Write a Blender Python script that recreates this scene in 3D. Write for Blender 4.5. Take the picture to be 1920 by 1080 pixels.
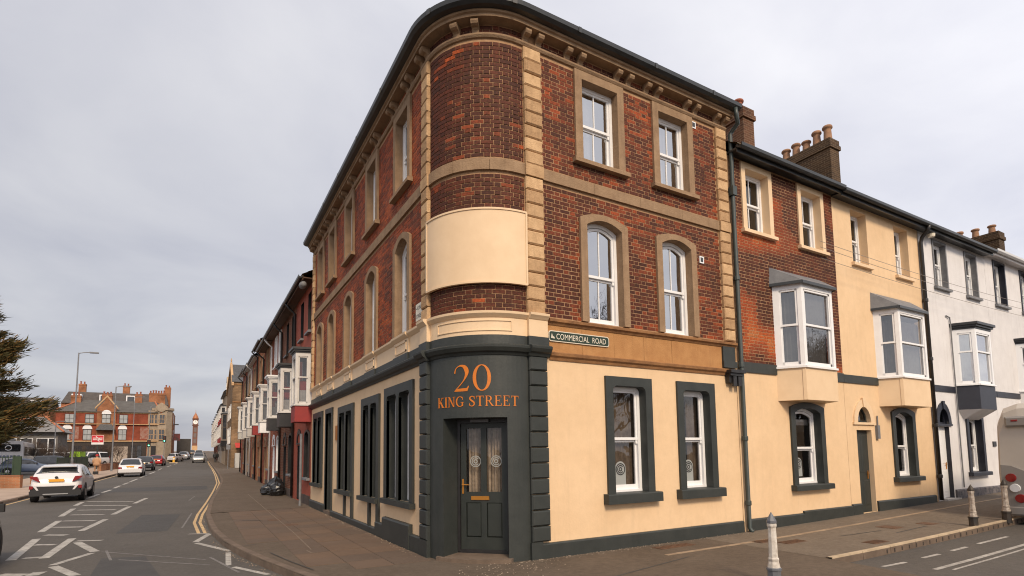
import bpy, math, random
from mathutils import Vector, Matrix
random.seed(7)
R_ = math.radians
for o in list(bpy.data.objects): bpy.data.objects.remove(o, do_unlink=True)
scn = bpy.context.scene
COL = scn.collection
# ------------------------------------------------------------------ camera
CAM = Vector((-3.5198, -7.7454, 1.75))
YAW, PITCH, ROLL, FPX, PPY = 0.5261, 0.0873, -0.0141, 1019.33, 760.70
fw = Vector((math.sin(YAW)*math.cos(PITCH), math.cos(YAW)*math.cos(PITCH), math.sin(PITCH)))
rt = Vector((math.cos(YAW), -math.sin(YAW), 0)); up = rt.cross(fw)
r2 = math.cos(ROLL)*rt + math.sin(ROLL)*up; u2 = -math.sin(ROLL)*rt + math.cos(ROLL)*up
cd = bpy.data.cameras.new("camera"); cam = bpy.data.objects.new("camera", cd); COL.objects.link(cam)
cam.matrix_world = Matrix(((r2.x, u2.x, -fw.x, CAM.x), (r2.y, u2.y, -fw.y, CAM.y), (r2.z, u2.z, -fw.z, CAM.z), (0, 0, 0, 1)))
cd.sensor_width = 36; cd.lens = FPX/1920*36; cd.shift_y = (PPY-540)/1920; cd.clip_start = .1; cd.clip_end = 6000
scn.camera = cam
# ------------------------------------------------------------------ sky, sun, exposure
SUN_DIR = Vector((-0.16, -0.78, 0.62)).normalized()
EXPO = 1.0
w = bpy.data.worlds.new("World"); scn.world = w; w.use_nodes = True
nt = w.node_tree; nt.nodes.clear()
def wn(t, **k):
    n = nt.nodes.new(t)
    for a, b in k.items(): setattr(n, a, b)
    return n
L = nt.links.new
sky = wn('ShaderNodeTexSky', sky_type='NISHITA', sun_disc=False)
sky.sun_elevation = math.asin(SUN_DIR.z); sky.sun_rotation = math.atan2(SUN_DIR.x, SUN_DIR.y)
sky.dust_density = 3.0; sky.air_density = 1.0
tc = wn('ShaderNodeTexCoord'); sp_ = wn('ShaderNodeSeparateXYZ'); L(tc.outputs['Generated'], sp_.inputs[0])
zc = wn('ShaderNodeMath', operation='MAXIMUM'); L(sp_.outputs['Z'], zc.inputs[0]); zc.inputs[1].default_value = 0.0
za = wn('ShaderNodeMath', operation='ADD'); L(zc.outputs[0], za.inputs[0]); za.inputs[1].default_value = 0.16
cx = wn('ShaderNodeMath', operation='DIVIDE'); L(sp_.outputs['X'], cx.inputs[0]); L(za.outputs[0], cx.inputs[1])
cy = wn('ShaderNodeMath', operation='DIVIDE'); L(sp_.outputs['Y'], cy.inputs[0]); L(za.outputs[0], cy.inputs[1])
cb = wn('ShaderNodeCombineXYZ'); L(cx.outputs[0], cb.inputs[0]); L(cy.outputs[0], cb.inputs[1])
n1 = wn('ShaderNodeTexNoise'); n1.inputs['Scale'].default_value = 1.15; n1.inputs['Detail'].default_value = 7; n1.inputs['Roughness'].default_value = .52; n1.inputs['Distortion'].default_value = .35
L(cb.outputs[0], n1.inputs['Vector'])
cr = wn('ShaderNodeValToRGB'); cr.color_ramp.elements[0].position = .30; cr.color_ramp.elements[1].position = .72
cr.color_ramp.elements[0].color = (3.45, 3.47, 3.92, 1); cr.color_ramp.elements[1].color = (5.15, 5.08, 5.2, 1)
L(n1.outputs['Fac'], cr.inputs[0])
# the overcast thins and brightens gradually towards the south-east
dt = wn('ShaderNodeVectorMath', operation='DOT_PRODUCT'); L(tc.outputs['Generated'], dt.inputs[0]); dt.inputs[1].default_value = Vector((0.42, -0.74, 0.62)).normalized()
mr = wn('ShaderNodeMapRange'); L(dt.outputs['Value'], mr.inputs[0])
mr.inputs['From Min'].default_value = -.8; mr.inputs['From Max'].default_value = .9; mr.inputs['To Min'].default_value = .66; mr.inputs['To Max'].default_value = 1.40
gm = wn('ShaderNodeMix', data_type='RGBA', blend_type='MULTIPLY'); gm.inputs['Factor'].default_value = 1
L(cr.outputs[0], gm.inputs['A']); L(mr.outputs[0], gm.inputs['B'])
mx = wn('ShaderNodeMix', data_type='RGBA'); mx.inputs['Factor'].default_value = .90
L(sky.outputs[0], mx.inputs['A']); L(gm.outputs['Result'], mx.inputs['B'])
bg = wn('ShaderNodeBackground'); bg.inputs['Strength'].default_value = .092
L(mx.outputs['Result'], bg.inputs['Color'])
wo = wn('ShaderNodeOutputWorld'); L(bg.outputs[0], wo.inputs[0])
sd = bpy.data.lights.new("sun", 'SUN'); sd.energy = 1.5; sd.angle = R_(14); sd.color = (1.0, .82, .60)
so = bpy.data.objects.new("sun", sd); COL.objects.link(so); so.rotation_euler = SUN_DIR.to_track_quat('Z', 'Y').to_euler(); so.location = (10, -20, 30)
scn.view_settings.view_transform = 'Standard'; scn.view_settings.look = 'None'; scn.view_settings.gamma = 1
scn.view_settings.use_curve_mapping = False
scn.view_settings.exposure = EXPO
scn.cycles.max_bounces = 6; scn.cycles.filter_width = 1.1
# ------------------------------------------------------------------ materials
MATS = {}
def pm(name, col, col2=None, nscale=3.0, rough=.7, bump=0.0, bscale=40.0, metal=0.0, spec=.5, streak=0.0, streakcol=(.12, .08, .05), coat=0.0, contrast=.5, emit=None, fine=0.0, fscale=35.0):
    """principled material: two tones mixed by noise, optional bump, optional vertical dirt streaks"""
    if name in MATS: return MATS[name]
    m = bpy.data.materials.new(name); m.use_nodes = True; t = m.node_tree; b = t.nodes['Principled BSDF']; K = t.links.new
    b.inputs['Roughness'].default_value = rough; b.inputs['Metallic'].default_value = metal; b.inputs['Specular IOR Level'].default_value = spec
    if coat: b.inputs['Coat Weight'].default_value = coat; b.inputs['Coat Roughness'].default_value = .05
    ge = t.nodes.new('ShaderNodeNewGeometry'); src = ge.outputs['Position']
    c = None
    if col2 is not None:
        n = t.nodes.new('ShaderNodeTexNoise'); n.inputs['Scale'].default_value = nscale; n.inputs['Detail'].default_value = 6; n.inputs['Roughness'].default_value = .62
        K(src, n.inputs['Vector'])
        r = t.nodes.new('ShaderNodeMapRange'); r.inputs['From Min'].default_value = .5-contrast*.35; r.inputs['From Max'].default_value = .5+contrast*.35
        K(n.outputs['Fac'], r.inputs[0])
        x = t.nodes.new('ShaderNodeMix'); x.data_type = 'RGBA'; x.inputs['A'].default_value = (*col, 1); x.inputs['B'].default_value = (*col2, 1)
        K(r.outputs[0], x.inputs['Factor']); c = x.outputs['Result']
    if streak > 0:
        mp = t.nodes.new('ShaderNodeMapping'); mp.inputs['Scale'].default_value = (4, 4, .35); K(src, mp.inputs['Vector'])
        n2 = t.nodes.new('ShaderNodeTexNoise'); n2.inputs['Scale'].default_value = 1.6; n2.inputs['Detail'].default_value = 5; n2.inputs['Roughness'].default_value = .7
        K(mp.outputs[0], n2.inputs['Vector'])
        r2_ = t.nodes.new('ShaderNodeMapRange'); r2_.inputs['From Min'].default_value = .52; r2_.inputs['From Max'].default_value = .78; r2_.inputs['To Max'].default_value = streak
        K(n2.outputs['Fac'], r2_.inputs[0])
        x2 = t.nodes.new('ShaderNodeMix'); x2.data_type = 'RGBA'
        if c is not None: K(c, x2.inputs['A'])
        else: x2.inputs['A'].default_value = (*col, 1)
        x2.inputs['B'].default_value = (*streakcol, 1); K(r2_.outputs[0], x2.inputs['Factor']); c = x2.outputs['Result']
    if fine > 0 and c is not None:
        nf = t.nodes.new('ShaderNodeTexNoise'); nf.inputs['Scale'].default_value = fscale; nf.inputs['Detail'].default_value = 8; nf.inputs['Roughness'].default_value = .75; K(src, nf.inputs['Vector'])
        rf = t.nodes.new('ShaderNodeMapRange'); rf.inputs['From Min'].default_value = .3; rf.inputs['From Max'].default_value = .7; rf.inputs['To Min'].default_value = 1-fine; rf.inputs['To Max'].default_value = 1+fine; K(nf.outputs['Fac'], rf.inputs[0])
        xf = t.nodes.new('ShaderNodeMix'); xf.data_type = 'RGBA'; xf.blend_type = 'MULTIPLY'; xf.inputs['Factor'].default_value = 1; K(c, xf.inputs['A']); K(rf.outputs[0], xf.inputs['B']); c = xf.outputs['Result']
    if c is not None: K(c, b.inputs['Base Color'])
    else: b.inputs['Base Color'].default_value = (*col, 1)
    if bump > 0:
        n3 = t.nodes.new('ShaderNodeTexNoise'); n3.inputs['Scale'].default_value = bscale; n3.inputs['Detail'].default_value = 5
        K(src, n3.inputs['Vector'])
        bp = t.nodes.new('ShaderNodeBump'); bp.inputs['Strength'].default_value = bump; bp.inputs['Distance'].default_value = .02
        K(n3.outputs['Fac'], bp.inputs['Height']); K(bp.outputs[0], b.inputs['Normal'])
    if emit:
        b.inputs['Emission Color'].default_value = (*emit[0], 1); b.inputs['Emission Strength'].default_value = emit[1]
    MATS[name] = m
    return m
def brickmat(name, ramp, rough=.75):
    """brick: colour from the piece's own tone, with grain"""
    m = bpy.data.materials.new(name); m.use_nodes = True; t = m.node_tree; b = t.nodes['Principled BSDF']; K = t.links.new
    a1 = t.nodes.new('ShaderNodeAttribute'); a1.attribute_name = 'tone'; a1.attribute_type = 'GEOMETRY'
    a2 = t.nodes.new('ShaderNodeAttribute'); a2.attribute_name = 'tone'; a2.attribute_type = 'OBJECT'
    ad = t.nodes.new('ShaderNodeMath'); ad.operation = 'ADD'; K(a1.outputs['Fac'], ad.inputs[0]); K(a2.outputs['Fac'], ad.inputs[1])
    cr = t.nodes.new('ShaderNodeValToRGB'); el = cr.color_ramp.elements
    while len(el) < len(ramp): el.new(.5)
    for e, (p, c) in zip(el, ramp): e.position = p; e.color = (*c, 1)
    K(ad.outputs[0], cr.inputs[0])
    ge = t.nodes.new('ShaderNodeNewGeometry')
    n = t.nodes.new('ShaderNodeTexNoise'); n.inputs['Scale'].default_value = 28; n.inputs['Detail'].default_value = 4; K(ge.outputs['Position'], n.inputs['Vector'])
    r = t.nodes.new('ShaderNodeMapRange'); r.inputs['From Min'].default_value = .3; r.inputs['From Max'].default_value = .75; r.inputs['To Min'].default_value = .55; r.inputs['To Max'].default_value = 1.35; K(n.outputs['Fac'], r.inputs[0])
    x = t.nodes.new('ShaderNodeMix'); x.data_type = 'RGBA'; x.blend_type = 'MULTIPLY'; x.inputs['Factor'].default_value = 1
    K(cr.outputs[0], x.inputs['A']); K(r.outputs[0], x.inputs['B'])
    # pale lime bloom in scattered blotches
    n2 = t.nodes.new('ShaderNodeTexNoise'); n2.inputs['Scale'].default_value = 1.3; n2.inputs['Detail'].default_value = 8; n2.inputs['Roughness'].default_value = .7; K(ge.outputs['Position'], n2.inputs['Vector'])
    r2 = t.nodes.new('ShaderNodeMapRange'); r2.inputs['From Min'].default_value = .60; r2.inputs['From Max'].default_value = .80; r2.inputs['To Max'].default_value = .22; K(n2.outputs['Fac'], r2.inputs[0])
    y = t.nodes.new('ShaderNodeMix'); y.data_type = 'RGBA'; K(r2.outputs[0], y.inputs['Factor']); K(x.outputs['Result'], y.inputs['A']); y.inputs['B'].default_value = (.27, .17, .12, 1)
    K(y.outputs['Result'], b.inputs['Base Color']); b.inputs['Roughness'].default_value = rough; b.inputs['Specular IOR Level'].default_value = .3
    bp = t.nodes.new('ShaderNodeBump'); bp.inputs['Strength'].default_value = .35; bp.inputs['Distance'].default_value = .01; K(n.outputs['Fac'], bp.inputs['Height']); K(bp.outputs[0], b.inputs['Normal'])
    MATS[name] = m
    return m
def farbrick(name, c1, c2, mortar, scale=1.0):
    """courses too far off to tell apart: brick texture on world position"""
    m = bpy.data.materials.new(name); m.use_nodes = True; t = m.node_tree; b = t.nodes['Principled BSDF']; K = t.links.new
    ge = t.nodes.new('ShaderNodeNewGeometry'); s = t.nodes.new('ShaderNodeSeparateXYZ'); K(ge.outputs['Position'], s.inputs[0])
    ad = t.nodes.new('ShaderNodeMath'); ad.operation = 'ADD'; K(s.outputs['X'], ad.inputs[0]); K(s.outputs['Y'], ad.inputs[1])
    cb = t.nodes.new('ShaderNodeCombineXYZ'); K(ad.outputs[0], cb.inputs[0]); K(s.outputs['Z'], cb.inputs[1])
    bt = t.nodes.new('ShaderNodeTexBrick'); K(cb.outputs[0], bt.inputs['Vector']); bt.inputs['Scale'].default_value = 1
    bt.inputs['Brick Width'].default_value = .225*scale; bt.inputs['Row Height'].default_value = .075*scale; bt.inputs['Mortar Size'].default_value = .008*scale
    bt.inputs['Color1'].default_value = (*c1, 1); bt.inputs['Color2'].default_value = (*c2, 1); bt.inputs['Mortar'].default_value = (*mortar, 1)
    n = t.nodes.new('ShaderNodeTexNoise'); n.inputs['Scale'].default_value = .9; n.inputs['Detail'].default_value = 6; K(ge.outputs['Position'], n.inputs['Vector'])
    r = t.nodes.new('ShaderNodeMapRange'); r.inputs['From Min'].default_value = .3; r.inputs['From Max'].default_value = .7; r.inputs['To Min'].default_value = .6; r.inputs['To Max'].default_value = 1.2; K(n.outputs['Fac'], r.inputs[0])
    x = t.nodes.new('ShaderNodeMix'); x.data_type = 'RGBA'; x.blend_type = 'MULTIPLY'; x.inputs['Factor'].default_value = 1
    K(bt.outputs['Color'], x.inputs['A']); K(r.outputs[0], x.inputs['B']); K(x.outputs['Result'], b.inputs['Base Color'])
    b.inputs['Roughness'].default_value = .85; b.inputs['Specular IOR Level'].default_value = .2
    MATS[name] = m
    return m
def glassmat(name, tint, gl, rough=.0):
    m = bpy.data.materials.new(name); m.use_nodes = True; t = m.node_tree; K = t.links.new
    t.nodes.remove(t.nodes['Principled BSDF']); out = t.nodes['Material Output']
    tr = t.nodes.new('ShaderNodeBsdfTransparent'); tr.inputs[0].default_value = (*tint, 1)
    g = t.nodes.new('ShaderNodeBsdfGlossy'); g.inputs['Roughness'].default_value = rough; g.inputs['Color'].default_value = (1, 1, 1, 1)
    ge = t.nodes.new('ShaderNodeNewGeometry')
    dp = t.nodes.new('ShaderNodeVectorMath'); dp.operation = 'DOT_PRODUCT'; K(ge.outputs['Incoming'], dp.inputs[0]); K(ge.outputs['Normal'], dp.inputs[1])
    ab = t.nodes.new('ShaderNodeMath'); ab.operation = 'ABSOLUTE'; K(dp.outputs['Value'], ab.inputs[0])
    iv = t.nodes.new('ShaderNodeMath'); iv.operation = 'SUBTRACT'; iv.inputs[0].default_value = 1; K(ab.outputs[0], iv.inputs[1])
    pw = t.nodes.new('ShaderNodeMath'); pw.operation = 'POWER'; K(iv.outputs[0], pw.inputs[0]); pw.inputs[1].default_value = 4
    mr = t.nodes.new('ShaderNodeMapRange'); mr.inputs['To Min'].default_value = gl; mr.inputs['To Max'].default_value = .95; K(pw.outputs[0], mr.inputs[0])
    n = t.nodes.new('ShaderNodeTexNoise'); n.inputs['Scale'].default_value = 1.7; K(ge.outputs['Position'], n.inputs['Vector'])
    bp = t.nodes.new('ShaderNodeBump'); bp.inputs['Strength'].default_value = .10; bp.inputs['Distance'].default_value = .05; K(n.outputs['Fac'], bp.inputs['Height']); K(bp.outputs[0], g.inputs['Normal'])
    mix = t.nodes.new('ShaderNodeMixShader'); K(mr.outputs[0], mix.inputs[0]); K(tr.outputs[0], mix.inputs[1]); K(g.outputs[0], mix.inputs[2]); K(mix.outputs[0], out.inputs['Surface'])
    MATS[name] = m
    return m
cream = pm('cream_render', (.745, .535, .335), (.665, .465, .28), 1.1, .82, .12, 30, streak=.42, streakcol=(.56, .40, .25), spec=.25, contrast=.7, fine=.05, fscale=5)
creampaint = pm('cream_paint', (.75, .555, .36), (.69, .50, .315), 2.5, .6, .05, 20, spec=.35)
dark = pm('dark_grey_paint', (.027, .031, .029), (.038, .042, .039), 3, .5, .10, 25, spec=.4, streak=.25, streakcol=(.07, .066, .058))
wstone = pm('brown_stone', (.33, .22, .135), (.245, .158, .095), 4, .88, .5, 45, spec=.2, streak=.5, streakcol=(.13, .085, .055))
stone = pm('tan_stone', (.56, .365, .20), (.40, .25, .135), 4.5, .85, .5, 45, spec=.2, streak=.45, streakcol=(.17, .11, .065))
sand = pm('orange_sandstone', (.45, .235, .095), (.37, .18, .07), 4, .85, .4, 60, spec=.2, streak=.4, streakcol=(.22, .12, .06))
sandd = pm('stained_sandstone', (.33, .165, .07), (.19, .095, .045), 5, .85, .4, 50, spec=.2)
mortar = pm('mortar', (.45, .28, .16), (.33, .19, .105), 6, .95, .5, 120, spec=.1)
BR = [(0, (.056, .017, .009)), (.25, (.100, .025, .011)), (.5, (.21, .044, .014)), (.72, (.335, .064, .016)), (.9, (.43, .098, .021)), (1, (.40, .19, .07))]
brick = brickmat('brick_clay', BR)
white = pm('white_paint', (.80, .79, .79), (.74, .73, .73), 5, .4, .04, 20, spec=.4)
upvc = pm('white_plastic', (.78, .78, .79), None, rough=.3)
glass = glassmat('window_glass', (.62, .62, .62), .07)
glass2 = glassmat('window_glass_bright', (.5, .5, .5), .44)
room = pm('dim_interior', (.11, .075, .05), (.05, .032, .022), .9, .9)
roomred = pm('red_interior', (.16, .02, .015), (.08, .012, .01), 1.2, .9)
curtain = pm('net_curtain', (.62, .60, .58), (.48, .46, .45), 6, .9)
blind = pm('brown_curtain', (.30, .22, .15), (.16, .11, .075), 9, .9)
redc = pm('red_curtain', (.45, .04, .03), (.30, .03, .02), 9, .9)
slate = pm('roof_slate', (.085, .085, .09), (.045, .043, .042), 5, .7, .5, 25, streak=.3, streakcol=(.14, .10, .05))
moss = pm('mossy_slate', (.075, .06, .045), (.15, .10, .04), 3, .9, .6, 25)
gutterm = pm('black_gutter', (.022, .024, .025), (.035, .036, .036), 4, .35)
gutterw = pm('white_gutter', (.62, .62, .62), None, rough=.4)
pipegr = pm('dark_green_pipe', (.030, .042, .040), (.05, .06, .055), 5, .45)
lead = pm('lead_sheet', (.20, .20, .205), (.13, .13, .14), 4, .55, .2, 20)
orange = pm('orange_lettering', (.62, .175, .010), (.54, .145, .008), 8, .45)
brass = pm('brass', (.70, .30, .06), None, rough=.3, metal=.85)
signgr = pm('sign_green', (.016, .032, .018), None, rough=.4)
signwh = pm('sign_white', (.74, .68, .56), (.62, .55, .44), 9, .5)
blackp = pm('black_paint', (.012, .011, .012), (.022, .02, .02), 5, .4)
frost = pm('frosted_print', (.30, .31, .30), None, rough=.6)
asphalt = pm('asphalt', (.074, .065, .056), (.108, .095, .082), .45, .82, .35, 160, spec=.35, contrast=.8, fine=.22, fscale=14)
asphalt2 = pm('footway_asphalt', (.135, .103, .076), (.095, .070, .050), .9, .85, .4, 140, spec=.25, contrast=.8, fine=.25, fscale=9)
footgrey = pm('footway_grey', (.185, .148, .112), (.135, .105, .078), .9, .85, .4, 140, spec=.25, contrast=.8, fine=.25, fscale=10)
slabm = pm('paving_slab', (.155, .105, .073), (.110, .073, .050), 1.1, .8, .25, 90, spec=.3, contrast=.9, streak=.0)
slabb = pm('pale_slab', (.42, .31, .23), (.33, .24, .18), .8, .85, .2, 60)
kerbm = pm('kerb_concrete', (.17, .12, .085), (.10, .07, .05), 3, .85, .3, 60)
kerbl = pm('kerb_pale_edge', (.55, .43, .29), (.38, .29, .19), 3, .8, .2, 60)
paintw = pm('road_paint_white', (.50, .47, .42), (.20, .18, .16), 6, .75, .2, 90, contrast=.75, fine=.3, fscale=40)
painty = pm('road_paint_yellow', (.62, .42, .20), (.42, .28, .14), 5, .7, .2, 90)
stoneA = pm('tan_stone_pale', (.63, .42, .235), (.48, .305, .165), 6, .85, .5, 45, spec=.2, streak=.4, streakcol=(.2, .13, .075), fine=.12)
stoneB = pm('tan_stone_dull', (.48, .305, .165), (.35, .21, .11), 6, .85, .5, 45, spec=.2, streak=.5, streakcol=(.15, .10, .06), fine=.15)
slabA = pm('paving_slab_grey', (.135, .096, .070), (.098, .068, .049), 1.3, .8, .25, 90, spec=.3, contrast=.9, fine=.15, fscale=12)
slabC = pm('paving_slab_warm', (.168, .110, .073), (.120, .078, .052), 1.2, .8, .25, 90, spec=.3, contrast=.9, fine=.15, fscale=12)
glassd = glassmat('door_glass', (.9, .9, .9), .05)
netgrey = pm('grey_net', (.26, .25, .24), (.18, .17, .165), 6, .9)
glass3 = glassmat('bay_glass', (.5, .5, .5), .15)
# ------------------------------------------------------------------ helpers
ORG = {}
class MB:
    def __init__(s): s.v = []; s.f = []; s.tone = []
    def quad(s, a, b, c, d):
        n = len(s.v); s.v += [a, b, c, d]; s.f.append((n, n+1, n+2, n+3))
    def poly(s, pts):
        n = len(s.v); s.v += list(pts); s.f.append(tuple(range(n, n+len(pts))))
    def hexa(s, p, tone=None):
        n = len(s.v); s.v += p
        fs = [(0, 3, 2, 1), (4, 5, 6, 7), (0, 1, 5, 4), (1, 2, 6, 5), (2, 3, 7, 6), (3, 0, 4, 7)]
        s.f += [tuple(n+i for i in q) for q in fs]
        if tone is not None: s.tone += [tone]*6
    def box(s, x0, x1, y0, y1, z0, z1):
        s.hexa([(x0, y0, z0), (x1, y0, z0), (x1, y1, z0), (x0, y1, z0), (x0, y0, z1), (x1, y0, z1), (x1, y1, z1), (x0, y1, z1)])
    def fbox(s, F, u0, u1, z0, z1, d0, d1, n=1, tone=None):
        """box in facade coordinates (u along, z up, d outwards)"""
        for i in range(n):
            a = u0+(u1-u0)*i/n; b = u0+(u1-u0)*(i+1)/n
            s.hexa([F(a, z0, d0), F(b, z0, d0), F(b, z0, d1), F(a, z0, d1), F(a, z1, d0), F(b, z1, d0), F(b, z1, d1), F(a, z1, d1)], tone)
    def chamfer(s, F, u0, u1, z0, z1, d0, d1, c):
        """block with chamfered front edges"""
        n = len(s.v)
        s.v += [F(u0, z0, d0), F(u1, z0, d0), F(u1, z1, d0), F(u0, z1, d0), F(u0, z0, d1-c), F(u1, z0, d1-c), F(u1, z1, d1-c), F(u0, z1, d1-c),
                F(u0+c, z0+c, d1), F(u1-c, z0+c, d1), F(u1-c, z1-c, d1), F(u0+c, z1-c, d1)]
        for a in (0, 4):
            for i in range(4):
                j = (i+1) % 4; s.f.append((n+a+i, n+a+j, n+a+4+j, n+a+4+i))
        s.f.append((n+8, n+9, n+10, n+11)); s.f.append((n+3, n+2, n+1, n))
    def prism(s, F, pts, d0, d1):
        """2-d outline (u,z) between depths d0 and d1"""
        n = len(s.v); k = len(pts)
        s.v += [F(u, z, d0) for u, z in pts]+[F(u, z, d1) for u, z in pts]
        s.f.append(tuple(range(n+k-1, n-1, -1))); s.f.append(tuple(range(n+k, n+2*k)))
        for i in range(k):
            j = (i+1) % k; s.f.append((n+i, n+j, n+k+j, n+k+i))
    def sweep(s, F, prof, us, cap=True):
        """profile [(d,z)] carried along u positions"""
        n = len(s.v); k = len(prof)
        for u in us: s.v += [F(u, z, d) for d, z in prof]
        for i in range(len(us)-1):
            for j in range(k):
                q = (j+1) % k; a = n+i*k; s.f.append((a+j, a+q, a+k+q, a+k+j))
        if cap:
            s.f.append(tuple(range(n, n+k))); e = n+(len(us)-1)*k; s.f.append(tuple(range(e+k-1, e-1, -1)))
    def tube(s, path, r, k=8, r1=None, cap=True):
        path = [Vector(p) for p in path]; n0 = len(s.v); m = len(path)
        prev = None
        for i, p in enumerate(path):
            t = (path[min(i+1, m-1)]-path[max(i-1, 0)]).normalized()
            if prev is None:
                a = Vector((0, 0, 1)) if abs(t.z) < .9 else Vector((1, 0, 0))
                x = t.cross(a).normalized()
            else: x = (prev-t*prev.dot(t)).normalized()
            prev = x; y = t.cross(x); rr = r if r1 is None else r+(r1-r)*i/(m-1)
            for j in range(k):
                a = 2*math.pi*j/k; q = p+x*(rr*math.cos(a))+y*(rr*math.sin(a)); s.v.append(tuple(q))
        for i in range(m-1):
            for j in range(k):
                q = (j+1) % k; a = n0+i*k; s.f.append((a+j, a+q, a+k+q, a+k+j))
        if cap:
            s.f.append(tuple(range(n0+k-1, n0-1, -1))); e = n0+(m-1)*k; s.f.append(tuple(range(e, e+k)))
    def lathe(s, c, prof, k=12, axis='z', ph=0.0):
        n0 = len(s.v); m = len(prof)
        for r, h in prof:
            for j in range(k):
                a = 2*math.pi*j/k+ph; ca, sa = r*math.cos(a), r*math.sin(a)
                s.v.append((c[0]+ca, c[1]+sa, c[2]+h) if axis == 'z' else ((c[0]+h, c[1]+ca, c[2]+sa) if axis == 'x' else (c[0]+ca, c[1]+h, c[2]+sa)))
        for i in range(m-1):
            for j in range(k):
                q = (j+1) % k; a = n0+i*k; s.f.append((a+j, a+q, a+k+q, a+k+j))
        s.f.append(tuple(range(n0+k-1, n0-1, -1))); e = n0+(m-1)*k; s.f.append(tuple(range(e, e+k)))
    def build(s, name, mat, parent=None, smooth=False, label=None, kind=None):
        me = bpy.data.meshes.new(name)
        o_ = ORG.get(parent.name, Vector((0, 0, 0))) if parent is not None else Vector((0, 0, 0))
        me.from_pydata([(a[0]-o_.x, a[1]-o_.y, a[2]-o_.z) for a in s.v], [], s.f)
        if s.tone:
            at = me.attributes.new('tone', 'FLOAT', 'FACE'); at.data.foreach_set('value', s.tone)
        me.materials.append(mat)
        if smooth: me.polygons.foreach_set('use_smooth', [True]*len(me.polygons))
        me.update()
        o = bpy.data.objects.new(name, me); COL.objects.link(o)
        if parent is not None: o.parent = parent; ORG[o.name] = o_
        if label: o['label'] = label
        if kind: o['kind'] = kind
        return o
def thing(name, label, cat, loc=(0, 0, 0), group=None, rz=0.0, local=False):
    o = bpy.data.objects.new(name, None); COL.objects.link(o); o.location = loc; o.rotation_euler = (0, 0, rz); o.empty_display_size = .2
    o['label'] = label; o['category'] = cat
    if group: o['group'] = group
    ORG[o.name] = Vector((0, 0, 0)) if local else Vector(loc)
    return o
def tag(o, label, cat, group=None):
    o['label'] = label; o['category'] = cat
    if group: o['group'] = group
    return o
def struct(o): o['kind'] = 'structure'; return o
def dup(root, loc, rz, label, group=None):
    r = root.copy(); COL.objects.link(r); r.location = loc; r.rotation_euler = (0, 0, rz); r['label'] = label
    if group: r['group'] = group
    for ch in list(root.children):
        c = ch.copy(); COL.objects.link(c); c.parent = r
        for g in ch.children:
            d = g.copy(); COL.objects.link(d); d.parent = c
    return r
def softp(a, w): return w*math.log1p(math.exp(max(-40, min(40, a/w)))) if a/w < 40 else a
def zg(x, y):
    y = min(y, 262)
    return .011*softp(y-14, 3)+.012*softp(y-110, 10)+.018*softp(x-7, 1.0)
def zr(x, y): return zg(x, y)-.12
def lerp(a, b, t): return a+(b-a)*t
def interp(tab, q):
    if q <= tab[0][0]: return tab[0][1]
    for (a, va), (b, vb) in zip(tab, tab[1:]):
        if q <= b: return lerp(va, vb, (q-a)/(b-a))
    return tab[-1][1]
FR = lambda u, z, d: (u, -d, z)
FL = lambda u, z, d: (-d, u, z)
# ------------------------------------------------------------------ ground, road, pavements
m = MB(); m.poly([(-3000, -3000, -.7), (3000, -3000, -.7), (3000, 3000, -.7), (-3000, 3000, -.7)])
struct(m.build('ground', asphalt2))
xs = [-60, -45, -32, -24, -20, -17, -15]+[-14+i for i in range(0, 22)]+[10, 13, 16, 20, 26, 34, 45]
ys = [-45, -30, -20, -14]+[-10+i for i in range(0, 45)]+[37+4*i for i in range(0, 58)]
m = MB(); nx = len(xs)
for y in ys:
    for x in xs: m.v.append((x, y, zr(x, y)))
for j in range(len(ys)-1):
    for i in range(nx-1): a = j*nx+i; m.f.append((a, a+1, a+nx+1, a+nx))
road = struct(m.build('road', asphalt, smooth=True))
def stripe(pts, wdt, name='painted_line', mat=paintw, h=.004, par=None):
    """painted stripe following ground points"""
    m = MB(); P = [Vector(p) for p in pts]; L_, R2 = [], []
    dense = [P[0]]
    for a, b in zip(P, P[1:]):
        n = max(1, int((b-a).length/1.5))
        for i in range(1, n+1): dense.append(a+(b-a)*i/n)
    for i, p in enumerate(dense):
        t = (dense[min(i+1, len(dense)-1)]-dense[max(0, i-1)]).normalized(); n = Vector((-t.y, t.x))*wdt/2
        for arr, q in ((L_, p+n), (R2, p-n)): arr.append((q.x, q.y, zr(q.x, q.y)+h))
    for i in range(len(dense)-1): m.quad(R2[i], R2[i+1], L_[i+1], L_[i])
    return m.build(name, mat, par or road)
DA = [(-6.46, 5.96), (-6.72, 9.24), (-6.93, 10.74), (-7.05, 13.63), (-7.25, 15.09), (-7.38, 18.05), (-7.54, 19.48), (-7.57, 21.33), (-7.68, 23.38), (-7.64, 26.09), (-7.63, 27.36), (-7.5, 29.54), (-7.53, 30.99), (-7.5, 33.67), (-7.48, 34.95), (-7.4, 37.36), (-7.41, 38.4), (-7.34, 42.9), (-7.31, 45.15), (-7.21, 50.36), (-7.19, 52.7), (-7.09, 59.22), (-7.08, 63.89), (-7.06, 70.9), (-6.8, 78), (-6.6, 86), (-6.4, 92), (-6.2, 100)]
for i in range(0, len(DA), 2): stripe(DA[i:i+2], .16)
DB = [(-5.96, 5.85), (-5.99, 8.82), (-6.05, 10.35), (-5.86, 13.24), (-5.84, 14.76), (-5.65, 17.79), (-5.61, 19.16), (-5.38, 21.92)]
for i in range(0, len(DB), 2): stripe(DB[i:i+2], .16)
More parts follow.
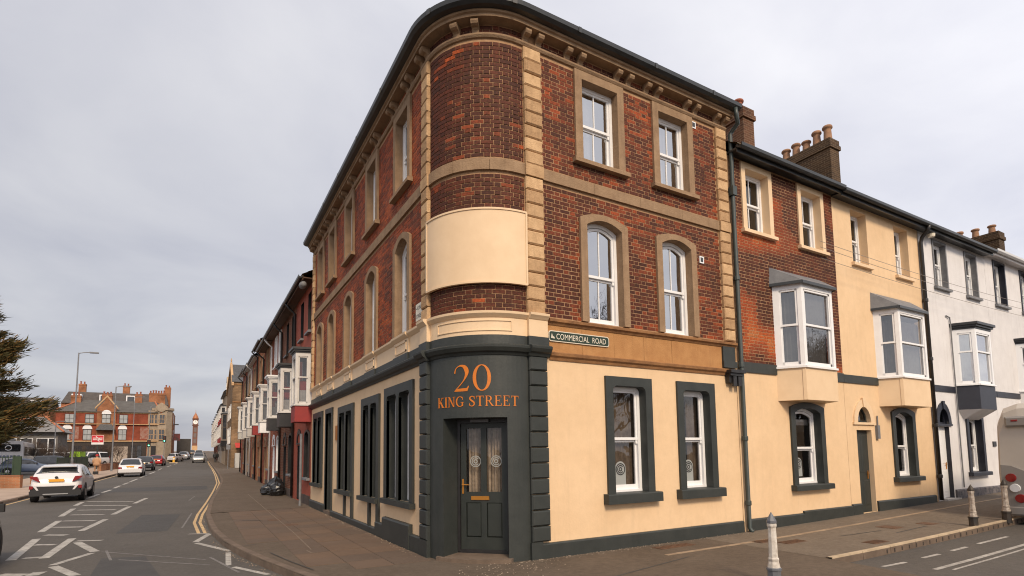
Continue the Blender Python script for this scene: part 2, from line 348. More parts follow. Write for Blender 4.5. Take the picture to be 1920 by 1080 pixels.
DH = [(-6.24, 4.37), (-5.86, 4.11), (-6.31, 6.11), (-6.03, 6.04), (-6.53, 8.1), (-6.13, 7.86), (-6.7, 9.96), (-6.22, 9.62), (-6.86, 11.77), (-6.17, 11.37), (-6.94, 13.49), (-6.08, 12.99), (-7.05, 15.47), (-6.1, 14.91), (-7.13, 17.26), (-5.97, 16.67), (-7.28, 19.33), (-5.75, 18.34), (-7.46, 21.37), (-5.72, 20.16)]
for i in range(0, len(DH), 2): stripe(DH[i:i+2], .17)
for a, b, wd in [((-5.83, 8.25), (-5.32, 8.02), .14), ((-5.78, 8.0), (-5.22, 6.2), .16), ((-5.67, 4.9), (-5.25, 6.05), .13), ((-5.63, 4.75), (-5.14, 3.57), .15), ((-5.77, 3.97), (-5.71, 4.27), .2),
                 ((-3.62, 7.99), (-3.16, 7.78), .10), ((-3.18, 7.68), (-3.47, 6.42), .13), ((-3.45, 6.26), (-2.86, 4.64), .11), ((-2.91, 4.51), (-2.97, 3.07), .09), ((-2.9, 2.86), (-2.46, 1.86), .09)]:
    stripe([a, b], wd)
scuff = pm('worn_old_paint', (.22, .20, .185), (.10, .092, .085), 9, .8)
for a, b in [((-5.1, 6.09), (-3.3, 3.9)), ((-4.7, 4.85), (-3.25, 3.3)), ((-5.04, 6.21), (-4.82, 4.86)), ((-3.78, 9.44), (-3.58, 13.6)), ((-3.72, 19.31), (-3.5, 21.84)), ((-3.9, 25.51), (-2.9, 24.9)), ((-3.23, 4.13), (-2.85, 2.3))]:
    stripe([a, b], .045, 'worn_line', scuff)
for y_ in ([(-3.4, 7.98), (-3.5, 10.5), (-3.41, 13.0), (-3.08, 18.06), (-2.68, 24.83), (-2.28, 32.8), (-2.05, 46), (-1.9, 62), (-1.8, 84), (-1.6, 110)],
           [(-3.26, 7.93), (-3.36, 10.5), (-3.27, 13.0), (-2.94, 18.0), (-2.54, 24.77), (-2.14, 32.8), (-1.93, 46), (-1.78, 62), (-1.67, 84), (-1.48, 110)]):
    stripe(y_, .075, 'double_yellow_line', painty)
stripe([(-10.2, 14), (-10.05, 22), (-9.65, 39), (-9.42, 52), (-9.2, 66), (-8.85, 84)], .1, 'double_yellow_line', painty)
for (a, b) in [((5.9, -3.08), (6.54, -3.12)), ((7.14, -3.11), (7.7, -3.12)), ((9.31, -3.1), (10.6, -3.12)), ((8.2, -3.11), (8.8, -3.11))]: stripe([a, b], .07)
stripe([(5.37, -2.5), (5.65, -4.4)], .09); stripe([(6.3, -3.62), (20, -3.62)], .08); stripe([(6.5, -3.78), (20, -3.75)], .045)
# tar patches and joints on the road
patch = pm('tar_patch', (.048, .044, .041), (.062, .057, .052), 3, .8, .3, 120)
def sheet(pts, name, mat, par, h=.003, zf=zr):
    m = MB(); m.poly([(x, y, zf(x, y)+h) for x, y in pts]); return m.build(name, mat, par)
sheet([(-9.4, 27.5), (-2.9, 26.6), (-2.9, 30.2), (-9.4, 31.4)], 'tar_patch', patch, road)
sheet([(-5.2, 9.2), (-4.1, 9.0), (-3.9, 13.5), (-5.0, 14.0)], 'tar_patch', patch, road, .0025)
sheet([(-4.9, 2.6), (-3.9, 2.4), (-4.3, 5.0), (-5.0, 5.2)], 'tar_patch', patch, road, .0025)
# right pavement: along King Street, round the corner, along Commercial Road
KR = [(-40, -2.2), (12.0, -3.2), (17.1, -3.0), (25, -2.5), (31.4, -2.12), (37, -1.93), (47, -1.8), (62.75, -1.66), (84, -1.53), (120, -1.3), (262, -.4)]
m = MB(); yl = [12+1.0*i for i in range(0, 24)]+[36+6*i for i in range(0, 38)]
for y in yl:
    x = interp(KR, y); m.v += [(x, y, zg(x, y)), (x*.5, y, zg(x*.5, y)), (1.2, y, zg(.05, y))]
for i in range(len(yl)-1):
    for j in range(2): a = i*3+j; m.f.append((a, a+1, a+4, a+3))
pave = struct(m.build('pavement', asphalt2, smooth=True))
KC = [(-3.2, 12.01), (-3.18, 9.7), (-3.13, 7.53), (-2.95, 5.31), (-2.74, 3.94), (-2.49, 2.62), (-2.3, 1.78), (-2.02, .6), (-1.55, -.7), (-.85, -1.8), (.2, -2.75), (1.7, -3.45), (3.4, -3.95), (5.1, -4.2)]
from mathutils.geometry import tessellate_polygon
out = KC+[(5.30, -2.52), (5.3, .05), (1.2, .05), (1.2, 12.0)]
m = MB(); m.v = [(x, y, 0.001) for x, y in out]
tri = tessellate_polygon([[Vector((x, y, 0)) for x, y in out]]); m.f = [tuple(t) for t in tri]
cpave = struct(m.build('corner_pavement', asphalt2))
xl = [5.3+.5*i for i in range(0, 20)]+[15+2*i for i in range(0, 20)]
m = MB()
for x in xl: m.v += [(x, -2.52, zg(x, -2.5)), (x, 0.6, zg(x, .0))]
for i in range(len(xl)-1): m.f.append((2*i, 2*i+2, 2*i+3, 2*i+1))
cpave2 = struct(m.build('commercial_road_pavement', footgrey))
# kerb stones
def kerbrun(path, par, wdt=.13, ln=.9, off=1, mat=kerbm, maxn=400, name='kerb_stone', top=.006):
    P = [Vector(p) for p in path]; cum = [0]
    for a, b in zip(P, P[1:]): cum.append(cum[-1]+(b-a).length)
    def at(s):
        for i in range(len(P)-1):
            if s <= cum[i+1]+1e-6: return P[i]+(P[i+1]-P[i])*((s-cum[i])/(cum[i+1]-cum[i]))
        return P[-1]
    s = 0; k = 0
    while s < cum[-1]-.05 and k < maxn:
        e = min(s+ln, cum[-1]); a, b = at(s), at(e-.012); t = (b-a).normalized(); n = Vector((-t.y, t.x))*wdt*off; k += 1
        q = [a, b, b+n, a+n]; zt = [zg(*p)+top for p in q]; zb = [z-.16 for z in zt]; m = MB(); jz = random.uniform(-.003, .003)
        c = n.normalized()*.02
        v = [(*a, zb[0]), (*b, zb[1]), (*(b+n), zb[2]), (*(a+n), zb[3]), (*a, zt[0]-.02), (*b, zt[1]-.02), (*(b+n), zt[2]+jz), (*(a+n), zt[3]+jz), (*(a+c), zt[0]+jz), (*(b+c), zt[1]+jz)]
        m.v = v; m.f = [(0, 1, 5, 4), (4, 5, 9, 8), (8, 9, 6, 7), (1, 2, 6, 9, 5), (3, 0, 4, 8, 7), (2, 3, 7, 6)]
        m.build(name, mat, par); s = e
kerbrun(list(reversed(KC)), cpave, off=-1)
kerbrun([(interp(KR, y), y) for y in range(12, 60)], pave, off=-1)
m = MB()
for i, y in enumerate(range(59, 262, 7)):
    a, b = (interp(KR, y)-.0, y), (interp(KR, y+7), y+7)
    m.hexa([(a[0], a[1], zr(*a)-.05), (a[0]+.13, a[1], zr(*a)-.05), (b[0]+.13, b[1], zr(*b)-.05), (b[0], b[1], zr(*b)-.05), (a[0], a[1], zg(*a)+.006), (a[0]+.13, a[1], zg(*a)+.006), (b[0]+.13, b[1], zg(*b)+.006), (b[0], b[1], zg(*b)+.006)])
m.build('kerb_run', kerbm, pave)
# layby kerb: pale edging with dark slots below
kerbrun([(5.35+.9*i, -2.62) for i in range(0, 28)], cpave2, wdt=.11, off=1, mat=kerbm, name='edging_kerb', top=.006)
m = MB()
for i in range(0, 28):
    x = 5.35+.9*i; b_ = x+.89; z0, z1 = zg(x, -2.55)+.016, zg(b_, -2.55)+.016
    m = MB(); m.hexa([(x, -2.615, z0-.03), (b_, -2.615, z1-.03), (b_, -2.54, z1-.03), (x, -2.54, z0-.03), (x, -2.615, z0), (b_, -2.615, z1), (b_, -2.54, z1), (x, -2.54, z0)]); m.build('pale_edging', kerbl, cpave2)
slotm = pm('drain_slot', (.035, .026, .02), None, rough=.9)
for i in range(0, 52):
    x = 7.0+i*.26; m = MB(); m.box(x, x+.035, -2.624, -2.60, zg(x, -2.6)-.10, zg(x, -2.6)-.035); m.build('drain_slot', slotm, cpave2)
# paving slabs beside the corner building
def kx(y): return interp(sorted([(b, a) for a, b in KC]), y)
sl = {}
for j in range(0, 21):
    y0 = .9+j*.62; xa = kx(y0)+.22; xb = kx(y0+.6)+.22; x0 = -.10
    while x0-.62 > max(xa, xb):
        m = MB(); t = random.uniform(.006, .0095)
        m.box(x0-.607, x0, y0, y0+.607, -.02, t); m.build('paving_slab', random.choice((slabm, slabm, slabA, slabC)), cpave); x0 -= .62
        if x0 < -2.0 and random.random() < .25: break
# inlaid pale strip, drain grates, covers
m = MB()
for i in range(0, 30):
    a, b = 3.4+i*.5, 3.4+(i+1)*.5-.01; yy = lambda x: -.98+.013*min(x, 16)
    m.hexa([(a, yy(a)-.045, zg(a, 0)-.01), (b, yy(b)-.045, zg(b, 0)-.01), (b, yy(b)+.045, zg(b, 0)-.01), (a, yy(a)+.045, zg(a, 0)-.01), (a, yy(a)-.045, zg(a, 0)+.006), (b, yy(b)-.045, zg(b, 0)+.006), (b, yy(b)+.045, zg(b, 0)+.006), (a, yy(a)+.045, zg(a, 0)+.006)])
m.build('inlaid_strip', pm('pale_strip', (.36, .26, .17), (.20, .14, .09), 4, .8), cpave2)
rust = pm('rusty_iron', (.16, .075, .035), (.07, .04, .025), 20, .75, .5, 90)
def cover(x0, x1, y0, y1, par, slots=True):
    z = zg(x0, y0); m = MB(); m.box(x0, x1, y0, y1, z-.02, z+.007); g = m.build('drain_cover', rust, par)
    if slots:
        m = MB(); n = 9
        for i in range(n):
            a = lerp(x0, x1, (i+.25)/n); b = lerp(x0, x1, (i+.75)/n); m.box(a, b, y0+.03, y1-.03, z+.006, z+.012)
        m.build('grate_bar', rust, g)
cover(3.72, 4.6, -.52, -.28, cpave); cover(6.0, 6.6, -1.45, -1.2, cpave2); cover(7.2, 7.7, -2.35, -2.1, cpave2); cover(5.7, 6.2, -1.1, -.86, cpave2)
cover(-1.55, -1.2, 7.2, 7.5, cpave, False); cover(-1.75, -1.4, 8.6, 8.9, cpave, False); cover(9.3, 9.9, -1.7, -1.3, cpave2, False); cover(10.4, 10.9, -1.9, -1.6, cpave2, False)
# left pavement by the station
KLf = [(6, -10.55), (14, -10.4), (22.3, -10.27), (24.5, -10.2), (39.3, -9.85), (52.4, -9.63), (66, -9.4), (84, -9.05), (97, -8.7)]
m = MB(); yl = [6+2*i for i in range(0, 46)]
for y in yl:
    x = interp(KLf, y); m.v += [(x, y, zr(x, y)-.1), (x, y, zg(x, y)), (-14.6, y, zg(-14.6, y))]
for i in range(len(yl)-1):
    for j in range(2): a = i*3+j; m.f.append((a, a+3, a+4, a+1))
lpave = struct(m.build('station_pavement', slabb))
kerbrun([(interp(KLf, y), y) for y in range(6, 97)], lpave, off=1)
# pale joint running along the King Street pavement, cracks and patched trenches
pj = pm('pale_joint', (.24, .18, .13), (.15, .11, .08), 5, .85)
def pstrip(pts, wdt, nm, mat, par, h=.0115):
    m = MB(); P_ = [Vector(q) for q in pts]
    for p, q in zip(P_, P_[1:]):
        t = (q-p).normalized(); n = Vector((-t.y, t.x))*wdt/2
        m.quad(*[(v.x, v.y, zg(v.x, v.y)+h) for v in (p-n, q-n, q+n, p+n)])
    return m.build(nm, mat, par)
pstrip([(-1.48, 11.9), (-1.50, 8.3), (-1.53, 5.6), (-1.56, 4.5), (-1.60, 3.1)], .022, 'pale_joint', pj, cpave); pstrip([(-1.42, 20), (-1.46, 12)], .022, 'pale_joint', pj, pave, .004)
pstrip([(-1.69, 3.06), (-1.66, 2.76), (-1.54, 2.73)], .03, 'pale_joint', pj, cpave)
pstrip([(-2.36, 9.08), (-1.9, 8.82)], .05, 'dark_joint', patch, cpave); pstrip([(-2.68, 4.33), (-2.42, 4.4)], .02, 'dark_joint', patch, cpave); pstrip([(-2.29, 3.2), (-2.1, 2.1), (-1.9, 1.18)], .02, 'dark_joint', patch, cpave)
pstrip([(.2, -2.0), (3.6, -1.25)], .03, 'dark_joint', patch, cpave, .004); pstrip([(7.6, -1.5), (8.9, -1.62)], .03, 'dark_joint', patch, cpave2, .004); pstrip([(8.8, -1.95), (10.2, -1.9)], .03, 'dark_joint', patch, cpave2, .004)
# grit gathered along the wall foot and gutter
rg = random.Random(3); m = MB()
for i in range(900):
    if i < 330: x, y = rg.uniform(.9, 6.6), -.07-abs(rg.gauss(0, .09))
    elif i < 560: x, y = -.09-abs(rg.gauss(0, .10)), rg.uniform(1.3, 12)
    elif i < 700: x, y = .6+rg.gauss(0, .5), -.45+rg.gauss(0, .3)
    else: t_ = rg.uniform(0, 12); x, y = kx(t_)-.05-abs(rg.gauss(0, .06)), t_
    z = (zg(x, y) if i < 700 else zr(x, y))+.004; s = rg.uniform(.006, .017)
    n = len(m.v); m.v += [(x-s, y-s*.6, z), (x+s, y-s*.5, z), (x, y+s, z), (x+rg.uniform(-.3, .3)*s, y, z+s*.8)]; m.f += [(n, n+1, n+3), (n+1, n+2, n+3), (n+2, n, n+3)]
o = m.build('grit', pm('grit_stones', (.30, .24, .18), (.14, .10, .07), 30, .9)); o['kind'] = 'stuff'; o['label'] = 'pale grit and crumbs gathered along the wall foot'; o['category'] = 'grit'
# ------------------------------------------------------------------ windows, walls, bricks
def outline(u0, u1, z0, z1, rise, e=0.0, eb=0.0, n=10, rc=0.0):
    a, b, t = u0-e, u1+e, z1+(e if rise == 0 else e*.75)
    if rc > 0:
        p = [(a, z0-eb), (a, t-rc)]
        for i in range(1, 6): th = i/5*math.pi/2; p.append((a+rc-rc*math.cos(th), t-rc+rc*math.sin(th)))
        for i in range(0, 5): th = i/5*math.pi/2; p.append((b-rc+rc*math.sin(th), t-rc+rc*math.cos(th)))
        return p+[(b, t-rc), (b, z0-eb)]
    if rise <= 0: return [(a, z0-eb), (a, t), (b, t), (b, z0-eb)]
    p = [(a, z0-eb), (a, t)]
    for i in range(1, n): q = i/n; p.append((lerp(a, b, q), t+rise*(1-(2*q-1)**2)))
    return p+[(b, t), (b, z0-eb)]
def ring(m, F, pin, pout, d, dback_out, dback_in):
    for i in range(len(pin)-1):
        a, b, c, e = pin[i], pin[i+1], pout[i+1], pout[i]
        m.quad(F(*a, d), F(*b, d), F(*c, d), F(*e, d))
        m.quad(F(*e, d), F(*c, d), F(*c, dback_out), F(*e, dback_out))
        m.quad(F(*a, dback_in), F(*b, dback_in), F(*b, d), F(*a, d))
    for a, e in ((pin[0], pout[0]), (pin[-1], pout[-1])):
        m.quad(F(*a, d), F(*e, d), F(*e, dback_out), F(*a, dback_out))
def window(par, F, u0, u1, z0, z1, rise=0.0, surr=None, sw=.16, sd=.05, sill=None, rev=.17, sash=white, bars=0, cur=None, gl=None, split=.5, name='window', revm=None, roomm=None, rc=0.0, sillh=.09, sillp=.06, silld=.12, frame=.065, keep=None):
    gl = gl or glass
    pin = outline(u0, u1, z0, z1, rise, rc=rc)
    m = MB()
    if surr:
        po = outline(u0, u1, z0, z1, rise, sw, 0.0, rc=0)
        if rc > 0:   # square outer edge round a soft-cornered opening
            pin2 = outline(u0, u1, z0, z1, rise, rc=rc); po = []
            for (a, b) in pin2:
                if b >= z1-rc-1e-6: po.append((u0-sw, z1+sw) if a < (u0+u1)/2-.001 and b > z1-rc+.001 else ((u1+sw, z1+sw) if b > z1-rc+.001 else (u0-sw if a < (u0+u1)/2 else u1+sw, z1-rc)))
                else: po.append((u0-sw if a < (u0+u1)/2 else u1+sw, b))
        ring(m, F, pin, po, sd, -.02, -rev-.05)
        wn_ = m.build(name, surr, par)
    else:
        for a, b in zip(pin, pin[1:]): m.quad(F(*a, 0), F(*b, 0), F(*b, -rev-.05), F(*a, -rev-.05))
        wn_ = m.build(name, revm or cream, par)
    # outer frame
    d0 = -rev; fi = outline(u0+frame, u1-frame, z0+.03, z1-frame*(1 if rise == 0 else .8), rise*.9, rc=max(0, rc-.03) if rc else 0)
    m = MB(); ring(m, F, fi, pin, d0, d0-.08, d0-.08); m.fbox(F, u0, u1, z0, z0+.05, d0-.08, d0+.004)
    m.build('frame', sash, wn_)
    a, b = u0+frame, u1-frame; top = z1-frame; mid = lerp(z0+.05, top, split); cw = .045
    m = MB()   # upper sash
    ui = outline(a+cw, b-cw, mid+.025, top-cw*.9, rise*.85, rc=max(0, rc-.05) if rc else 0); uo = outline(a-.002, b+.002, mid+.025, top+.002, rise*.9)
    if rc > 0: uo = [(a if q[0] < (u0+u1)/2 else b, q[1] if q[1] < top-.1 else top) for q in ui]
    ring(m, F, ui, uo, d0-.02, d0-.05, d0-.05); m.fbox(F, a, b, mid-.005, mid+.045, d0-.05, d0-.012)
    for s_ in (a, b-cw): m.fbox(F, s_, s_+cw, mid-.075, mid, d0-.05, d0-.022)
    m.build('upper_sash', sash, wn_)
    m = MB()   # lower sash
    for s_ in (a, b-cw): m.fbox(F, s_, s_+cw, z0+.05, mid-.005, d0-.09, d0-.054)
    m.fbox(F, a, b, z0+.05, z0+.14, d0-.092, d0-.052); m.fbox(F, a, b, mid-.045, mid-.007, d0-.092, d0-.056)
    m.build('lower_sash', sash, wn_)
    for i in range(bars):
        uc = lerp(a, b, (i+1)/(bars+1))
        m = MB(); m.fbox(F, uc-.011, uc+.011, mid+.03, top-.03+rise*.75, d0-.05, d0-.024); m.build('glazing_bar', sash, wn_)
        m = MB(); m.fbox(F, uc-.011, uc+.011, z0+.13, mid-.04, d0-.088, d0-.06); m.build('glazing_bar', sash, wn_)
    m = MB(); m.poly([F(q[0], q[1], d0-.038) for q in outline(a+cw*.5, b-cw*.5, mid, top-cw*.4, rise*.85)]); m.build('pane', gl, wn_)
    m = MB(); m.poly([F(q[0], q[1], d0-.075) for q in [(a+cw*.5, z0+.1), (a+cw*.5, mid-.02), (b-cw*.5, mid-.02), (b-cw*.5, z0+.1)]]); m.build('pane', gl, wn_)
    # room behind
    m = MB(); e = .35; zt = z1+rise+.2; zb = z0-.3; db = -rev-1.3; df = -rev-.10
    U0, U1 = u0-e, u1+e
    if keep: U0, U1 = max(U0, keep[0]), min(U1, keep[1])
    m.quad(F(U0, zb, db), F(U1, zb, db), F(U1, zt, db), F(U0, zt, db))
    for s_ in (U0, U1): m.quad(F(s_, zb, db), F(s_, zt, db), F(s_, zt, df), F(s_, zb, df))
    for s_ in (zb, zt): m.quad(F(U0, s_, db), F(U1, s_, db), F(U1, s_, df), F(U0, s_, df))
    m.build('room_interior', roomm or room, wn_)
    if cur:
        for (ca, cb_, cza, czb, cm) in cur:
            m = MB(); n = max(6, int((cb_-ca)*(u1-u0)*40)); A = []
            for i in range(n+1):
                q = lerp(ca, cb_, i/n); uu = lerp(u0, u1, q); dd = -rev-.17+.022*math.sin(i*1.9)+.01*math.sin(i*.7)
                A.append((uu, dd))
            for (x0, e0), (x1, e1) in zip(A, A[1:]): m.quad(F(x0, lerp(z0, z1+rise, cza), e0), F(x1, lerp(z0, z1+rise, cza), e1), F(x1, lerp(z0, z1+rise, czb), e1), F(x0, lerp(z0, z1+rise, czb), e0))
            m.build('curtain', cm, wn_, smooth=True)
    if sill:
        m = MB(); ex = (sw if surr else 0)+sillp
        pr = [(-rev-.03, z0-sillh), (silld, z0-sillh), (silld, z0-.02), (silld-.015, z0-.004), (-rev-.03, z0+.012)]
        m.sweep(F, pr, [u0-ex, u1+ex]); m.build('sill', sill, wn_)
    return wn_
def cells(u0, u1, z0, z1, holes):
    us = sorted({u0, u1, *[h[0] for h in holes if u0 < h[0] < u1], *[h[1] for h in holes if u0 < h[1] < u1]})
    zs = sorted({z0, z1, *[h[2] for h in holes if z0 < h[2] < z1], *[h[3] for h in holes if z0 < h[3] < z1]})
    for a, b in zip(us, us[1:]):
        for c, d in zip(zs, zs[1:]):
            mu, mz = (a+b)/2, (c+d)/2
            if not any(h[0] < mu < h[1] and h[2] < mz < h[3] for h in holes): yield a, b, c, d
def wallmesh(m, F, u0, u1, z0, z1, holes, d=0.0, n=1):
    for a, b, c, e in cells(u0, u1, z0, z1, holes):
        k = max(1, int(math.ceil((b-a)/n))) if n != 1 else 1
        for i in range(k):
            p, q = lerp(a, b, i/k), lerp(a, b, (i+1)/k); m.quad(F(p, c, d), F(q, c, d), F(q, e, d), F(p, e, d))
def hsh(*a):
    random_ = math.sin(sum(v*k for v, k in zip(a, (12.9898, 78.233, 37.719))))*43758.5453
    return random_-math.floor(random_)
def vnoise(x, y):
    ix, iy = math.floor(x), math.floor(y); fx, fy = x-ix, y-iy; fx = fx*fx*(3-2*fx); fy = fy*fy*(3-2*fy)
    return lerp(lerp(hsh(ix, iy), hsh(ix+1, iy), fx), lerp(hsh(ix, iy+1), hsh(ix+1, iy+1), fx), fy)
BW, BH, CO, J = .2125, .0625, .075, .0125
def courses(u0, u1, z0, z1, holes, tonef, u_ref=0.0):
    """Flemish bond pieces (ua, ub, za, zb, tone, full) clipped by holes"""
    out = []; per = BW+.1025+2*J; k = 0; z = z0
    while z < z1-.02:
        zt = min(z+BH, z1); off = (per/2 if k % 2 else 0)+u_ref; u = math.floor((u0-off)/per)*per+off
        while u < u1:
            for w_, s_ in ((BW, u), (.1025, u+BW+J)):
                a, b = max(s_, u0), min(s_+w_, u1)
                if b-a < .03: continue
                segs = [(a, b)]
                for h in holes:
                    if h[2] < zt-.01 and h[3] > z+.01:
                        ns = []
                        for (p, q) in segs:
                            if h[1] <= p or h[0] >= q: ns.append((p, q))
                            else:
                                if h[0]-p > .03: ns.append((p, h[0]))
                                if q-h[1] > .03: ns.append((h[1], q))
                        segs = ns
                for (p, q) in segs: out.append((p, q, z, zt, tonef((p+q)/2, z), w_ if (abs(q-p-w_) < 1e-6 and zt-z > BH-.001) else 0))
            u += per
        z += CO; k += 1
    return out
# ------------------------------------------------------------------ the corner building
RC = 1.2; TC = RC-math.pi*RC/2          # t runs along the right front, round the corner (TC..RC) and along the left front
def P(t, z, d):
    if t >= RC: return (t, -d, z)
    if t <= TC: return (-d, RC+(TC-t), z)
    a = -math.pi/2-(RC-t)/RC; return (RC+(RC+d)*math.cos(a), RC+(RC+d)*math.sin(a), z)
def tl(y): return TC-(y-RC)
XE = 6.66; YE = 12.47
TE = tl(YE)
def path(t0, t1, n=22):
    """sample positions from t0 to t1 (t0<t1), dense round the corner"""
    s = {t0, t1}
    for i in range(n+1):
        q = lerp(TC, RC, i/n)
        if t0 < q < t1: s.add(q)
    return sorted(s)
cb_ = thing('corner_building', 'three storey brick corner building with rounded corner, cream ground floor and dark grey door', 'building', (.4, .4, 0))
W3 = [(2.57, 3.44), (4.55, 5.40)]; W2 = [(2.61, 3.45), (4.52, 5.36)]; W1 = [(3.12, 3.93), (4.96, 5.73)]
LC = [2.64, 4.88, 7.12, 9.30, 11.10]
lw = .37
L3 = [(tl(c+lw), tl(c-lw)) for c in LC]; L2 = L3
hU = [(a, b, 7.19, 8.79) for a, b in W3+L3]+[(a, b, 4.12, 6.10) for a, b in W2+L2]
LG = [(1.95, 3.75, .86, 3.17), (4.15, 5.65, .80, 3.12), (6.45, 8.2, .82, 3.12), (10.42, 12.05, .86, 3.2)]
lanc = []
for (a, b, c, d) in LG:
    cm = (a+b)/2; lanc.append(((tl(cm-.085), tl(a+.2)), (tl(b-.2), tl(cm+.085)), c, d))
lanc = []
for (a, b, c, d) in LG:
    cm = (a+b)/2; lanc.append([tuple(sorted((tl(a+.19), tl(cm-.08)))), tuple(sorted((tl(cm+.08), tl(b-.19)))), c, d])
DO = (-.235, .90, 2.345)
hG = [(a, b, .99, 2.98) for a, b in W1]
for l1, l2, c, d in lanc: hG += [(l1[0], l1[1], c, d-.18), (l2[0], l2[1], c, d-.18)]
hG += [(tl(9.82), tl(9.08), .1, 3.05), (DO[0], DO[1], 0, DO[2])]
# backing walls
m = MB(); wallmesh(m, P, TE, TC, 4.05, 9.3, hU); wallmesh(m, P, TC, RC, 4.05, 9.3, [], n=.12); wallmesh(m, P, RC, XE, 4.05, 9.3, hU)
m.build('upper_wall', mortar, cb_)
for a_, b_2 in ((TE, TC), (RC, XE)):
    m = MB(); wallmesh(m, P, a_, b_2, 0, 4.1, hG); m.build('ground_floor_wall', cream, cb_)
m = MB(); wallmesh(m, P, TC-.02, 1.32, 0, 3.42, hG, d=.012, n=.10)
cdoor = m.build('corner_panel', dark, cb_)
m = MB()   # party sides and back
m.quad((XE, 0, 0), (XE, 9, 0), (XE, 9, 9.3), (XE, 0, 9.3)); m.quad((0, YE, 0), (9, YE, 0), (9, YE, 9.3), (0, YE, 9.3))
m.build('side_wall', mortar, cb_)
# roof
m = MB(); us = path(TE-.2, XE+.2)
prev = None
for t in us:
    o_ = P(t, 9.47, .30); i_ = P(t, 10.3, -2.6) if not TC < t < RC else (RC+1.4, RC+1.4, 10.3)
    if prev: m.quad(prev[0], o_, i_, prev[1])
    prev = (o_, i_)
m.build('roof', slate, cb_)
m = MB(); m.sweep(P, [(.10, 9.47), (.34, 9.475), (.34, 9.505), (.10, 9.53)], [2.6, 5.9]); m.build('roof_edge', gutterm, cb_)
m = MB(); m.sweep(P, [(0, 9.24), (.20, 9.24), (.20, 9.29), (.235, 9.305), (.235, 9.365), (0, 9.365)], path(TE-.06, XE+.10)); m.build('cornice', wstone, cb_)
m = MB(); m.sweep(P, [(.17, 9.37), (.24, 9.345), (.33, 9.355), (.385, 9.40), (.395, 9.475), (.375, 9.475), (.36, 9.42), (.19, 9.41), (.17, 9.47)], path(TE-.10, XE+.16)); gt_ = m.build('gutter', gutterm, cb_)
for t in [1.0, 2.3, 4.2, 5.9, -.2, -2.5, -4.5, -6.5, -8.5]:
    m = MB(); m.fbox(P, t-.03, t+.03, 9.375, 9.478, .386, .402); m.build('gutter_clip', gutterm, gt_)
m = MB(); m.sweep(P, [(0, 8.98), (.035, 8.985), (.06, 9.02), (.06, 9.05), (0, 9.06)], path(TE-.02, XE+.02)); m.build('bracket_moulding', wstone, cb_)
# brackets in pairs at the window jambs
bt = []
for a, b in W3: bt += [a-.33, a-.02, b+.02, b+.33]
bt = [2.24, 2.55, 3.45, 3.75, 4.23, 4.53, 5.38, 5.67, 1.33, 1.60, 6.33, 6.60, .10, .44]
for c in LC: bt += [tl(c-.62), tl(c-.36), tl(c+.36), tl(c+.62)]
bt += [tl(1.20), tl(1.46), tl(12.2), tl(12.42)]
prof = [(0, 9.05), (.045, 9.05), (.055, 9.10), (.085, 9.125), (.13, 9.13), (.165, 9.145), (.185, 9.18), (.18, 9.215), (.155, 9.235), (0, 9.238)]
for t in bt:
    m = MB(); m.sweep(P, prof, [t-.058, t+.058]); m.build('bracket', wstone, cb_)
# quoins
def quoin(a, b, z0, z1, n, mat, d1, nm):
    h = (z1-z0)/n
    for i in range(n):
        m = MB(); j = random.uniform(-.006, .006)
        m.chamfer(P, a+j, b+j, z0+i*h+.006, z0+(i+1)*h-.006, -.02, d1+random.uniform(-.006, .006), .022); m.build(nm, random.choice((stone, stoneA, stoneB)) if mat is stone else mat, cb_)
for a, b in ((1.285, 1.645), (tl(1.44), tl(1.13)), (6.31, 6.635)):
    quoin(a, b, 4.11, 6.57, 10, stone, .075, 'quoin_block'); quoin(a, b, 6.785, 8.97, 9, stone, .075, 'quoin_block')
quoin(tl(12.46), tl(12.2), 4.11, 6.57, 10, stone, .075, 'quoin_block'); quoin(tl(12.46), tl(12.2), 6.785, 8.97, 9, stone, .075, 'quoin_block')
for a, b in ((1.29, 1.65), (tl(1.50), tl(1.15))): quoin(a, b, .28, 3.40, 12, dark, .085, 'painted_quoin')
# string course in stones
def stones(u0, u1, ln, z0, z1, d1, mat, nm, ch=.008):
    n = max(1, round((u1-u0)/ln))
    for i in range(n):
        a, b = lerp(u0, u1, i/n), lerp(u0, u1, (i+1)/n); m = MB()
        k = max(1, int((b-a)/.12)) if (a < RC and b > TC) else 1
        for q in range(k):
            p0, p1 = lerp(a, b, q/k), lerp(a, b, (q+1)/k); m.fbox(P, p0, p1-(.006 if q == k-1 else 0), z0, z1, -.02, d1)
        m.build(nm, mat, cb_)
stones(1.655, 6.30, 1.1, 6.575, 6.78, .05, wstone, 'string_course_stone'); stones(tl(12.19), tl(1.45), 1.1, 6.575, 6.78, .05, wstone, 'string_course_stone'); stones(tl(1.12), 1.28, .62, 6.575, 6.78, .05, wstone, 'string_course_stone')
for a, b in ((1.28, 1.65), (tl(1.445), tl(1.125)), (6.305, 6.64), (tl(12.465), tl(12.195))):
    m = MB(); m.fbox(P, a, b, 6.572, 6.783, -.02, .085); m.build('string_course_stone', stone, cb_)
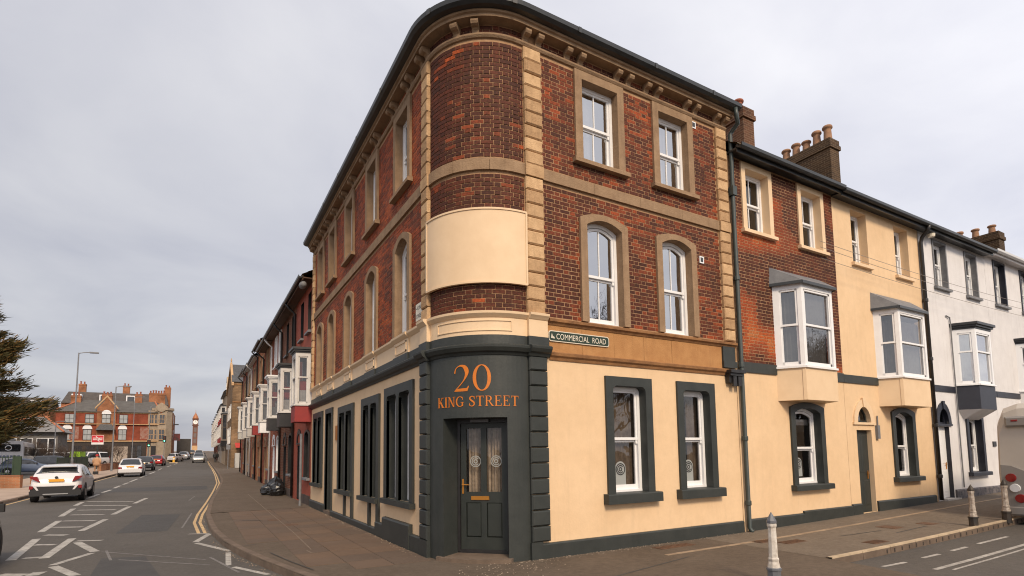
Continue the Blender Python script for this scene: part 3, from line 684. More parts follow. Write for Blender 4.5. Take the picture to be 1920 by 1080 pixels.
# stone band over the ground floor, right front
m = MB(); m.sweep(P, [(0, 3.975), (.03, 3.975), (.05, 4.01), (.085, 4.03), (.09, 4.075), (.07, 4.085), (0, 4.10)], [1.71, XE-.0]); m.build('band_moulding', sandd, cb_)
m = MB(); m.sweep(P, [(0, 3.355), (.02, 3.355), (.035, 3.40), (.07, 3.43), (.08, 3.48), (.06, 3.495), (0, 3.51)], [1.74, 6.42]); m.build('band_moulding', sandd, cb_)
for i in range(6):
    a, b = lerp(1.70, 6.21, i/6), lerp(1.70, 6.21, (i+1)/6)
    m = MB(); m.fbox(P, a+.002, b-.003, 3.50, 3.98, -.02, .014+random.uniform(0, .004)); m.build('band_stone', sand, cb_)
m = MB(); m.fbox(P, 6.215, 6.60, 3.52, 3.985, -.02, .05); m.fbox(P, 6.20, 6.63, 3.52, 3.66, .05, .075); m.build('painted_block', dark, cb_)
m = MB()
for i, (d_, z_, zz) in enumerate([(.20, 3.40, 3.47), (.16, 3.34, 3.40), (.11, 3.19, 3.34)]): m.fbox(P, 6.30-.02*(2-i), 6.70+.02*(2-i)-.03*i, z_, zz, -.01, d_)
for k in (0, 1): m.fbox(P, 6.38+k*.16, 6.49+k*.16, 3.12, 3.33, .11, .15)
m.build('console', blackp, cb_)
# painted cornice: left front, corner and right quoin
t0_, t1_ = TE-.03, 1.72
m = MB(); m.sweep(P, [(0, 3.385), (.03, 3.385), (.05, 3.42), (.09, 3.44), (.13, 3.50), (.135, 3.535), (.10, 3.56), (.035, 3.565), (.035, 3.72), (0, 3.725)], path(t0_, t1_)); m.build('painted_cornice', dark, cb_)
m = MB(); m.sweep(P, [(0, 3.72), (.015, 3.722), (.015, 4.01), (.03, 4.02), (.06, 4.05), (.085, 4.075), (.09, 4.115), (0, 4.13)], path(t0_, 1.70)); m.build('cream_frieze', creampaint, cb_)
for (a, b) in ((1.285, 1.665), (tl(1.46), tl(1.13))):
    m = MB(); m.sweep(P, [(0, 3.383), (.10, 3.383), (.125, 3.43), (.165, 3.45), (.20, 3.505), (.205, 3.54), (.16, 3.565), (.10, 3.567), (.10, 3.722), (0, 3.722)], [a-.015, b+.015]); m.build('painted_cornice_break', dark, cb_)
    m = MB(); m.sweep(P, [(0, 3.722), (.085, 3.724), (.085, 4.012), (.10, 4.022), (.13, 4.055), (.155, 4.08), (.16, 4.12), (0, 4.135)], [a, b]); m.build('cream_frieze_break', creampaint, cb_)
for c in LC:
    a, b = tl(c+.44), tl(c-.44); m = MB()
    m.sweep(P, [(0, 3.722), (.04, 3.724), (.04, 4.012), (.055, 4.022), (.085, 4.052), (.11, 4.077), (.115, 4.118), (0, 4.133)], [a, b]); pn = m.build('frieze_panel', creampaint, cb_)
    m = MB(); po = [(a+.12, 3.78), (a+.12, 3.96), (b-.12, 3.96), (b-.12, 3.78)]
    for (p0, p1) in zip(po, po[1:]+po[:1]):
        ua, ub = sorted((p0[0], p1[0])); za, zb = sorted((p0[1], p1[1])); m.fbox(P, ua-.015, ub+.015, za-.015, zb+.015, .03, .056)
    m.build('panel_moulding', creampaint, pn)
    m = MB(); m.fbox(P, a, b, 3.566, 3.721, 0, .062); m.build('painted_cornice_break', dark, cb_)
m = MB(); po = [(-.35, 3.80, 3.815), (-.35, 3.955, 3.97)]
for (za, zb) in ((3.79, 3.805), (3.955, 3.97)):
    m.sweep(P, [(.01, za), (.03, za), (.03, zb), (.01, zb)], path(-.36, 1.0))
for ta in (-.36, .985): m.fbox(P, ta, ta+.015, 3.805, 3.955, .01, .03)
m.build('panel_moulding', creampaint, cb_)
# bricks
def tone_right(u, z):
    q = vnoise(u*1.1+3, z*1.3)*.35+vnoise(u*3+7, z*4)*.2+random.uniform(-.16, .30)
    return min(1, max(0.0, q if random.random() > .25 else q*.4))
def tone_curve(u, z):
    r = random.random(); return r*.30 if r < .92 else (.34+random.random()*.24 if r < .988 else .75)
def tone_left(u, z):
    return min(1, max(0, .38+vnoise(u*1.3, z*1.5+9)*.36+random.uniform(-.22, .2)))
hB = [(h[0]-.05, h[1]+.05, h[2]-.02, h[3]+.04) for h in hU]+[(-99, 99, 6.56, 6.795), (-99, 99, 8.975, 9.065)]
zones = [(1.66, 6.30, tone_right), (tl(1.12), 1.275, tone_curve), (tl(12.19), tl(1.45), tone_left)]
pieces = []
for a, b, tf in zones: pieces += courses(a, b, 4.125, 9.235, hB, tf)
def showsize(pc):
    u, z = (pc[0]+pc[1])/2, (pc[2]+pc[3])/2; p0 = Vector(P(u, z, 0)); nrm = Vector(P(u, z, 1))-p0; v = CAM-p0; dist = v.length
    return (pc[1]-pc[0])*(pc[3]-pc[2])*max(0, nrm.dot(v)/dist)/dist**2
pieces.sort(key=lambda pc: -showsize(pc))
bmesh_ = {}
def unit_brick(wd):
    if wd not in bmesh_:
        m = MB(); m.chamfer(lambda u, z, d: (u, -d, z), -wd/2, wd/2, -BH/2, BH/2, -.03, 0, .003)
        me = bpy.data.meshes.new('brick'); me.from_pydata(m.v, [], m.f); me.materials.append(brick); bmesh_[wd] = me
    return bmesh_[wd]
rest = MB(); cnt = 0; org = ORG[cb_.name]
for (a, b, c, d, tn, full) in pieces:
    pr = .004+random.uniform(-.002, .003)
    if full and cnt < 296:
        o = bpy.data.objects.new('brick', unit_brick(full)); COL.objects.link(o); o.parent = cb_
        u = (a+b)/2; p0 = Vector(P(u, (c+d)/2, pr)); p1 = Vector(P(u+.01, (c+d)/2, pr)); dr = p1-p0
        o.location = p0-org; o.rotation_euler = (0, 0, math.atan2(dr.y, dr.x)); o['tone'] = tn; cnt += 1
    else: rest.fbox(P, a, b, c, d, -.012, pr+(.007 if TC < a < RC else 0), tone=tn)
rest.build('brickwork', brick, cb_, kind='stuff')
# upper windows
NC = [(0.0, .55, .02, .98, curtain)]
for i, (a, b) in enumerate(W3): window(cb_, P, a, b, 7.19, 8.79, 0, wstone, .165, .055, wstone, rev=.12, bars=1, cur=[(.05, .62, .5, 1, curtain), (.05, .50, .03, .5, curtain)], gl=glass2, keep=(RC+.2, XE-.1))
for i, (a, b) in enumerate(W2): window(cb_, P, a, b, 4.115, 5.96, .13, wstone, .155, .055, None, rev=.12, bars=1, gl=glass2, keep=(RC+.2, XE-.1))
for (a, b) in L3: window(cb_, P, a, b, 7.19, 8.79, 0, wstone, .155, .055, wstone, bars=1, rev=.11)
for (a, b) in L2: window(cb_, P, a, b, 4.14, 5.93, .19, wstone, .15, .055, None, bars=1, rev=.11)
# ground floor windows, right front
def monogram(win, u, z, F=P, d=-.212, s=1.0):
    m = MB()
    pts = [(u-.13*s, z-.30*s), (u-.13*s, z)]+[(u-.13*s*math.cos(i/10*math.pi), z+.13*s*math.sin(i/10*math.pi)+.02) for i in range(11)]+[(u+.13*s, z), (u+.13*s, z-.30*s)]
    m.poly([F(a, b, d) for a, b in pts]); pl = m.build('frosted_sticker', frost, win)
    m = MB()
    for r0, r1, a0, a1 in ((.095, .115, 0, 2*math.pi), (.06, .08, .7, 5.6), (.022, .042, 0, 2*math.pi)):
        n = 20
        for i in range(n):
            t0 = lerp(a0, a1, i/n); t1 = lerp(a0, a1, (i+1)/n)
            m.quad(*[F(u+r*s*math.cos(t), z+r*s*math.sin(t), d+.003) for r, t in ((r0, t0), (r1, t0), (r1, t1), (r0, t1))])
    m.build('logo_ring', blackp, win)
for i, (a, b) in enumerate(W1):
    wv = window(cb_, P, a, b, .99, 2.98, 0, dark, .17, .045, dark, bars=0, rc=.10, sillh=.18, sillp=.09, silld=.15, rev=.14, roomm=room,
                cur=[(.35, 1.0, .02, .98, blind)] if i == 0 else [(.55, 1, .02, .98, blind)], keep=(RC+.2, XE-.1))
    monogram(wv, a+.34, 1.42)
    if i == 0:
        m = MB(); m.quad(P(a+.02, 1.6, -.8), P(a+.25, 1.6, -.8), P(a+.25, 2.7, -.8), P(a+.02, 2.7, -.8)); m.build('red_wall_hanging', roomred, wv)
# ground floor lancets, left front
for k, (l1, l2, c, d) in enumerate(lanc):
    a, b = LG[k][0], LG[k][1]; ta, tb = tl(b), tl(a); m = MB(); zt = d-.18
    for (x0, x1) in ((ta, l1[0] if l1[0] < l2[0] else l2[0]), (max(l1[1], l2[1]), tb), (min(l1[1], l2[1]), max(l1[0], l2[0]))):
        m.fbox(P, x0, x1, c, d, -.02, .045)
    for l in (l1, l2):   # rounded heads
        n = 8; r = .09
        top = [(l[0], zt-r)]+[(l[0]+r-r*math.cos(i/n*math.pi/2), zt-r+r*math.sin(i/n*math.pi/2)) for i in range(n+1)]+[(l[1]-r+r*math.sin(i/n*math.pi/2), zt-r+r*math.cos(i/n*math.pi/2)) for i in range(n+1)]
        for p0, p1 in zip(top, top[1:]):
            m.quad(P(*p0, .0445), P(*p1, .0445), P(p1[0], d, .0445), P(p0[0], d, .0445)); m.quad(P(*p0, .0445), P(*p1, .0445), P(*p1, -.25), P(*p0, -.25))
        for s_ in l: m.quad(P(s_, c, .04), P(s_, zt, .04), P(s_, zt, -.25), P(s_, c, -.25))
    wv = m.build('lancet_window', dark, cb_)
    for l in (l1, l2):
        m = MB(); pi_ = outline(l[0]+.06, l[1]-.06, c+.08, zt-.06, 0); po = outline(l[0], l[1], c, zt, 0); ring(m, P, pi_, po, -.15, -.3, -.3); m.fbox(P, l[0], l[1], c, c+.08, -.3, -.148)
        mid = (c+zt)/2; m.fbox(P, l[0], l[1], mid-.03, mid+.03, -.29, -.155); m.build('sash', white, wv)
        m = MB(); m.quad(P(l[0], c, -.19), P(l[1], c, -.19), P(l[1], zt, -.19), P(l[0], zt, -.19)); m.build('pane', glass, wv)
    m = MB(); m.quad(P(ta, c-.1, -1.2), P(tb, c-.1, -1.2), P(tb, d, -1.2), P(ta, d, -1.2))
    for s_ in (ta, tb): m.quad(P(s_, c-.1, -1.2), P(s_, d, -1.2), P(s_, d, -.3), P(s_, c-.1, -.3))
    m.quad(P(ta, c, -1.2), P(tb, c, -1.2), P(tb, c, -.3), P(ta, c, -.3)); m.quad(P(ta, d, -1.2), P(tb, d, -1.2), P(tb, d, -.3), P(ta, d, -.3))
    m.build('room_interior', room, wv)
    m = MB(); m.sweep(P, [(-.26, c-.11), (.12, c-.11), (.12, c-.01), (-.26, c+.01)], [ta-.05, tb+.05 if k == 0 else tb+.0]); m.build('sill', dark, wv)
    if k in (1, 2):
        for x0, x1 in ((tb-.16, tb+.02), ((ta+tb)/2-.07, (ta+tb)/2+.07)):
            m = MB(); m.fbox(P, x0, x1, .12, c-.1 if x1 < tb else d, -.01, .05); m.build('painted_post', dark, wv)
# side door, left front
m = MB(); ta, tb = tl(9.95), tl(8.95)
m.fbox(P, ta, ta+.13, 0, 3.2, -.02, .045); m.fbox(P, tb-.13, tb, 0, 3.2, -.02, .045); m.fbox(P, ta+.13, tb-.13, 3.05, 3.2, -.02, .045)
for s_ in (ta+.13, tb-.13): m.quad(P(s_, 0, .04), P(s_, 3.05, .04), P(s_, 3.05, -.35), P(s_, 0, -.35))
m.quad(P(ta, 3.05, .04), P(tb, 3.05, .04), P(tb, 3.05, -.35), P(ta, 3.05, -.35))
sdn = m.build('side_door', dark, cb_)
m = MB(); m.fbox(P, ta+.13, tb-.13, .1, 3.05, -.36, -.30); m.build('door_leaf', dark, sdn)
m = MB(); m.fbox(P, ta-.02, tb+.02, -.02, .10, -.3, .06); m.build('step', kerbm, sdn)
# plinths
m = MB(); m.sweep(P, [(0, -.05), (.06, -.05), (.06, .225), (.045, .245), (0, .25)], [1.48, 6.62]); m.build('plinth', dark, cb_)
m = MB(); m.sweep(P, [(0, -.05), (.07, -.05), (.07, .27), (.05, .29), (0, .295)], [tl(2.05), tl(1.52)]); m.build('plinth', dark, cb_)
m = MB(); m.fbox(P, tl(1.52), tl(1.14), -.05, .285, -.02, .082); m.build('plinth', dark, cb_)
m = MB(); m.fbox(P, 1.28, 1.5, -.05, .285, -.02, .07); m.build('plinth', dark, cb_)
m = MB(); m.sweep(P, [(0, -.05), (.085, -.05), (.085, .43), (.06, .455), (0, .46)], [tl(3.72), tl(2.05)]); m.build('plinth', dark, cb_)
m = MB(); m.sweep(P, [(0, -.05), (.07, -.05), (.07, .28), (.05, .30), (0, .305)], [tl(4.3), tl(3.72)]); m.build('plinth', dark, cb_)
m = MB(); m.sweep(P, [(0, -.05), (.06, -.05), (.06, .13), (.04, .15), (0, .155)], [tl(8.95), tl(4.3)]); m.build('plinth', dark, cb_)
m = MB(); m.sweep(P, [(0, -.05), (.06, -.05), (.06, .22), (.04, .25), (0, .255)], [tl(12.44), tl(9.95)]); m.build('plinth', dark, cb_)
# corner door
A0 = (RC-RC/math.sqrt(2)); sq = 1/math.sqrt(2)
def D(u, z, d): return (A0+u*sq-d*sq, A0-u*sq-d*sq, z)
rec = .46; dl, dr_ = -.36, .565
pl0, pr0 = P(DO[0], 0, .012), P(DO[1], 0, .012)
m = MB(); tz = DO[2]
m.quad(pl0, D(dl, 0, -rec), D(dl, tz, -rec), (pl0[0], pl0[1], tz)); m.quad(pr0, D(dr_, 0, -rec), D(dr_, tz, -rec), (pr0[0], pr0[1], tz))
us = path(DO[0], DO[1])
for a, b in zip(us, us[1:]):
    qa, qb = (a-DO[0])/(DO[1]-DO[0]), (b-DO[0])/(DO[1]-DO[0]); m.quad(P(a, tz, .012), P(b, tz, .012), D(lerp(dl, dr_, qb), tz, -rec), D(lerp(dl, dr_, qa), tz, -rec))
dk = m.build('doorway', dark, cb_)
m = MB(); m.fbox(D, dl, -.315, .10, tz, -rec-.08, -rec+.03); m.fbox(D, .525, dr_, .10, tz, -rec-.08, -rec+.03); m.fbox(D, -.315, .525, 2.275, tz, -rec-.08, -rec+.03); m.build('door_frame', blackp, dk)
zA, zB, zC, zD_ = .13, 1.11, 2.20, 2.27; DX = [-.31, -.215, .055, .155, .425, .52]
drk = pm('dark_green_black_door', (.018, .022, .019), (.026, .03, .026), 4, .45)
m = MB(); dd0, dd1 = -rec-.05, -rec
for a, b in ((DX[0], DX[1]), (DX[2], DX[3]), (DX[4], DX[5])): m.fbox(D, a, b, zA, zD_, dd0, dd1)
for a, b in ((DX[1], DX[2]), (DX[3], DX[4])):
    for za, zb in ((zA, .34), (.92, 1.10), (2.19, zD_)): m.fbox(D, a, b, za, zb, dd0, dd1-.001)
door = m.build('door', drk, cb_)
for a, b in ((DX[1], DX[2]), (DX[3], DX[4])):
    m = MB(); m.chamfer(D, a, b, .34, .92, dd0, dd1-.004, .02); m.build('door_panel', drk, door)
    m = MB(); m.quad(D(a, 1.10, dd0+.02), D(b, 1.10, dd0+.02), D(b, 2.19, dd0+.02), D(a, 2.19, dd0+.02)); m.build('pane', glassd, door)
m = MB(); cA = []
for i in range(41):
    u = lerp(-.22, .43, i/40); cA.append((u, dd0-.10+.03*math.sin(i*1.7)))
for (a, e0), (b, e1) in zip(cA, cA[1:]): m.quad(D(a, 1.0, e0), D(b, 1.0, e1), D(b, 2.25, e1), D(a, 2.25, e0))
m.build('door_curtain', pm('beige_drape', (.46, .36, .27), (.27, .21, .15), 14, .9), door, smooth=True)
m = MB(); m.fbox(D, -.4, .6, .1, 2.4, -rec-.45, -rec-.40); m.build('hall_wall', room, cb_)
m = MB(); m.fbox(D, -.12, .20, .965, 1.03, dd1-.01, dd1+.018); m.build('letter_plate', brass, door)
m = MB(); m.fbox(D, -.285, -.255, 1.07, 1.32, dd1-.01, dd1+.012); m.tube([D(-.27, 1.225, dd1), D(-.27, 1.225, dd1+.05), D(-.15, 1.222, dd1+.05)], .010, 8); m.build('door_handle', brass, door)
m = MB(); m.fbox(D, -.10, .22, 2.29, 2.335, -rec+.02, -rec+.10); m.build('door_closer', lead, dk)
for q, uu in enumerate((-.05, .32)):
    m = MB()
    for r0, r1, a0, a1 in ((.085, .10, 0, 2*math.pi), (.055, .07, .7, 5.6), (.02, .038, 0, 2*math.pi)):
        for i in range(18):
            t0 = lerp(a0, a1, i/18); t1 = lerp(a0, a1, (i+1)/18); m.quad(*[D(uu+r*math.cos(t), 1.62+r*math.sin(t), dd0+.024) for r, t in ((r0, t0), (r1, t0), (r1, t1), (r0, t1))])
    m.build('logo_ring', frost, door)
m = MB()
pts = [(-.62, .02), (-.3, .13), (0, .165), (.3, .14), (.68, .03)]
for (a, e0), (b, e1) in zip(pts, pts[1:]): m.hexa([D(a, -.02, -rec), D(b, -.02, -rec), D(b, -.02, e1-.1), D(a, -.02, e0-.1), D(a, .075, -rec), D(b, .075, -rec), D(b, .06, e1-.1), D(a, .06, e0-.1)])
m.build('door_step', kerbm, cb_)
m = MB(); m.fbox(D, dl, dr_, .05, .135, -rec-.06, -rec+.02); m.build('threshold', blackp, dk)
# blank sign board round the corner
z0s, z1s = 4.595, 5.87; ta, tb = tl(1.13), 1.265
m = MB(); m.sweep(P, [(.02, z0s), (.085, z0s), (.085, z1s), (.02, z1s)], path(ta, tb, 60)); sbd = m.build('blank_sign_board', creampaint, cb_)
m = MB(); us = path(ta, tb, 60)
for za, zb in ((z0s-.012, z0s+.02), (z1s-.02, z1s+.012)): m.sweep(P, [(.05, za), (.10, za), (.10, zb), (.05, zb)], us)
m.fbox(P, ta-.012, ta+.022, z0s, z1s, .05, .099); m.fbox(P, tb-.022, tb+.012, z0s, z1s, .05, .099); m.build('board_rim', creampaint, sbd)
# downpipe, vents
def pipe(par, pts, r, mat, collars=(), nm='downpipe'):
    m = MB(); m.tube(pts, r, 10); o = m.build(nm, mat, par, smooth=True)
    for c in collars: m = MB(); m.lathe((c[0], c[1], c[2]), [(r+.012, -.05), (r+.018, -.04), (r+.018, .04), (r+.012, .05)], 10); m.build('pipe_collar', mat, o)
    return o
pipe(cb_, [(6.66, -.33, 9.37), (6.70, -.32, 9.22), (6.76, -.30, 9.05), (6.80, -.12, 8.98), (6.77, -.08, 8.90), (6.755, -.08, 7.0), (6.75, -.08, .10), (6.76, -.12, .03), (6.78, -.16, .02)], .048, pipegr,
     [(6.752, -.08, z) for z in (7.5, 5.55, 3.6, 2.0, .62)])
m = MB(); m.box(6.69, 6.82, -.15, -.02, 7.45, 7.66); m.build('rainwater_head', pipegr, cb_)
for (x, z) in ((5.645, 8.83), (5.71, 5.815)):
    m = MB(); m.fbox(P, x-.065, x+.065, z-.075, z+.075, .0, .022); v_ = m.build('air_vent', upvc, cb_)
    m = MB(); m.fbox(P, x-.04, x+.04, z-.05, z+.05, .02, .0235); m.build('vent_grille', gutterm, v_)
m = MB(); m.fbox(P, tl(8.55), tl(8.35), 2.2, 2.62, 0, .03); m.build('bell_plate', brass, cb_)
# ------------------------------------------------------------------ lettering
def stroke(path_, w_):
    """closed outline of a stroke whose width changes along it"""
    L_, R3 = [], []
    for i, p in enumerate(path_):
        a, b = Vector(path_[max(0, i-1)]), Vector(path_[min(len(path_)-1, i+1)]); t = (b-a).normalized(); n = Vector((-t.y, t.x))*w_[i]/2; p = Vector(p)
        L_.append(p+n); R3.append(p-n)
    return [[tuple(L_[i]), tuple(L_[i+1]), tuple(R3[i+1]), tuple(R3[i])] for i in range(len(path_)-1)]
def arc(cx, cy, rx, ry, a0, a1, n, wf):
    pts = [(cx+rx*math.cos(lerp(a0, a1, i/n)), cy+ry*math.sin(lerp(a0, a1, i/n))) for i in range(n+1)]
    return stroke(pts, [wf(lerp(a0, a1, i/n)) for i in range(n+1)])
def rc_(a, b, c, d): return [[(a, c), (b, c), (b, d), (a, d)]]
thk, thn, sf = .15, .055, .045
def wv_(a): return lerp(thn, thk, abs(math.cos(a))**1.3)
def spline(pts, n=6):
    o = []
    P_ = [pts[0]]+list(pts)+[pts[-1]]
    for i in range(1, len(P_)-2):
        p0, p1, p2, p3 = [Vector(q) for q in P_[i-1:i+3]]
        for k in range(n):
            t = k/n; q = .5*((2*p1)+(-p0+p2)*t+(2*p0-5*p1+4*p2-p3)*t*t+(-p0+3*p1-3*p2+p3)*t**3); o.append(tuple(q))
    o.append(tuple(pts[-1])); return o
def glyph(c):
    g = []; stem = lambda x: rc_(x, x+thk, 0, 1)+rc_(x-.08, x+thk+.08, 0, sf)+rc_(x-.08, x+thk+.08, 1-sf, 1)
    if c == 'I': return stem(.1), .36
    if c == 'K': return stem(.1)+[[(.25, .40), (.32, .40), (.80, 1), (.70, 1)], [(.36, .52), (.47, .64), (.95, 0), (.75, 0)]]+rc_(.58, .92, 1-sf, 1)+rc_(.64, 1.0, 0, sf), 1.02
    if c == 'N': return rc_(.14, .14+thn, 0, 1)+rc_(.03, .28, 0, sf)+rc_(.0, .2, 1-sf, 1)+[[(.08, 1), (.26, 1), (.86, 0), (.80, 0), (.72, .03)]]+rc_(.80, .80+thn, 0, 1)+rc_(.68, .98, 1-sf, 1), 1.0
    if c == 'G': return arc(.5, .5, .43, .48, R_(48), R_(318), 22, lambda a: lerp(.05, .15, abs(math.cos(a))**1.3))+rc_(.72, .72+thk, .06, .42)+rc_(.60, .97, .40, .40+sf)+rc_(.78, .82, .66, .95), 1.0
    if c == 'S':
        sp = spline([(.64, .74), (.56, .92), (.36, .975), (.15, .86), (.15, .70), (.34, .55), (.54, .42), (.63, .26), (.55, .09), (.35, .025), (.16, .08), (.07, .28)], 5)
        n = len(sp); return stroke(sp, [lerp(.05, .16, math.sin(math.pi*i/(n-1))**2) for i in range(n)])+rc_(.62, .66, .68, .97)+rc_(.05, .09, .03, .33), .72
    if c == 'T': return rc_(.37, .37+thk, 0, 1)+rc_(.27, .62, 0, sf)+rc_(.02, .87, 1-sf*1.3, 1)+[[(.02, .95), (.06, .95), (.05, .76), (.02, .76)], [(.87, .95), (.83, .95), (.84, .76), (.87, .76)]], .9
    if c == 'R': return stem(.1)+arc(.36, .74, .30, .235, R_(90), R_(-90), 12, lambda a: lerp(.05, .15, abs(math.cos(a))**1.3))+rc_(.24, .38, 1-sf, 1)+rc_(.24, .38, .48, .53)+[[(.36, .51), (.50, .51), (.92, 0), (.74, 0)]]+rc_(.74, .98, 0, sf), .95
    if c == 'E': return stem(.1)+rc_(.2, .74, 0, sf)+rc_(.2, .70, 1-sf, 1)+rc_(.2, .52, .50, .55)+[[(.78, .24), (.74, .24), (.68, .0), (.74, .0)], [(.72, .78), (.69, .78), (.66, 1), (.72, 1)]]+rc_(.49, .53, .40, .65), .82
    if c == '2':
        sp = spline([(.04, .70), (.10, .88), (.30, .985), (.50, .93), (.60, .74), (.52, .50), (.34, .28), (.06, .04)], 6); n = len(sp)
        return stroke(sp, [.03+.15*math.exp(-((i/(n-1)-.52)/.17)**2)+.02*math.exp(-((i/(n-1)-.0)/.1)**2) for i in range(n)])+[[(.02, 0), (.62, 0), (.70, .20), (.665, .20), (.60, .12), (.10, .10)]], .78
    if c == '0': return arc(.36, .5, .31, .485, 0, 2*math.pi, 40, lambda a: lerp(.035, .145, abs(math.cos(a))**1.4)), .72
    return [], .35
def lettering(txt, t0, t1, z0, z1, name, par):
    h = z1-z0; tot = sum(glyph(c)[1]+.10 for c in txt)-.10; sc = (t1-t0)/tot; x = 0
    for c in txt:
        g, wd = glyph(c)
        if g:
            m = MB()
            for pl in g: m.prism(P, [(t0+(x+a)*sc, z0+b*h) for a, b in pl], .010, .020)
            m.build('letter' if c.isalpha() else 'numeral', orange, par)
        x += wd+.10
lettering('KING STREET', -.36, 1.10, 2.53, 2.70, 'letter', cdoor)
lettering('20', .0, .63, 2.785, 3.22, 'numeral', cdoor)
def textmesh(txt, size, F, u0, z0, d, name, mat, par, width=None, extr=.004):
    cu = bpy.data.curves.new('txt', 'FONT'); cu.body = txt; cu.size = size; cu.extrude = 0; cu.resolution_u = 3
    ob = bpy.data.objects.new('txt', cu); COL.objects.link(ob); dg = bpy.context.evaluated_depsgraph_get(); me = bpy.data.meshes.new_from_object(ob.evaluated_get(dg))
    bpy.data.objects.remove(ob, do_unlink=True); vs = [v.co.copy() for v in me.vertices]
    x0 = min(v.x for v in vs); x1 = max(v.x for v in vs); s = (width/(x1-x0)) if width else 1
    m = MB(); m.v = [F(u0+(v.x-x0)*s, z0+v.y, d) for v in vs]; m.f = [tuple(p.vertices) for p in me.polygons]
    bpy.data.meshes.remove(me); return m.build(name, mat, par)
# street name plates
sg = thing('street_sign', 'green plate reading COMMERCIAL ROAD on the orange stone band', 'street sign', (2.35, -.02, 3.67))
def roundrect(u0, u1, z0, z1, r, n=4):
    p = []
    for cx, cz, a0 in ((u1-r, z1-r, 0), (u0+r, z1-r, 90), (u0+r, z0+r, 180), (u1-r, z0+r, 270)):
        for i in range(n+1): a = R_(a0+90*i/n); p.append((cx+r*math.cos(a), cz+r*math.sin(a)))
    return p
m = MB(); m.prism(FR, roundrect(1.71, 3.06, 3.685, 3.875, .05), .02, .040); m.build('plate_border', signwh, sg)
m = MB(); m.prism(FR, roundrect(1.725, 3.045, 3.70, 3.86, .042), .03, .043); m.build('plate', signgr, sg)
textmesh('COMMERCIAL  ROAD', .145, FR, 1.87, 3.728, .046, 'lettering', signwh, sg, width=1.11)
m = MB(); m.poly([FR(1.755, 3.74, .046), FR(1.80, 3.74, .046), FR(1.775, 3.83, .046)]); m.poly([FR(1.79, 3.735, .046), FR(1.84, 3.735, .046), FR(1.81, 3.78, .046)]); m.build('arrow', signwh, sg)
sg = thing('street_sign', 'small white plate reading KING STREET beside the corner quoins', 'street sign', (-.02, 1.6, 4.2))
FLs = lambda u, z, d: (-d, 1.80-u, z)
m = MB(); m.fbox(FLs, 0, .37, 4.225, 4.545, .015, .035); m.build('plate', signwh, sg)
textmesh('KING', .105, FLs, .10, 4.425, .038, 'lettering', blackp, sg, width=.24); textmesh('STREET', .105, FLs, .03, 4.27, .038, 'lettering', blackp, sg, width=.31)
m = MB(); m.fbox(FLs, .03, .075, 4.45, 4.465, .035, .038); m.build('arrow', blackp, sg)
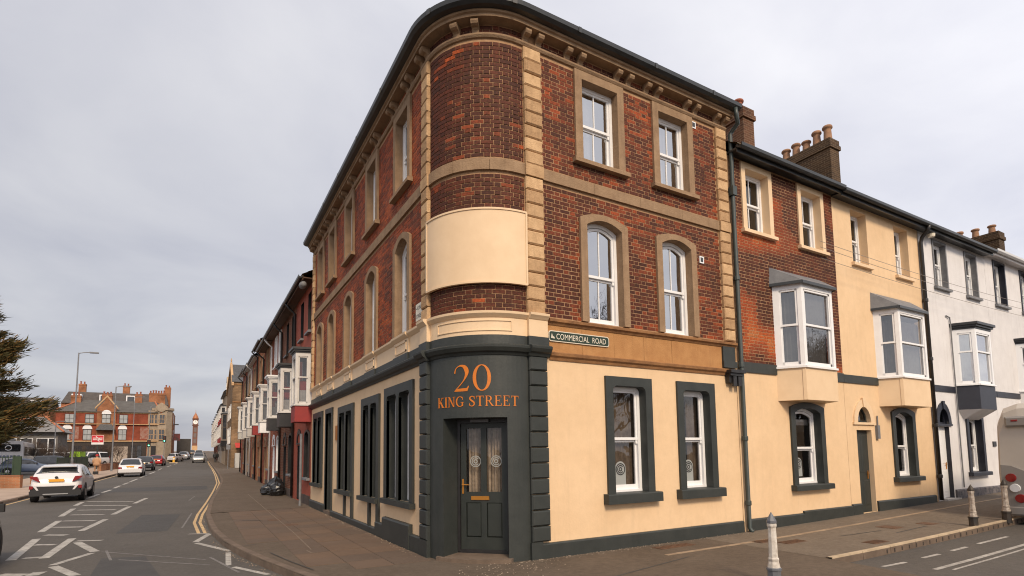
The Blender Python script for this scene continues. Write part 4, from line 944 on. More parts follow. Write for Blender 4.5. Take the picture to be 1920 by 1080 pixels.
# ------------------------------------------------------------------ terraced houses
def face(F, a, b):
    l = math.hypot(b[0]-a[0], b[1]-a[1]); tu, td = (b[0]-a[0])/l, (b[1]-a[1])/l; nu, nd = -td, tu
    return (lambda s, z, d: F(a[0]+tu*s+nu*d, z, a[1]+td*s+nd*d)), l
def bay(par, F, j0, f0, f1, j1, dep, zbase, z0, z1, fm, bm, roof='lead', gl=None, cur=None, split=.5, roofback=None, capm=None, under=None, trim=True):
    gl = gl or glass; pts = [(j0, 0), (f0, dep), (f1, dep), (j1, 0)]
    m = MB()
    for a, b in zip(pts, pts[1:]):
        M, l = face(F, a, b); m.fbox(M, 0, l, zbase, z0-.03, -.05, 0)
    m.poly([F(u, zbase+.003, d) for u, d in pts]); m.poly([F(u, z0-.04, d) for u, d in pts])
    b_ = m.build('bay_window', bm, par)
    if trim:
        for k in (1, 2):
            u, d = pts[k]; m = MB(); s = -1 if k == 1 else 1
            M, l = face(F, pts[0], pts[1]) if k == 1 else face(F, pts[2], pts[3])
            m.fbox(M, l-.07 if k == 1 else 0, l if k == 1 else .07, zbase, z0-.04, 0, .012); m.build('corner_trim', bm, b_)
    m = MB()
    for k in range(3):
        M, l = face(F, pts[k], pts[k+1]); m.fbox(M, -.01, l+.01, z0-.05, z0-.005, -.08, .045)
    m.build('sill', fm, b_)
    zt = z1+.12
    for k in range(3):
        M, l = face(F, pts[k], pts[k+1]); m = MB(); s0, s1 = (.10, l-.10) if k == 1 else ((.14, l-.09) if k == 0 else (.09, l-.14))
        for a, b in ((0, s0), (s1, l)): m.fbox(M, a, b, z0, zt, -.07, 0)
        m.fbox(M, s0, s1, z1, zt, -.07, 0); m.fbox(M, s0, s1, z0, z0+.03, -.07, -.002)
        m.build('frame', fm, b_)
        mid = lerp(z0+.05, z1, split); cw = .045
        m = MB()
        for a in (s0, s1-cw): m.fbox(M, a, a+cw, mid-.03, z1, -.06, -.015); m.fbox(M, a, a+cw, z0+.03, mid, -.09, -.045)
        m.fbox(M, s0, s1, mid-.022, mid+.025, -.085, -.012); m.fbox(M, s0, s1, z1-.045, z1, -.06, -.015); m.fbox(M, s0, s1, z0+.03, z0+.10, -.09, -.045)
        m.build('sash', fm, b_)
        m = MB(); m.quad(M(s0, z0+.03, -.06), M(s1, z0+.03, -.06), M(s1, z1, -.06), M(s0, z1, -.06)); m.build('pane', gl, b_)
        if cur:
            for (ca, cb2, cm) in cur:
                m = MB(); n = 14; zz = (lerp(z0, z1, ca), lerp(z0, z1, cb2)); A = [(lerp(s0-.02, s1+.02, i/n), -.16+.018*math.sin(i*2.1)) for i in range(n+1)]
                for (x0, e0), (x1, e1) in zip(A, A[1:]): m.quad(M(x0, zz[0], e0), M(x1, zz[0], e1), M(x1, zz[1], e1), M(x0, zz[1], e0))
                m.build('curtain', cm, b_, smooth=True)
    m = MB(); m.quad(F(j0+.05, z0, -.9), F(j1-.05, z0, -.9), F(j1-.05, zt, -.9), F(j0+.05, zt, -.9))
    for u in (j0+.05, j1-.05): m.quad(F(u, z0, -.9), F(u, zt, -.9), F(u, zt, 0), F(u, z0, 0))
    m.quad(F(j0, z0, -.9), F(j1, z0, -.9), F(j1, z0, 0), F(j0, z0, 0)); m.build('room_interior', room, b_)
    e = .08; ov = [(j0-e*1.2, 0), (f0-e*.8, dep+e), (f1+e*.8, dep+e), (j1+e*1.2, 0)]; m = MB(); rb = roofback or zt+.45
    if roof == 'lead':
        m.poly([F(u, zt, d) for u, d in ov]); t = [F(u, zt+.05, d) for u, d in ov]; lo = [F(u, zt, d) for u, d in ov]
        for k in range(3): m.quad(lo[k], lo[k+1], t[k+1], t[k])
        top = [F(j0+.25, rb, 0), F(j1-.25, rb, 0)]
        top = [F(j0-.06, rb, 0), F(j1+.06, rb, 0)]
        m.quad(t[1], t[2], top[1], top[0]); m.poly([t[0], t[1], top[0]]); m.poly([t[2], t[3], top[1]]); m.build('bay_roof', capm or lead, b_)
        m = MB(); 
        for k in range(3):
            M, l = face(F, ov[k], ov[k+1]); m.fbox(M, 0, l, zt-.02, zt+.045, -.02, .012)
        m.build('roof_edge', gutterm, b_)
    else:
        for i, (ee, za, zb) in enumerate(((.02, zt, zt+.06), (.07, zt+.06, zt+.12), (.12, zt+.12, zt+.20))):
            o2 = [(j0-ee, 0), (f0-ee*.8, dep+ee), (f1+ee*.8, dep+ee), (j1+ee, 0)]
            lo = [F(u, za, d) for u, d in o2]; hi = [F(u, zb, d) for u, d in o2]
            for k in range(3): m.quad(lo[k], lo[k+1], hi[k+1], hi[k])
            m.poly(lo); m.poly(hi)
        m.build('bay_cornice', capm or blackp, b_)
    if under:
        m = MB(); ctr = [F(lerp(j0, j1, .2), zbase-.30, 0), F(lerp(j0, j1, .8), zbase-.30, 0)]; bt = [F(u, zbase, d) for u, d in pts]
        m.poly([bt[0], bt[1], ctr[0]]); m.quad(bt[1], bt[2], ctr[1], ctr[0]); m.poly([bt[2], bt[3], ctr[1]]); m.build('bay_corbel', under, b_)
    return b_
def chimney(par, x0, x1, y0, y1, z0, z1, mat, pots, potm, cap=True, along='y'):
    m = MB(); m.box(x0, x1, y0, y1, z0, z1-.35); m.box(x0-.05, x1+.05, y0-.05, y1+.05, z1-.35, z1-.2); m.box(x0-.02, x1+.02, y0-.02, y1+.02, z1-.2, z1)
    c = m.build('chimney', mat, par)
    for i in range(pots):
        q = (i+.5)/pots; cx, cy = ((x0+x1)/2, lerp(y0, y1, q)) if along == 'y' else (lerp(x0, x1, q), (y0+y1)/2); h = random.uniform(.42, .62)
        m = MB(); m.lathe((cx, cy, z1-.02), [(.15, 0), (.14, .05), (.12, h*.7), (.125, h*.8), (.165, h*.84), (.165, h*.94), (.14, h), (.10, h), (.10, h-.1)], 12); m.build('chimney_pot', potm, c, smooth=True)
    return c
potm = pm('terracotta_pot', (.36, .20, .115), (.25, .13, .075), 6, .85)
potr = pm('red_pot', (.34, .10, .05), (.22, .07, .04), 6, .85)
chimb = farbrick('chimney_brick', (.085, .04, .024), (.14, .06, .03), (.20, .13, .085))
chimd = farbrick('dark_chimney_brick', (.055, .035, .022), (.095, .055, .03), (.17, .12, .075))
whitew = pm('white_masonry_paint', (.70, .68, .68), (.62, .60, .60), 1.6, .8, .3, 25, streak=.35, streakcol=(.38, .34, .32))
navy = pm('navy_paint', (.012, .013, .022), (.02, .022, .034), 4, .45)
def roofpart(par, F, u0, u1, eave, mat, depth=8.0, rise=2.7, ov=.30, gm=gutterm, soff=None, gw=.11):
    r = -depth/2
    m = MB(); m.quad(F(u0, eave+.06, ov), F(u1, eave+.06, ov), F(u1, eave+rise, r), F(u0, eave+rise, r)); m.quad(F(u0, eave, -depth), F(u1, eave, -depth), F(u1, eave+rise, r), F(u0, eave+rise, r))
    m.poly([F(u0, eave, .02), F(u0, eave, -depth), F(u0, eave+rise, r)]); m.poly([F(u1, eave, .02), F(u1, eave, -depth), F(u1, eave+rise, r)])
    rf = m.build('roof', mat, par)
    m = MB(); k = 8   # slate courses near the eave
    for i in range(k):
        q0, q1 = i/k*.35, (i+1)/k*.35; d0, d1 = lerp(ov, r, q0), lerp(ov, r, q1); z0, z1 = lerp(eave+.06, eave+rise, q0), lerp(eave+.06, eave+rise, q1)
        m.quad(F(u0, z0+.022, d0), F(u1, z0+.022, d0), F(u1, z1+.008, d1), F(u0, z1+.008, d1)); m.quad(F(u0, z0, d0), F(u1, z0, d0), F(u1, z0+.022, d0), F(u0, z0+.022, d0))
    m.build('slate_course', mat, rf, kind='stuff')
    m = MB(); m.fbox(F, u0, u1, eave-.06, eave-.02, -.02, ov-.02); m.fbox(F, u0, u1, eave-.13, eave+.03, ov-.045, ov-.018); m.build('soffit', soff or gm, par)
    m = MB(); m.sweep(F, [(ov-.02, eave-.02), (ov+.02, eave-.06), (ov+.07, eave-.065), (ov+gw, eave-.03), (ov+gw+.01, eave+.035), (ov+gw-.01, eave+.035), (ov+gw-.02, eave-.01), (ov, eave+.0), (ov-.02, eave+.035)], [u0, u1]); m.build('gutter', gm, par)
    return rf
def bodywalls(par, F, u0, u1, zb, eave, zones, holes, depth=8.0, sides=True):
    for (za, ze, mat, nm) in zones:
        m = MB(); wallmesh(m, F, u0, u1, za, ze, holes); m.build(nm, mat, par)
    if sides:
        m = MB()
        for u in (u0, u1): m.quad(F(u, zb, 0), F(u, zb, -depth), F(u, eave, -depth), F(u, eave, 0))
        m.quad(F(u0, zb, -depth), F(u1, zb, -depth), F(u1, eave, -depth), F(u0, eave, -depth)); m.build('rear_wall', zones[0][2], par)
# --- brick house next to the corner
h2 = thing('brick_house', 'dark brick upper house with white bay over cream ground floor, beside the downpipe', 'house', (8.8, .3, 0))
HU2 = [(7.29, 8.13, 6.80, 8.27), (9.44, 10.28, 6.80, 8.27)]; HG2 = [(8.66, 9.68, .92, 2.62)]; up_ = lambda hs, r: [(h[0], h[1], h[2], h[3]+r) for h in hs]
bodywalls(h2, FR, XE+.015, 10.86, -.3, 8.5, [(3.69, 8.5, mortar, 'upper_wall'), (-.3, 3.69, cream, 'ground_floor_wall')], HU2+up_(HG2, .12)+[(8.2, 9.95, 3.66, 5.6)])
def tone_h2(u, z):
    q = vnoise(u*1.1+20, z*1.2)+.35*vnoise(u*3, z*3); return min(1, max(0, (q-.62)*1.6 if q > .85 else random.random()*.30))
pc = courses(XE+.12, 10.85, 3.70, 8.42, [(h[0]-.05, h[1]+.05, h[2]-.02, h[3]+.03) for h in HU2]+[(8.15, 10.05, 3.66, 5.78)], tone_h2)
def ss2(p): u = (p[0]+p[1])/2; return (p[1]-p[0])/((u+3.5)**2+60+(p[2]-1.7)**2)
pc.sort(key=lambda p: -ss2(p)); rest = MB(); n_ = 0; org = ORG[h2.name]
for (a, b, c, d, tn, full) in pc:
    pr = .004+random.uniform(-.002, .003)
    if full and n_ < 290:
        o = bpy.data.objects.new('brick', unit_brick(full)); COL.objects.link(o); o.parent = h2; o.location = Vector(FR((a+b)/2, (c+d)/2, pr))-org; o['tone'] = tn; n_ += 1
    else: rest.fbox(FR, a, b, c, d, -.012, pr, tone=tn)
rest.build('brickwork', brick, h2, kind='stuff')
roofpart(h2, FR, XE+.05, 10.86, 8.52, moss)
for (a, b, c, d) in HU2: window(h2, FR, a, b, c, d, 0, creampaint, .14, .04, creampaint, bars=1, sillp=.06, silld=.10, rev=.16, cur=[(.0, .45, .02, .98, curtain)])
for (a, b, c, d) in HG2:
    wv = window(h2, FR, a, b, c, d, .12, dark, .17, .045, dark, bars=0, rev=.14, sillh=.13, sillp=.08, silld=.15, cur=[(0, 1, .78, .86, curtain)]); monogram(wv, a+.42, 1.40, FR, -.212)
bay(h2, FR, 8.1, 8.44, 9.68, 10.00, .50, 2.87, 3.66, 5.46, white, creampaint, 'lead', gl=glass3, roofback=6.03, split=.52, cur=[(0, 1, netgrey)])
m = MB(); m.fbox(FR, XE+.1, 8.09, 3.47, 3.70, 0, .03); m.build('painted_band', dark, h2); m = MB(); m.fbox(FR, 10.11, 10.86, 3.45, 3.68, 0, .03); m.build('painted_band', dark, h2)
m = MB(); m.sweep(FR, [(0, -.1), (.05, -.1), (.05, .235), (.03, .26), (0, .265)], [6.82, 8.8]); m.build('plinth', dark, h2)
m = MB(); m.sweep(FR, [(0, -.1), (.05, -.1), (.05, .29), (.03, .31), (0, .315)], [8.8, 10.86]); m.build('plinth', dark, h2)
chimney(h2, 10.62, 11.12, 2.3, 3.6, 8.6, 12.25, chimb, 2, potr)
# --- cream house
h3 = thing('cream_house', 'cream rendered house with lead topped white bay and dark door, next to white house', 'house', (13.2, .3, .1))
HU3 = [(11.75, 12.55, 6.78, 8.28), (14.06, 14.86, 6.78, 8.28)]; HG3 = [(13.27, 14.22, .95, 2.62)]; HD3 = (11.33, 12.05, .1, 2.23)
bodywalls(h3, FR, 10.87, 15.50, -.3, 8.5, [(-.3, 8.5, cream, 'wall')], HU3+up_(HG3, .13)+[HD3, (11.33, 12.0, 2.43, 2.85), (12.65, 14.55, 3.66, 5.6)])
roofpart(h3, FR, 10.86, 15.52, 8.48, moss)
for (a, b, c, d) in HU3: window(h3, FR, a, b, c, d, 0, None, 0, 0, creampaint, bars=1 if a < 13 else 0, rev=.22, sillp=.10, silld=.09, cur=[(.0, .35, .02, .98, curtain)])
for (a, b, c, d) in HG3: window(h3, FR, a, b, c, d, .13, dark, .17, .045, dark, bars=0, rev=.14, sillh=.13, sillp=.09, silld=.15, cur=[(.0, .4, .02, .98, curtain)])
bay(h3, FR, 12.55, 12.82, 14.30, 14.65, .50, 2.88, 3.68, 5.42, white, creampaint, 'lead', gl=glass3, roofback=6.05, split=.52, cur=[(0, .9, netgrey)])
m = MB(); m.fbox(FR, 10.865, 12.54, 3.45, 3.66, 0, .03); m.build('painted_band', dark, h3); m = MB(); m.fbox(FR, 14.66, 15.49, 3.45, 3.66, 0, .03); m.build('painted_band', dark, h3)
def archdoor(par, F, a, b, z0, z1, fz0, fz1, dm, archm, fan=True, keystone=True, leafm=None, rev=.12):
    m = MB()
    for u in (a, b): m.quad(F(u, z0, 0), F(u, z1, 0), F(u, z1, -rev-.05), F(u, z0, -rev-.05))
    m.quad(F(a, z1, 0), F(b, z1, 0), F(b, z1, -rev-.05), F(a, z1, -rev-.05)); dd = m.build('doorway', archm, par)
    m = MB(); m.fbox(F, a, b, z0, z1, -rev-.06, -rev); leaf = m.build('door_leaf', leafm or dm, dd); w_ = b-a
    for (p, q, r, s) in ((.12, .45, .08, .38), (.55, .88, .08, .38), (.12, .45, .48, .94), (.55, .88, .48, .94)):
        m = MB(); m.chamfer(F, a+w_*p, a+w_*q, lerp(z0, z1, r), lerp(z0, z1, s), -rev-.01, -rev+.012, .012); m.build('door_panel', leafm or dm, dd)
    m = MB(); m.fbox(F, b-.12, b-.09, lerp(z0, z1, .40), lerp(z0, z1, .50), -rev, -rev+.02); m.tube([F(b-.105, lerp(z0, z1, .47), -rev), F(b-.105, lerp(z0, z1, .47), -rev+.05), F(b-.2, lerp(z0, z1, .47), -rev+.05)], .011, 6); m.build('door_handle', brass, dd)
    if fan:
        r = (b-a)/2-.04; cu = (a+b)/2; n = 12; m = MB(); pi = [(cu-r*math.cos(i/n*math.pi), fz0+(fz1-fz0)*math.sin(i/n*math.pi)) for i in range(n+1)]; ro = r+.17; zo = fz1-fz0+.20; po = [(cu-ro*math.cos(i/n*math.pi), fz0+zo*math.sin(i/n*math.pi)) for i in range(n+1)]
        ring(m, F, pi, po, .035, 0, -rev); m.quad(F(a-.16, fz0-.06, .045), F(b+.16, fz0-.06, .045), F(b+.16, fz0, .045), F(a-.16, fz0, .045)); m.fbox(F, a-.16, b+.16, fz0-.06, fz0+.0, 0, .044)
        fm_ = m.build('fanlight_arch', archm, par)
        m = MB(); m.poly([F(u, z, -rev+.02) for u, z in pi]); m.build('pane', glass, fm_)
        m = MB(); pi2 = [(cu-(r-.05)*math.cos(i/n*math.pi), fz0+.05+(fz1-fz0-.1)*math.sin(i/n*math.pi)) for i in range(n+1)]; ring(m, F, pi2, pi, -rev+.04, -rev, -rev); m.fbox(F, cu-r, cu+r, fz0, fz0+.055, -rev, -rev+.045); m.build('fanlight_frame', dm, fm_)
        m = MB(); m.quad(F(a, fz0, -rev-.3), F(b, fz0, -rev-.3), F(b, fz1, -rev-.3), F(a, fz1, -rev-.3)); m.build('hall_dark', room, fm_)
        if keystone: m = MB(); m.prism(F, [(cu-.04, fz1-.01), (cu+.04, fz1-.01), (cu+.07, fz1+.24), (cu-.07, fz1+.24)], .02, .06); m.build('keystone', archm, fm_)
    return dd
archdoor(h3, FR, 11.33, 12.05, .09, 2.23, 2.43, 2.84, dark, creampaint)
m = MB(); m.fbox(FR, 12.24, 12.36, 2.0, 2.36, 0, .07); m.build('alarm_box', lead, h3); m = MB(); m.tube([FR(12.33, 2.0, .03), FR(12.34, 2.62, .03)], .018, 6); m.build('conduit', lead, h3)
for a, b, h_ in ((10.87, 11.30, .34), (12.08, 15.3, .36)):
    m = MB(); m.sweep(FR, [(0, -.1), (.05, -.1), (.05, h_-.03), (.03, h_), (0, h_+.005)], [a, b]); m.build('plinth', dark, h3)
pipe(h3, [(15.44, -.36, 8.46), (15.46, -.30, 8.32), (15.5, -.12, 8.15), (15.5, -.08, 8.0), (15.5, -.08, .2)], .055, blackp, [(15.5, -.08, z) for z in (6.2, 4.4, 2.4, .9)])
chimney(h3, 15.2, 15.75, 2.25, 4.2, 8.6, 12.55, chimd, 5, potm)
# --- white houses
h4 = thing('white_house', 'white painted house with navy trim and navy based bay, right of cream house', 'house', (17.8, .3, .2))
HU4 = [(16.45, 17.25, 6.80, 8.25), (18.70, 19.50, 6.80, 8.25)]; HG4 = [(17.85, 18.80, .95, 2.62)]
bodywalls(h4, FR, 15.55, 20.25, -.3, 8.5, [(-.3, 8.5, whitew, 'wall')], HU4+up_(HG4, .12)+[(15.85, 16.55, .1, 2.38), (15.9, 16.5, 2.46, 2.95), (17.3, 19.0, 3.66, 5.55)])
roofpart(h4, FR, 15.52, 20.25, 8.48, moss)
for (a, b, c, d) in HU4: window(h4, FR, a, b, c, d, 0, lead, .07, .03, lead, sash=upvc, bars=0, rev=.13, sillp=.06, silld=.10, split=.55, cur=[(0, .5, .02, .98, curtain)])
for (a, b, c, d) in HG4: window(h4, FR, a, b, c, d, .12, navy, .15, .045, navy, sash=upvc, rev=.15, sillh=.12, sillp=.08, silld=.14, cur=[(0, 1, .02, .98, blind)])
bay(h4, FR, 17.25, 17.55, 18.70, 19.05, .50, 2.92, 3.72, 5.35, upvc, navy, 'cap', capm=blackp, gl=glass2, cur=[(0, 1, curtain)], under=whitew, split=.62, trim=False)
archdoor(h4, FR, 15.85, 16.55, .22, 2.38, 2.46, 2.92, navy, navy, leafm=upvc)
m = MB(); m.fbox(FR, 15.8, 16.7, 0, .21, -.2, .12); m.build('door_step', pm('pale_stone_step', (.5, .46, .42), None), h4)
for a, b in ((15.56, 17.24), (19.06, 20.24)): m = MB(); m.fbox(FR, a, b, 3.45, 3.64, 0, .03); m.build('painted_band', navy, h4)
m = MB(); m.sweep(FR, [(0, -.1), (.05, -.1), (.05, .42), (.03, .45), (0, .455)], [16.62, 20.24]); m.build('plinth', pm('flaking_navy', (.03, .03, .04), (.16, .14, .14), 9, .7, contrast=.4), h4)
m = MB(); m.tube([FR(16.9, 5.9, .03), FR(17.12, 5.86, .04), FR(17.14, 5.7, .04), FR(17.14, .5, .04)], .02, 6); m.build('waste_pipe', lead, h4)
m = MB(); m.fbox(FR, 19.6, 19.85, 1.75, 1.92, 0, .03); m.build('house_number_plate', blackp, h4)
m = MB(); m.lathe(FR(15.93, 8.27, .2), [(.03, -.05), (.09, -.04), (.10, .05), (.04, .07)], 10); m.build('flood_light', signwh, h4)
h5 = thing('white_house', 'white painted house with white gutter behind the motorhome, furthest right', 'house', (22.5, .3, .25))
HU5 = [(21.0, 21.9, 6.80, 8.35), (23.4, 24.3, 6.80, 8.35)]; HG5 = [(22.9, 23.9, 1.0, 2.7)]
bodywalls(h5, FR, 20.26, 25.0, -.3, 8.55, [(-.3, 8.55, whitew, 'wall')], HU5+up_(HG5, .12)+[(22.4, 24.1, 3.7, 5.5)])
roofpart(h5, FR, 20.26, 25.0, 8.55, moss, gm=gutterw, soff=whitew)
for (a, b, c, d) in HU5: window(h5, FR, a, b, c, d, 0, navy, .07, .03, lead, sash=upvc, rev=.15, sillp=.06, silld=.10, revm=navy)
for (a, b, c, d) in HG5: window(h5, FR, a, b, c, d, .12, navy, .15, .045, navy, sash=upvc, rev=.22)
bay(h5, FR, 22.35, 22.6, 23.9, 24.2, .50, 3.0, 3.75, 5.35, upvc, whitew, 'cap', capm=blackp, split=.6, trim=False)
m = MB(); m.fbox(FR, 20.27, 22.3, 3.45, 3.64, 0, .03); m.build('painted_band', navy, h5)
for i, (a, b) in enumerate(((25.02, 29.8), (29.82, 34.6))):
    h6 = thing('white_house', ['pale house mostly hidden by the motorhome, two doors from navy bay', 'pale end house hidden beyond the motorhome at the right edge'][i], 'house', ((a+b)/2, .3, .3), 'pale houses beyond the motorhome')
    HU = [(a+.7, a+1.6, 6.8, 8.3), (b-1.6, b-.7, 6.8, 8.3)]
    bodywalls(h6, FR, a, b, -.3, 8.5, [(-.3, 8.5, whitew, 'wall')], HU); roofpart(h6, FR, a, b, 8.5, moss)
    for (p, q, c, d) in HU: window(h6, FR, p, q, c, d, 0, navy, .07, .03, lead, sash=upvc, rev=.24)
    if i == 0: chimney(h6, 27.0, 27.6, 1.6, 4.0, 8.6, 11.3, chimd, 4, potm)
# overhead wires
cab = pm('cable', (.25, .22, .2), None, rough=.6)
for i, (p, q, sg_) in enumerate((((9.6, -.35, 6.85), (26, -.5, 7.0), .16), ((9.6, -.35, 6.70), (26, -.5, 6.72), .14), ((9.6, -.35, 6.42), (26, -.5, 6.45), .12))):
    m = MB(); m.tube([(lerp(p[0], q[0], k/24), lerp(p[1], q[1], k/24), lerp(p[2], q[2], k/24)-sg_*4*(k/24)*(1-k/24)) for k in range(25)], .006, 5)
    tag(m.build('overhead_cable', cab), ['uppermost', 'middle', 'lowest'][i]+' of three thin cables strung across the cream and white houses', 'cable', 'cables along Commercial Road')
# ------------------------------------------------------------------ King Street terrace, beyond the corner building
redr = pm('red_painted_brick', (.34, .070, .032), (.27, .052, .025), 2, .8, .2, 40, streak=.25, streakcol=(.15, .035, .02))
fb1 = farbrick('brown_brick', (.13, .045, .025), (.19, .06, .03), (.22, .15, .1)); fb2 = farbrick('red_brick', (.24, .05, .025), (.30, .065, .03), (.26, .17, .11))
fb3 = farbrick('orange_brick', (.36, .10, .035), (.42, .13, .045), (.34, .22, .14)); stuc = pm('pale_stucco', (.40, .34, .28), (.32, .27, .22), 1.5, .85, streak=.3, streakcol=(.24, .20, .16))
bayw = pm('weathered_white_bay', (.62, .60, .58), (.52, .50, .48), 3, .6); redb = pm('red_panel', (.28, .016, .012), (.22, .013, .010), 3, .5); greyb = pm('grey_white_panel', (.42, .40, .37), None, rough=.5)
brownsoff = pm('brown_soffit', (.10, .045, .02), (.06, .03, .015), 3, .7)
LH = [(12.50, 16.5, redr, redb, blackp, 'red painted house with red based bay, first beyond corner building', 0, 8.2),
      (16.52, 20.6, fb1, blackp, blackp, 'brown brick house with black based bay above bin bags', 1, 8.2),
      (20.62, 24.7, fb2, blackp, white, 'red brick house with white window surrounds and black based bay', 2, 8.2),
      (24.72, 28.8, fb2, white, white, 'red brick house with white based bay, fourth from corner building', 2, 8.15),
      (28.82, 33.0, fb3, redb, white, 'orange brick house with a red based bay further down the terrace', 2, 8.9),
      (33.02, 37.4, fb2, greyb, white, 'red brick house with pale based bay near the terrace end', 2, 8.6),
      (37.42, 42.0, stuc, greyb, white, 'pale stucco house with grey based bay, last but one of terrace', 2, 8.7),
      (42.02, 47.2, fb2, greyb, white, 'red brick end house of the terrace by the side street', 2, 8.9)]
for i, (a, b, wm, bm, cm, lab, st, ev) in enumerate(LH):
    z = zg(0, (a+b)/2); ev += z*.5; h = thing('terraced_house', lab, 'house', (.3, (a+b)/2, z), 'terraced houses along King Street')
    wu = [(a+.45, a+1.15), (a+2.1, a+2.8)]; HU = [(p, q, 6.35+z, 7.85+z) for p, q in wu]; gw = (a+.35, a+1.15, .95+z, 2.5+z); gd = (a+2.2, a+3.0, .05+z, 2.15+z)
    bodywalls(h, FL, a, b, -.3, ev, [(-.3, ev, wm, 'wall')], HU+up_([gw], .12)+[gd]+[(a+.16, a+1.15, 3.6+z*.8, 5.3+z*.8)])
    roofpart(h, FL, a, b, ev, slate if i % 2 else moss, ov=.42 if i < 4 else .3, soff=brownsoff if i < 5 else bayw)
    tr = [blackp, blackp, white][st]; ss = [blackp, blackp, white][st]
    if i >= 3: tr = wstone; ss = bayw
    for (p, q, c, d) in HU: window(h, FL, p, q, c, d, 0, tr if st == 2 else None, .12, .04, lead if st == 0 else tr, sash=ss, rev=.14, revm=blackp)
    bay(h, FL, a+.08, a+.16, a+1.02, a+1.28, .55, 2.95+z*.8, 3.57+z*.8, 5.30+z*.8, bayw, bm, 'cap', capm=cm if i < 3 else bayw, gl=glass, split=.55, trim=False,
        cur=[[(0, .30, curtain), (.30, .50, redc)], [(0, .30, curtain), (.36, .62, redc)], [(.0, .30, netgrey), (.50, .72, redc)]][i] if i < 3 else [(0, .8, netgrey)], under=None)
    window(h, FL, *gw, rise=.12, surr=tr if st == 2 else blackp, sw=.10, sill=lead, sash=ss, rev=.15)
    archdoor(h, FL, *gd, 2.25+z, 2.6+z, tr, tr, keystone=False, rev=.18)
    m = MB(); m.fbox(FL, a+.02, gd[0]-.03, -.1, .32+z, 0, .04); m.build('plinth', pm('grimy_plinth', (.09, .06, .045), (.05, .035, .03), 4, .9), h)
    pm_ = [blackp, blackp, white, blackp, blackp, bayw, blackp, blackp][i]
    pipe(h, [(-.45, b-.12, ev-.05), (-.3, b-.1, ev-.25), (-.07, b-.1, ev-.45), (-.07, b-.1, .1+z)], .05, pm_)
    if i in (1, 3, 5, 7): chimney(h, 3.4, 5.0, b-.3, b+.3, ev, ev+3.8, chimb, 4, potr, along='x')
    if i == 0:
        m = MB(); m.lathe((-.35, 12.75, 7.95), [(.02, -.22), (.10, -.2), (.13, 0), (.12, .12), (.02, .16)], 12, axis='y'); m.build('flood_light', lead, h, smooth=True)
        m = MB(); m.tube([(-.30, 12.75, .02), (-.30, 12.75, 2.55)], .045, 8); m.build('rail_post', lead, h)
# stone gabled building across the side street
def simplewin(par, F, a, b, c, d, fm, gm=glass, n=1, bars=1, nm='window'):
    m = MB(); e = .06; ring(m, F, outline(a+e, b-e, c+e, d-e, 0), outline(a, b, c, d, 0), .05, -.02, -.02); m.fbox(F, a, b, c-.03, c+e, -.02, .07)
    mid = (c+d)/2; m.fbox(F, a, b, mid-.03, mid+.03, -.02, .04)
    for i in range(bars): u = lerp(a, b, (i+1)/(bars+1)); m.fbox(F, u-.02, u+.02, c, d, -.02, .038)
    w_ = m.build(nm, fm, par)
    m = MB(); m.quad(F(a+e, c+e, .012), F(b-e, c+e, .012), F(b-e, d-e, .012), F(a+e, d-e, .012)); m.build('pane', gm, w_)
    return w_
darkpane = pm('dark_window_pane', (.02, .021, .024), (.06, .062, .07), 1.2, .08, spec=.8)
stoneb = farbrick('tan_stone_courses', (.20, .125, .07), (.27, .17, .095), (.17, .11, .065), 2.2)
FS = lambda Y: (lambda u, z, d: (u, Y-d, z))
g = thing('stone_building', 'tan stone building with steep slate gable beyond the side street', 'building', (3, 70, 1))
zb = .5; m = MB(); m.quad((0, 64, zb), (9, 64, zb), (9, 64, 10.7), (0, 64, 10.7)); m.poly([(0, 64, zb), (0, 77, zb), (0, 77, 10.7), (0, 68.5, 13.4), (0, 64, 10.7)]); m.quad((9, 64, zb), (9, 77, zb), (9, 77, 10.7), (9, 64, 10.7)); m.build('wall', stoneb, g)
m = MB(); m.quad((-.1, 63.8, 10.65), (9, 63.8, 10.65), (9, 68.5, 13.4), (-.1, 68.5, 13.4)); m.quad((-.1, 77.2, 10.65), (9, 77.2, 10.65), (9, 68.5, 13.4), (-.1, 68.5, 13.4)); m.build('roof', slate, g)
m = MB(); m.prism(lambda u, z, d: (-d, u, z), [(63.7, 10.5), (68.5, 13.55), (77.3, 10.5), (77.3, 10.25), (68.5, 13.2), (63.7, 10.2)], -.1, .15); m.build('coping', stone, g)
m = MB(); m.lathe((-.02, 68.5, 13.5), [(.12, 0), (.06, .25), (.10, .35), (.02, .7)], 8); m.build('finial', stone, g)
for zz in (8.2, 10.3): m = MB(); m.fbox(FS(64), 0, 8, zz, zz+.12, 0, .06); m.build('stone_band', sandd, g)
for c, d in ((3.4, 5.4), (6.4, 8.2)):
    for u in (66.0, 69.2, 72.4): simplewin(g, FL, u, u+1.3, c, d, white, darkpane)
bay(g, FL, 73.2, 73.6, 75.8, 76.2, .7, 3.2, 4.0, 7.4, pm('brown_bay_frame', (.2, .16, .13), None), blackp, 'lead', gl=darkpane, trim=False)
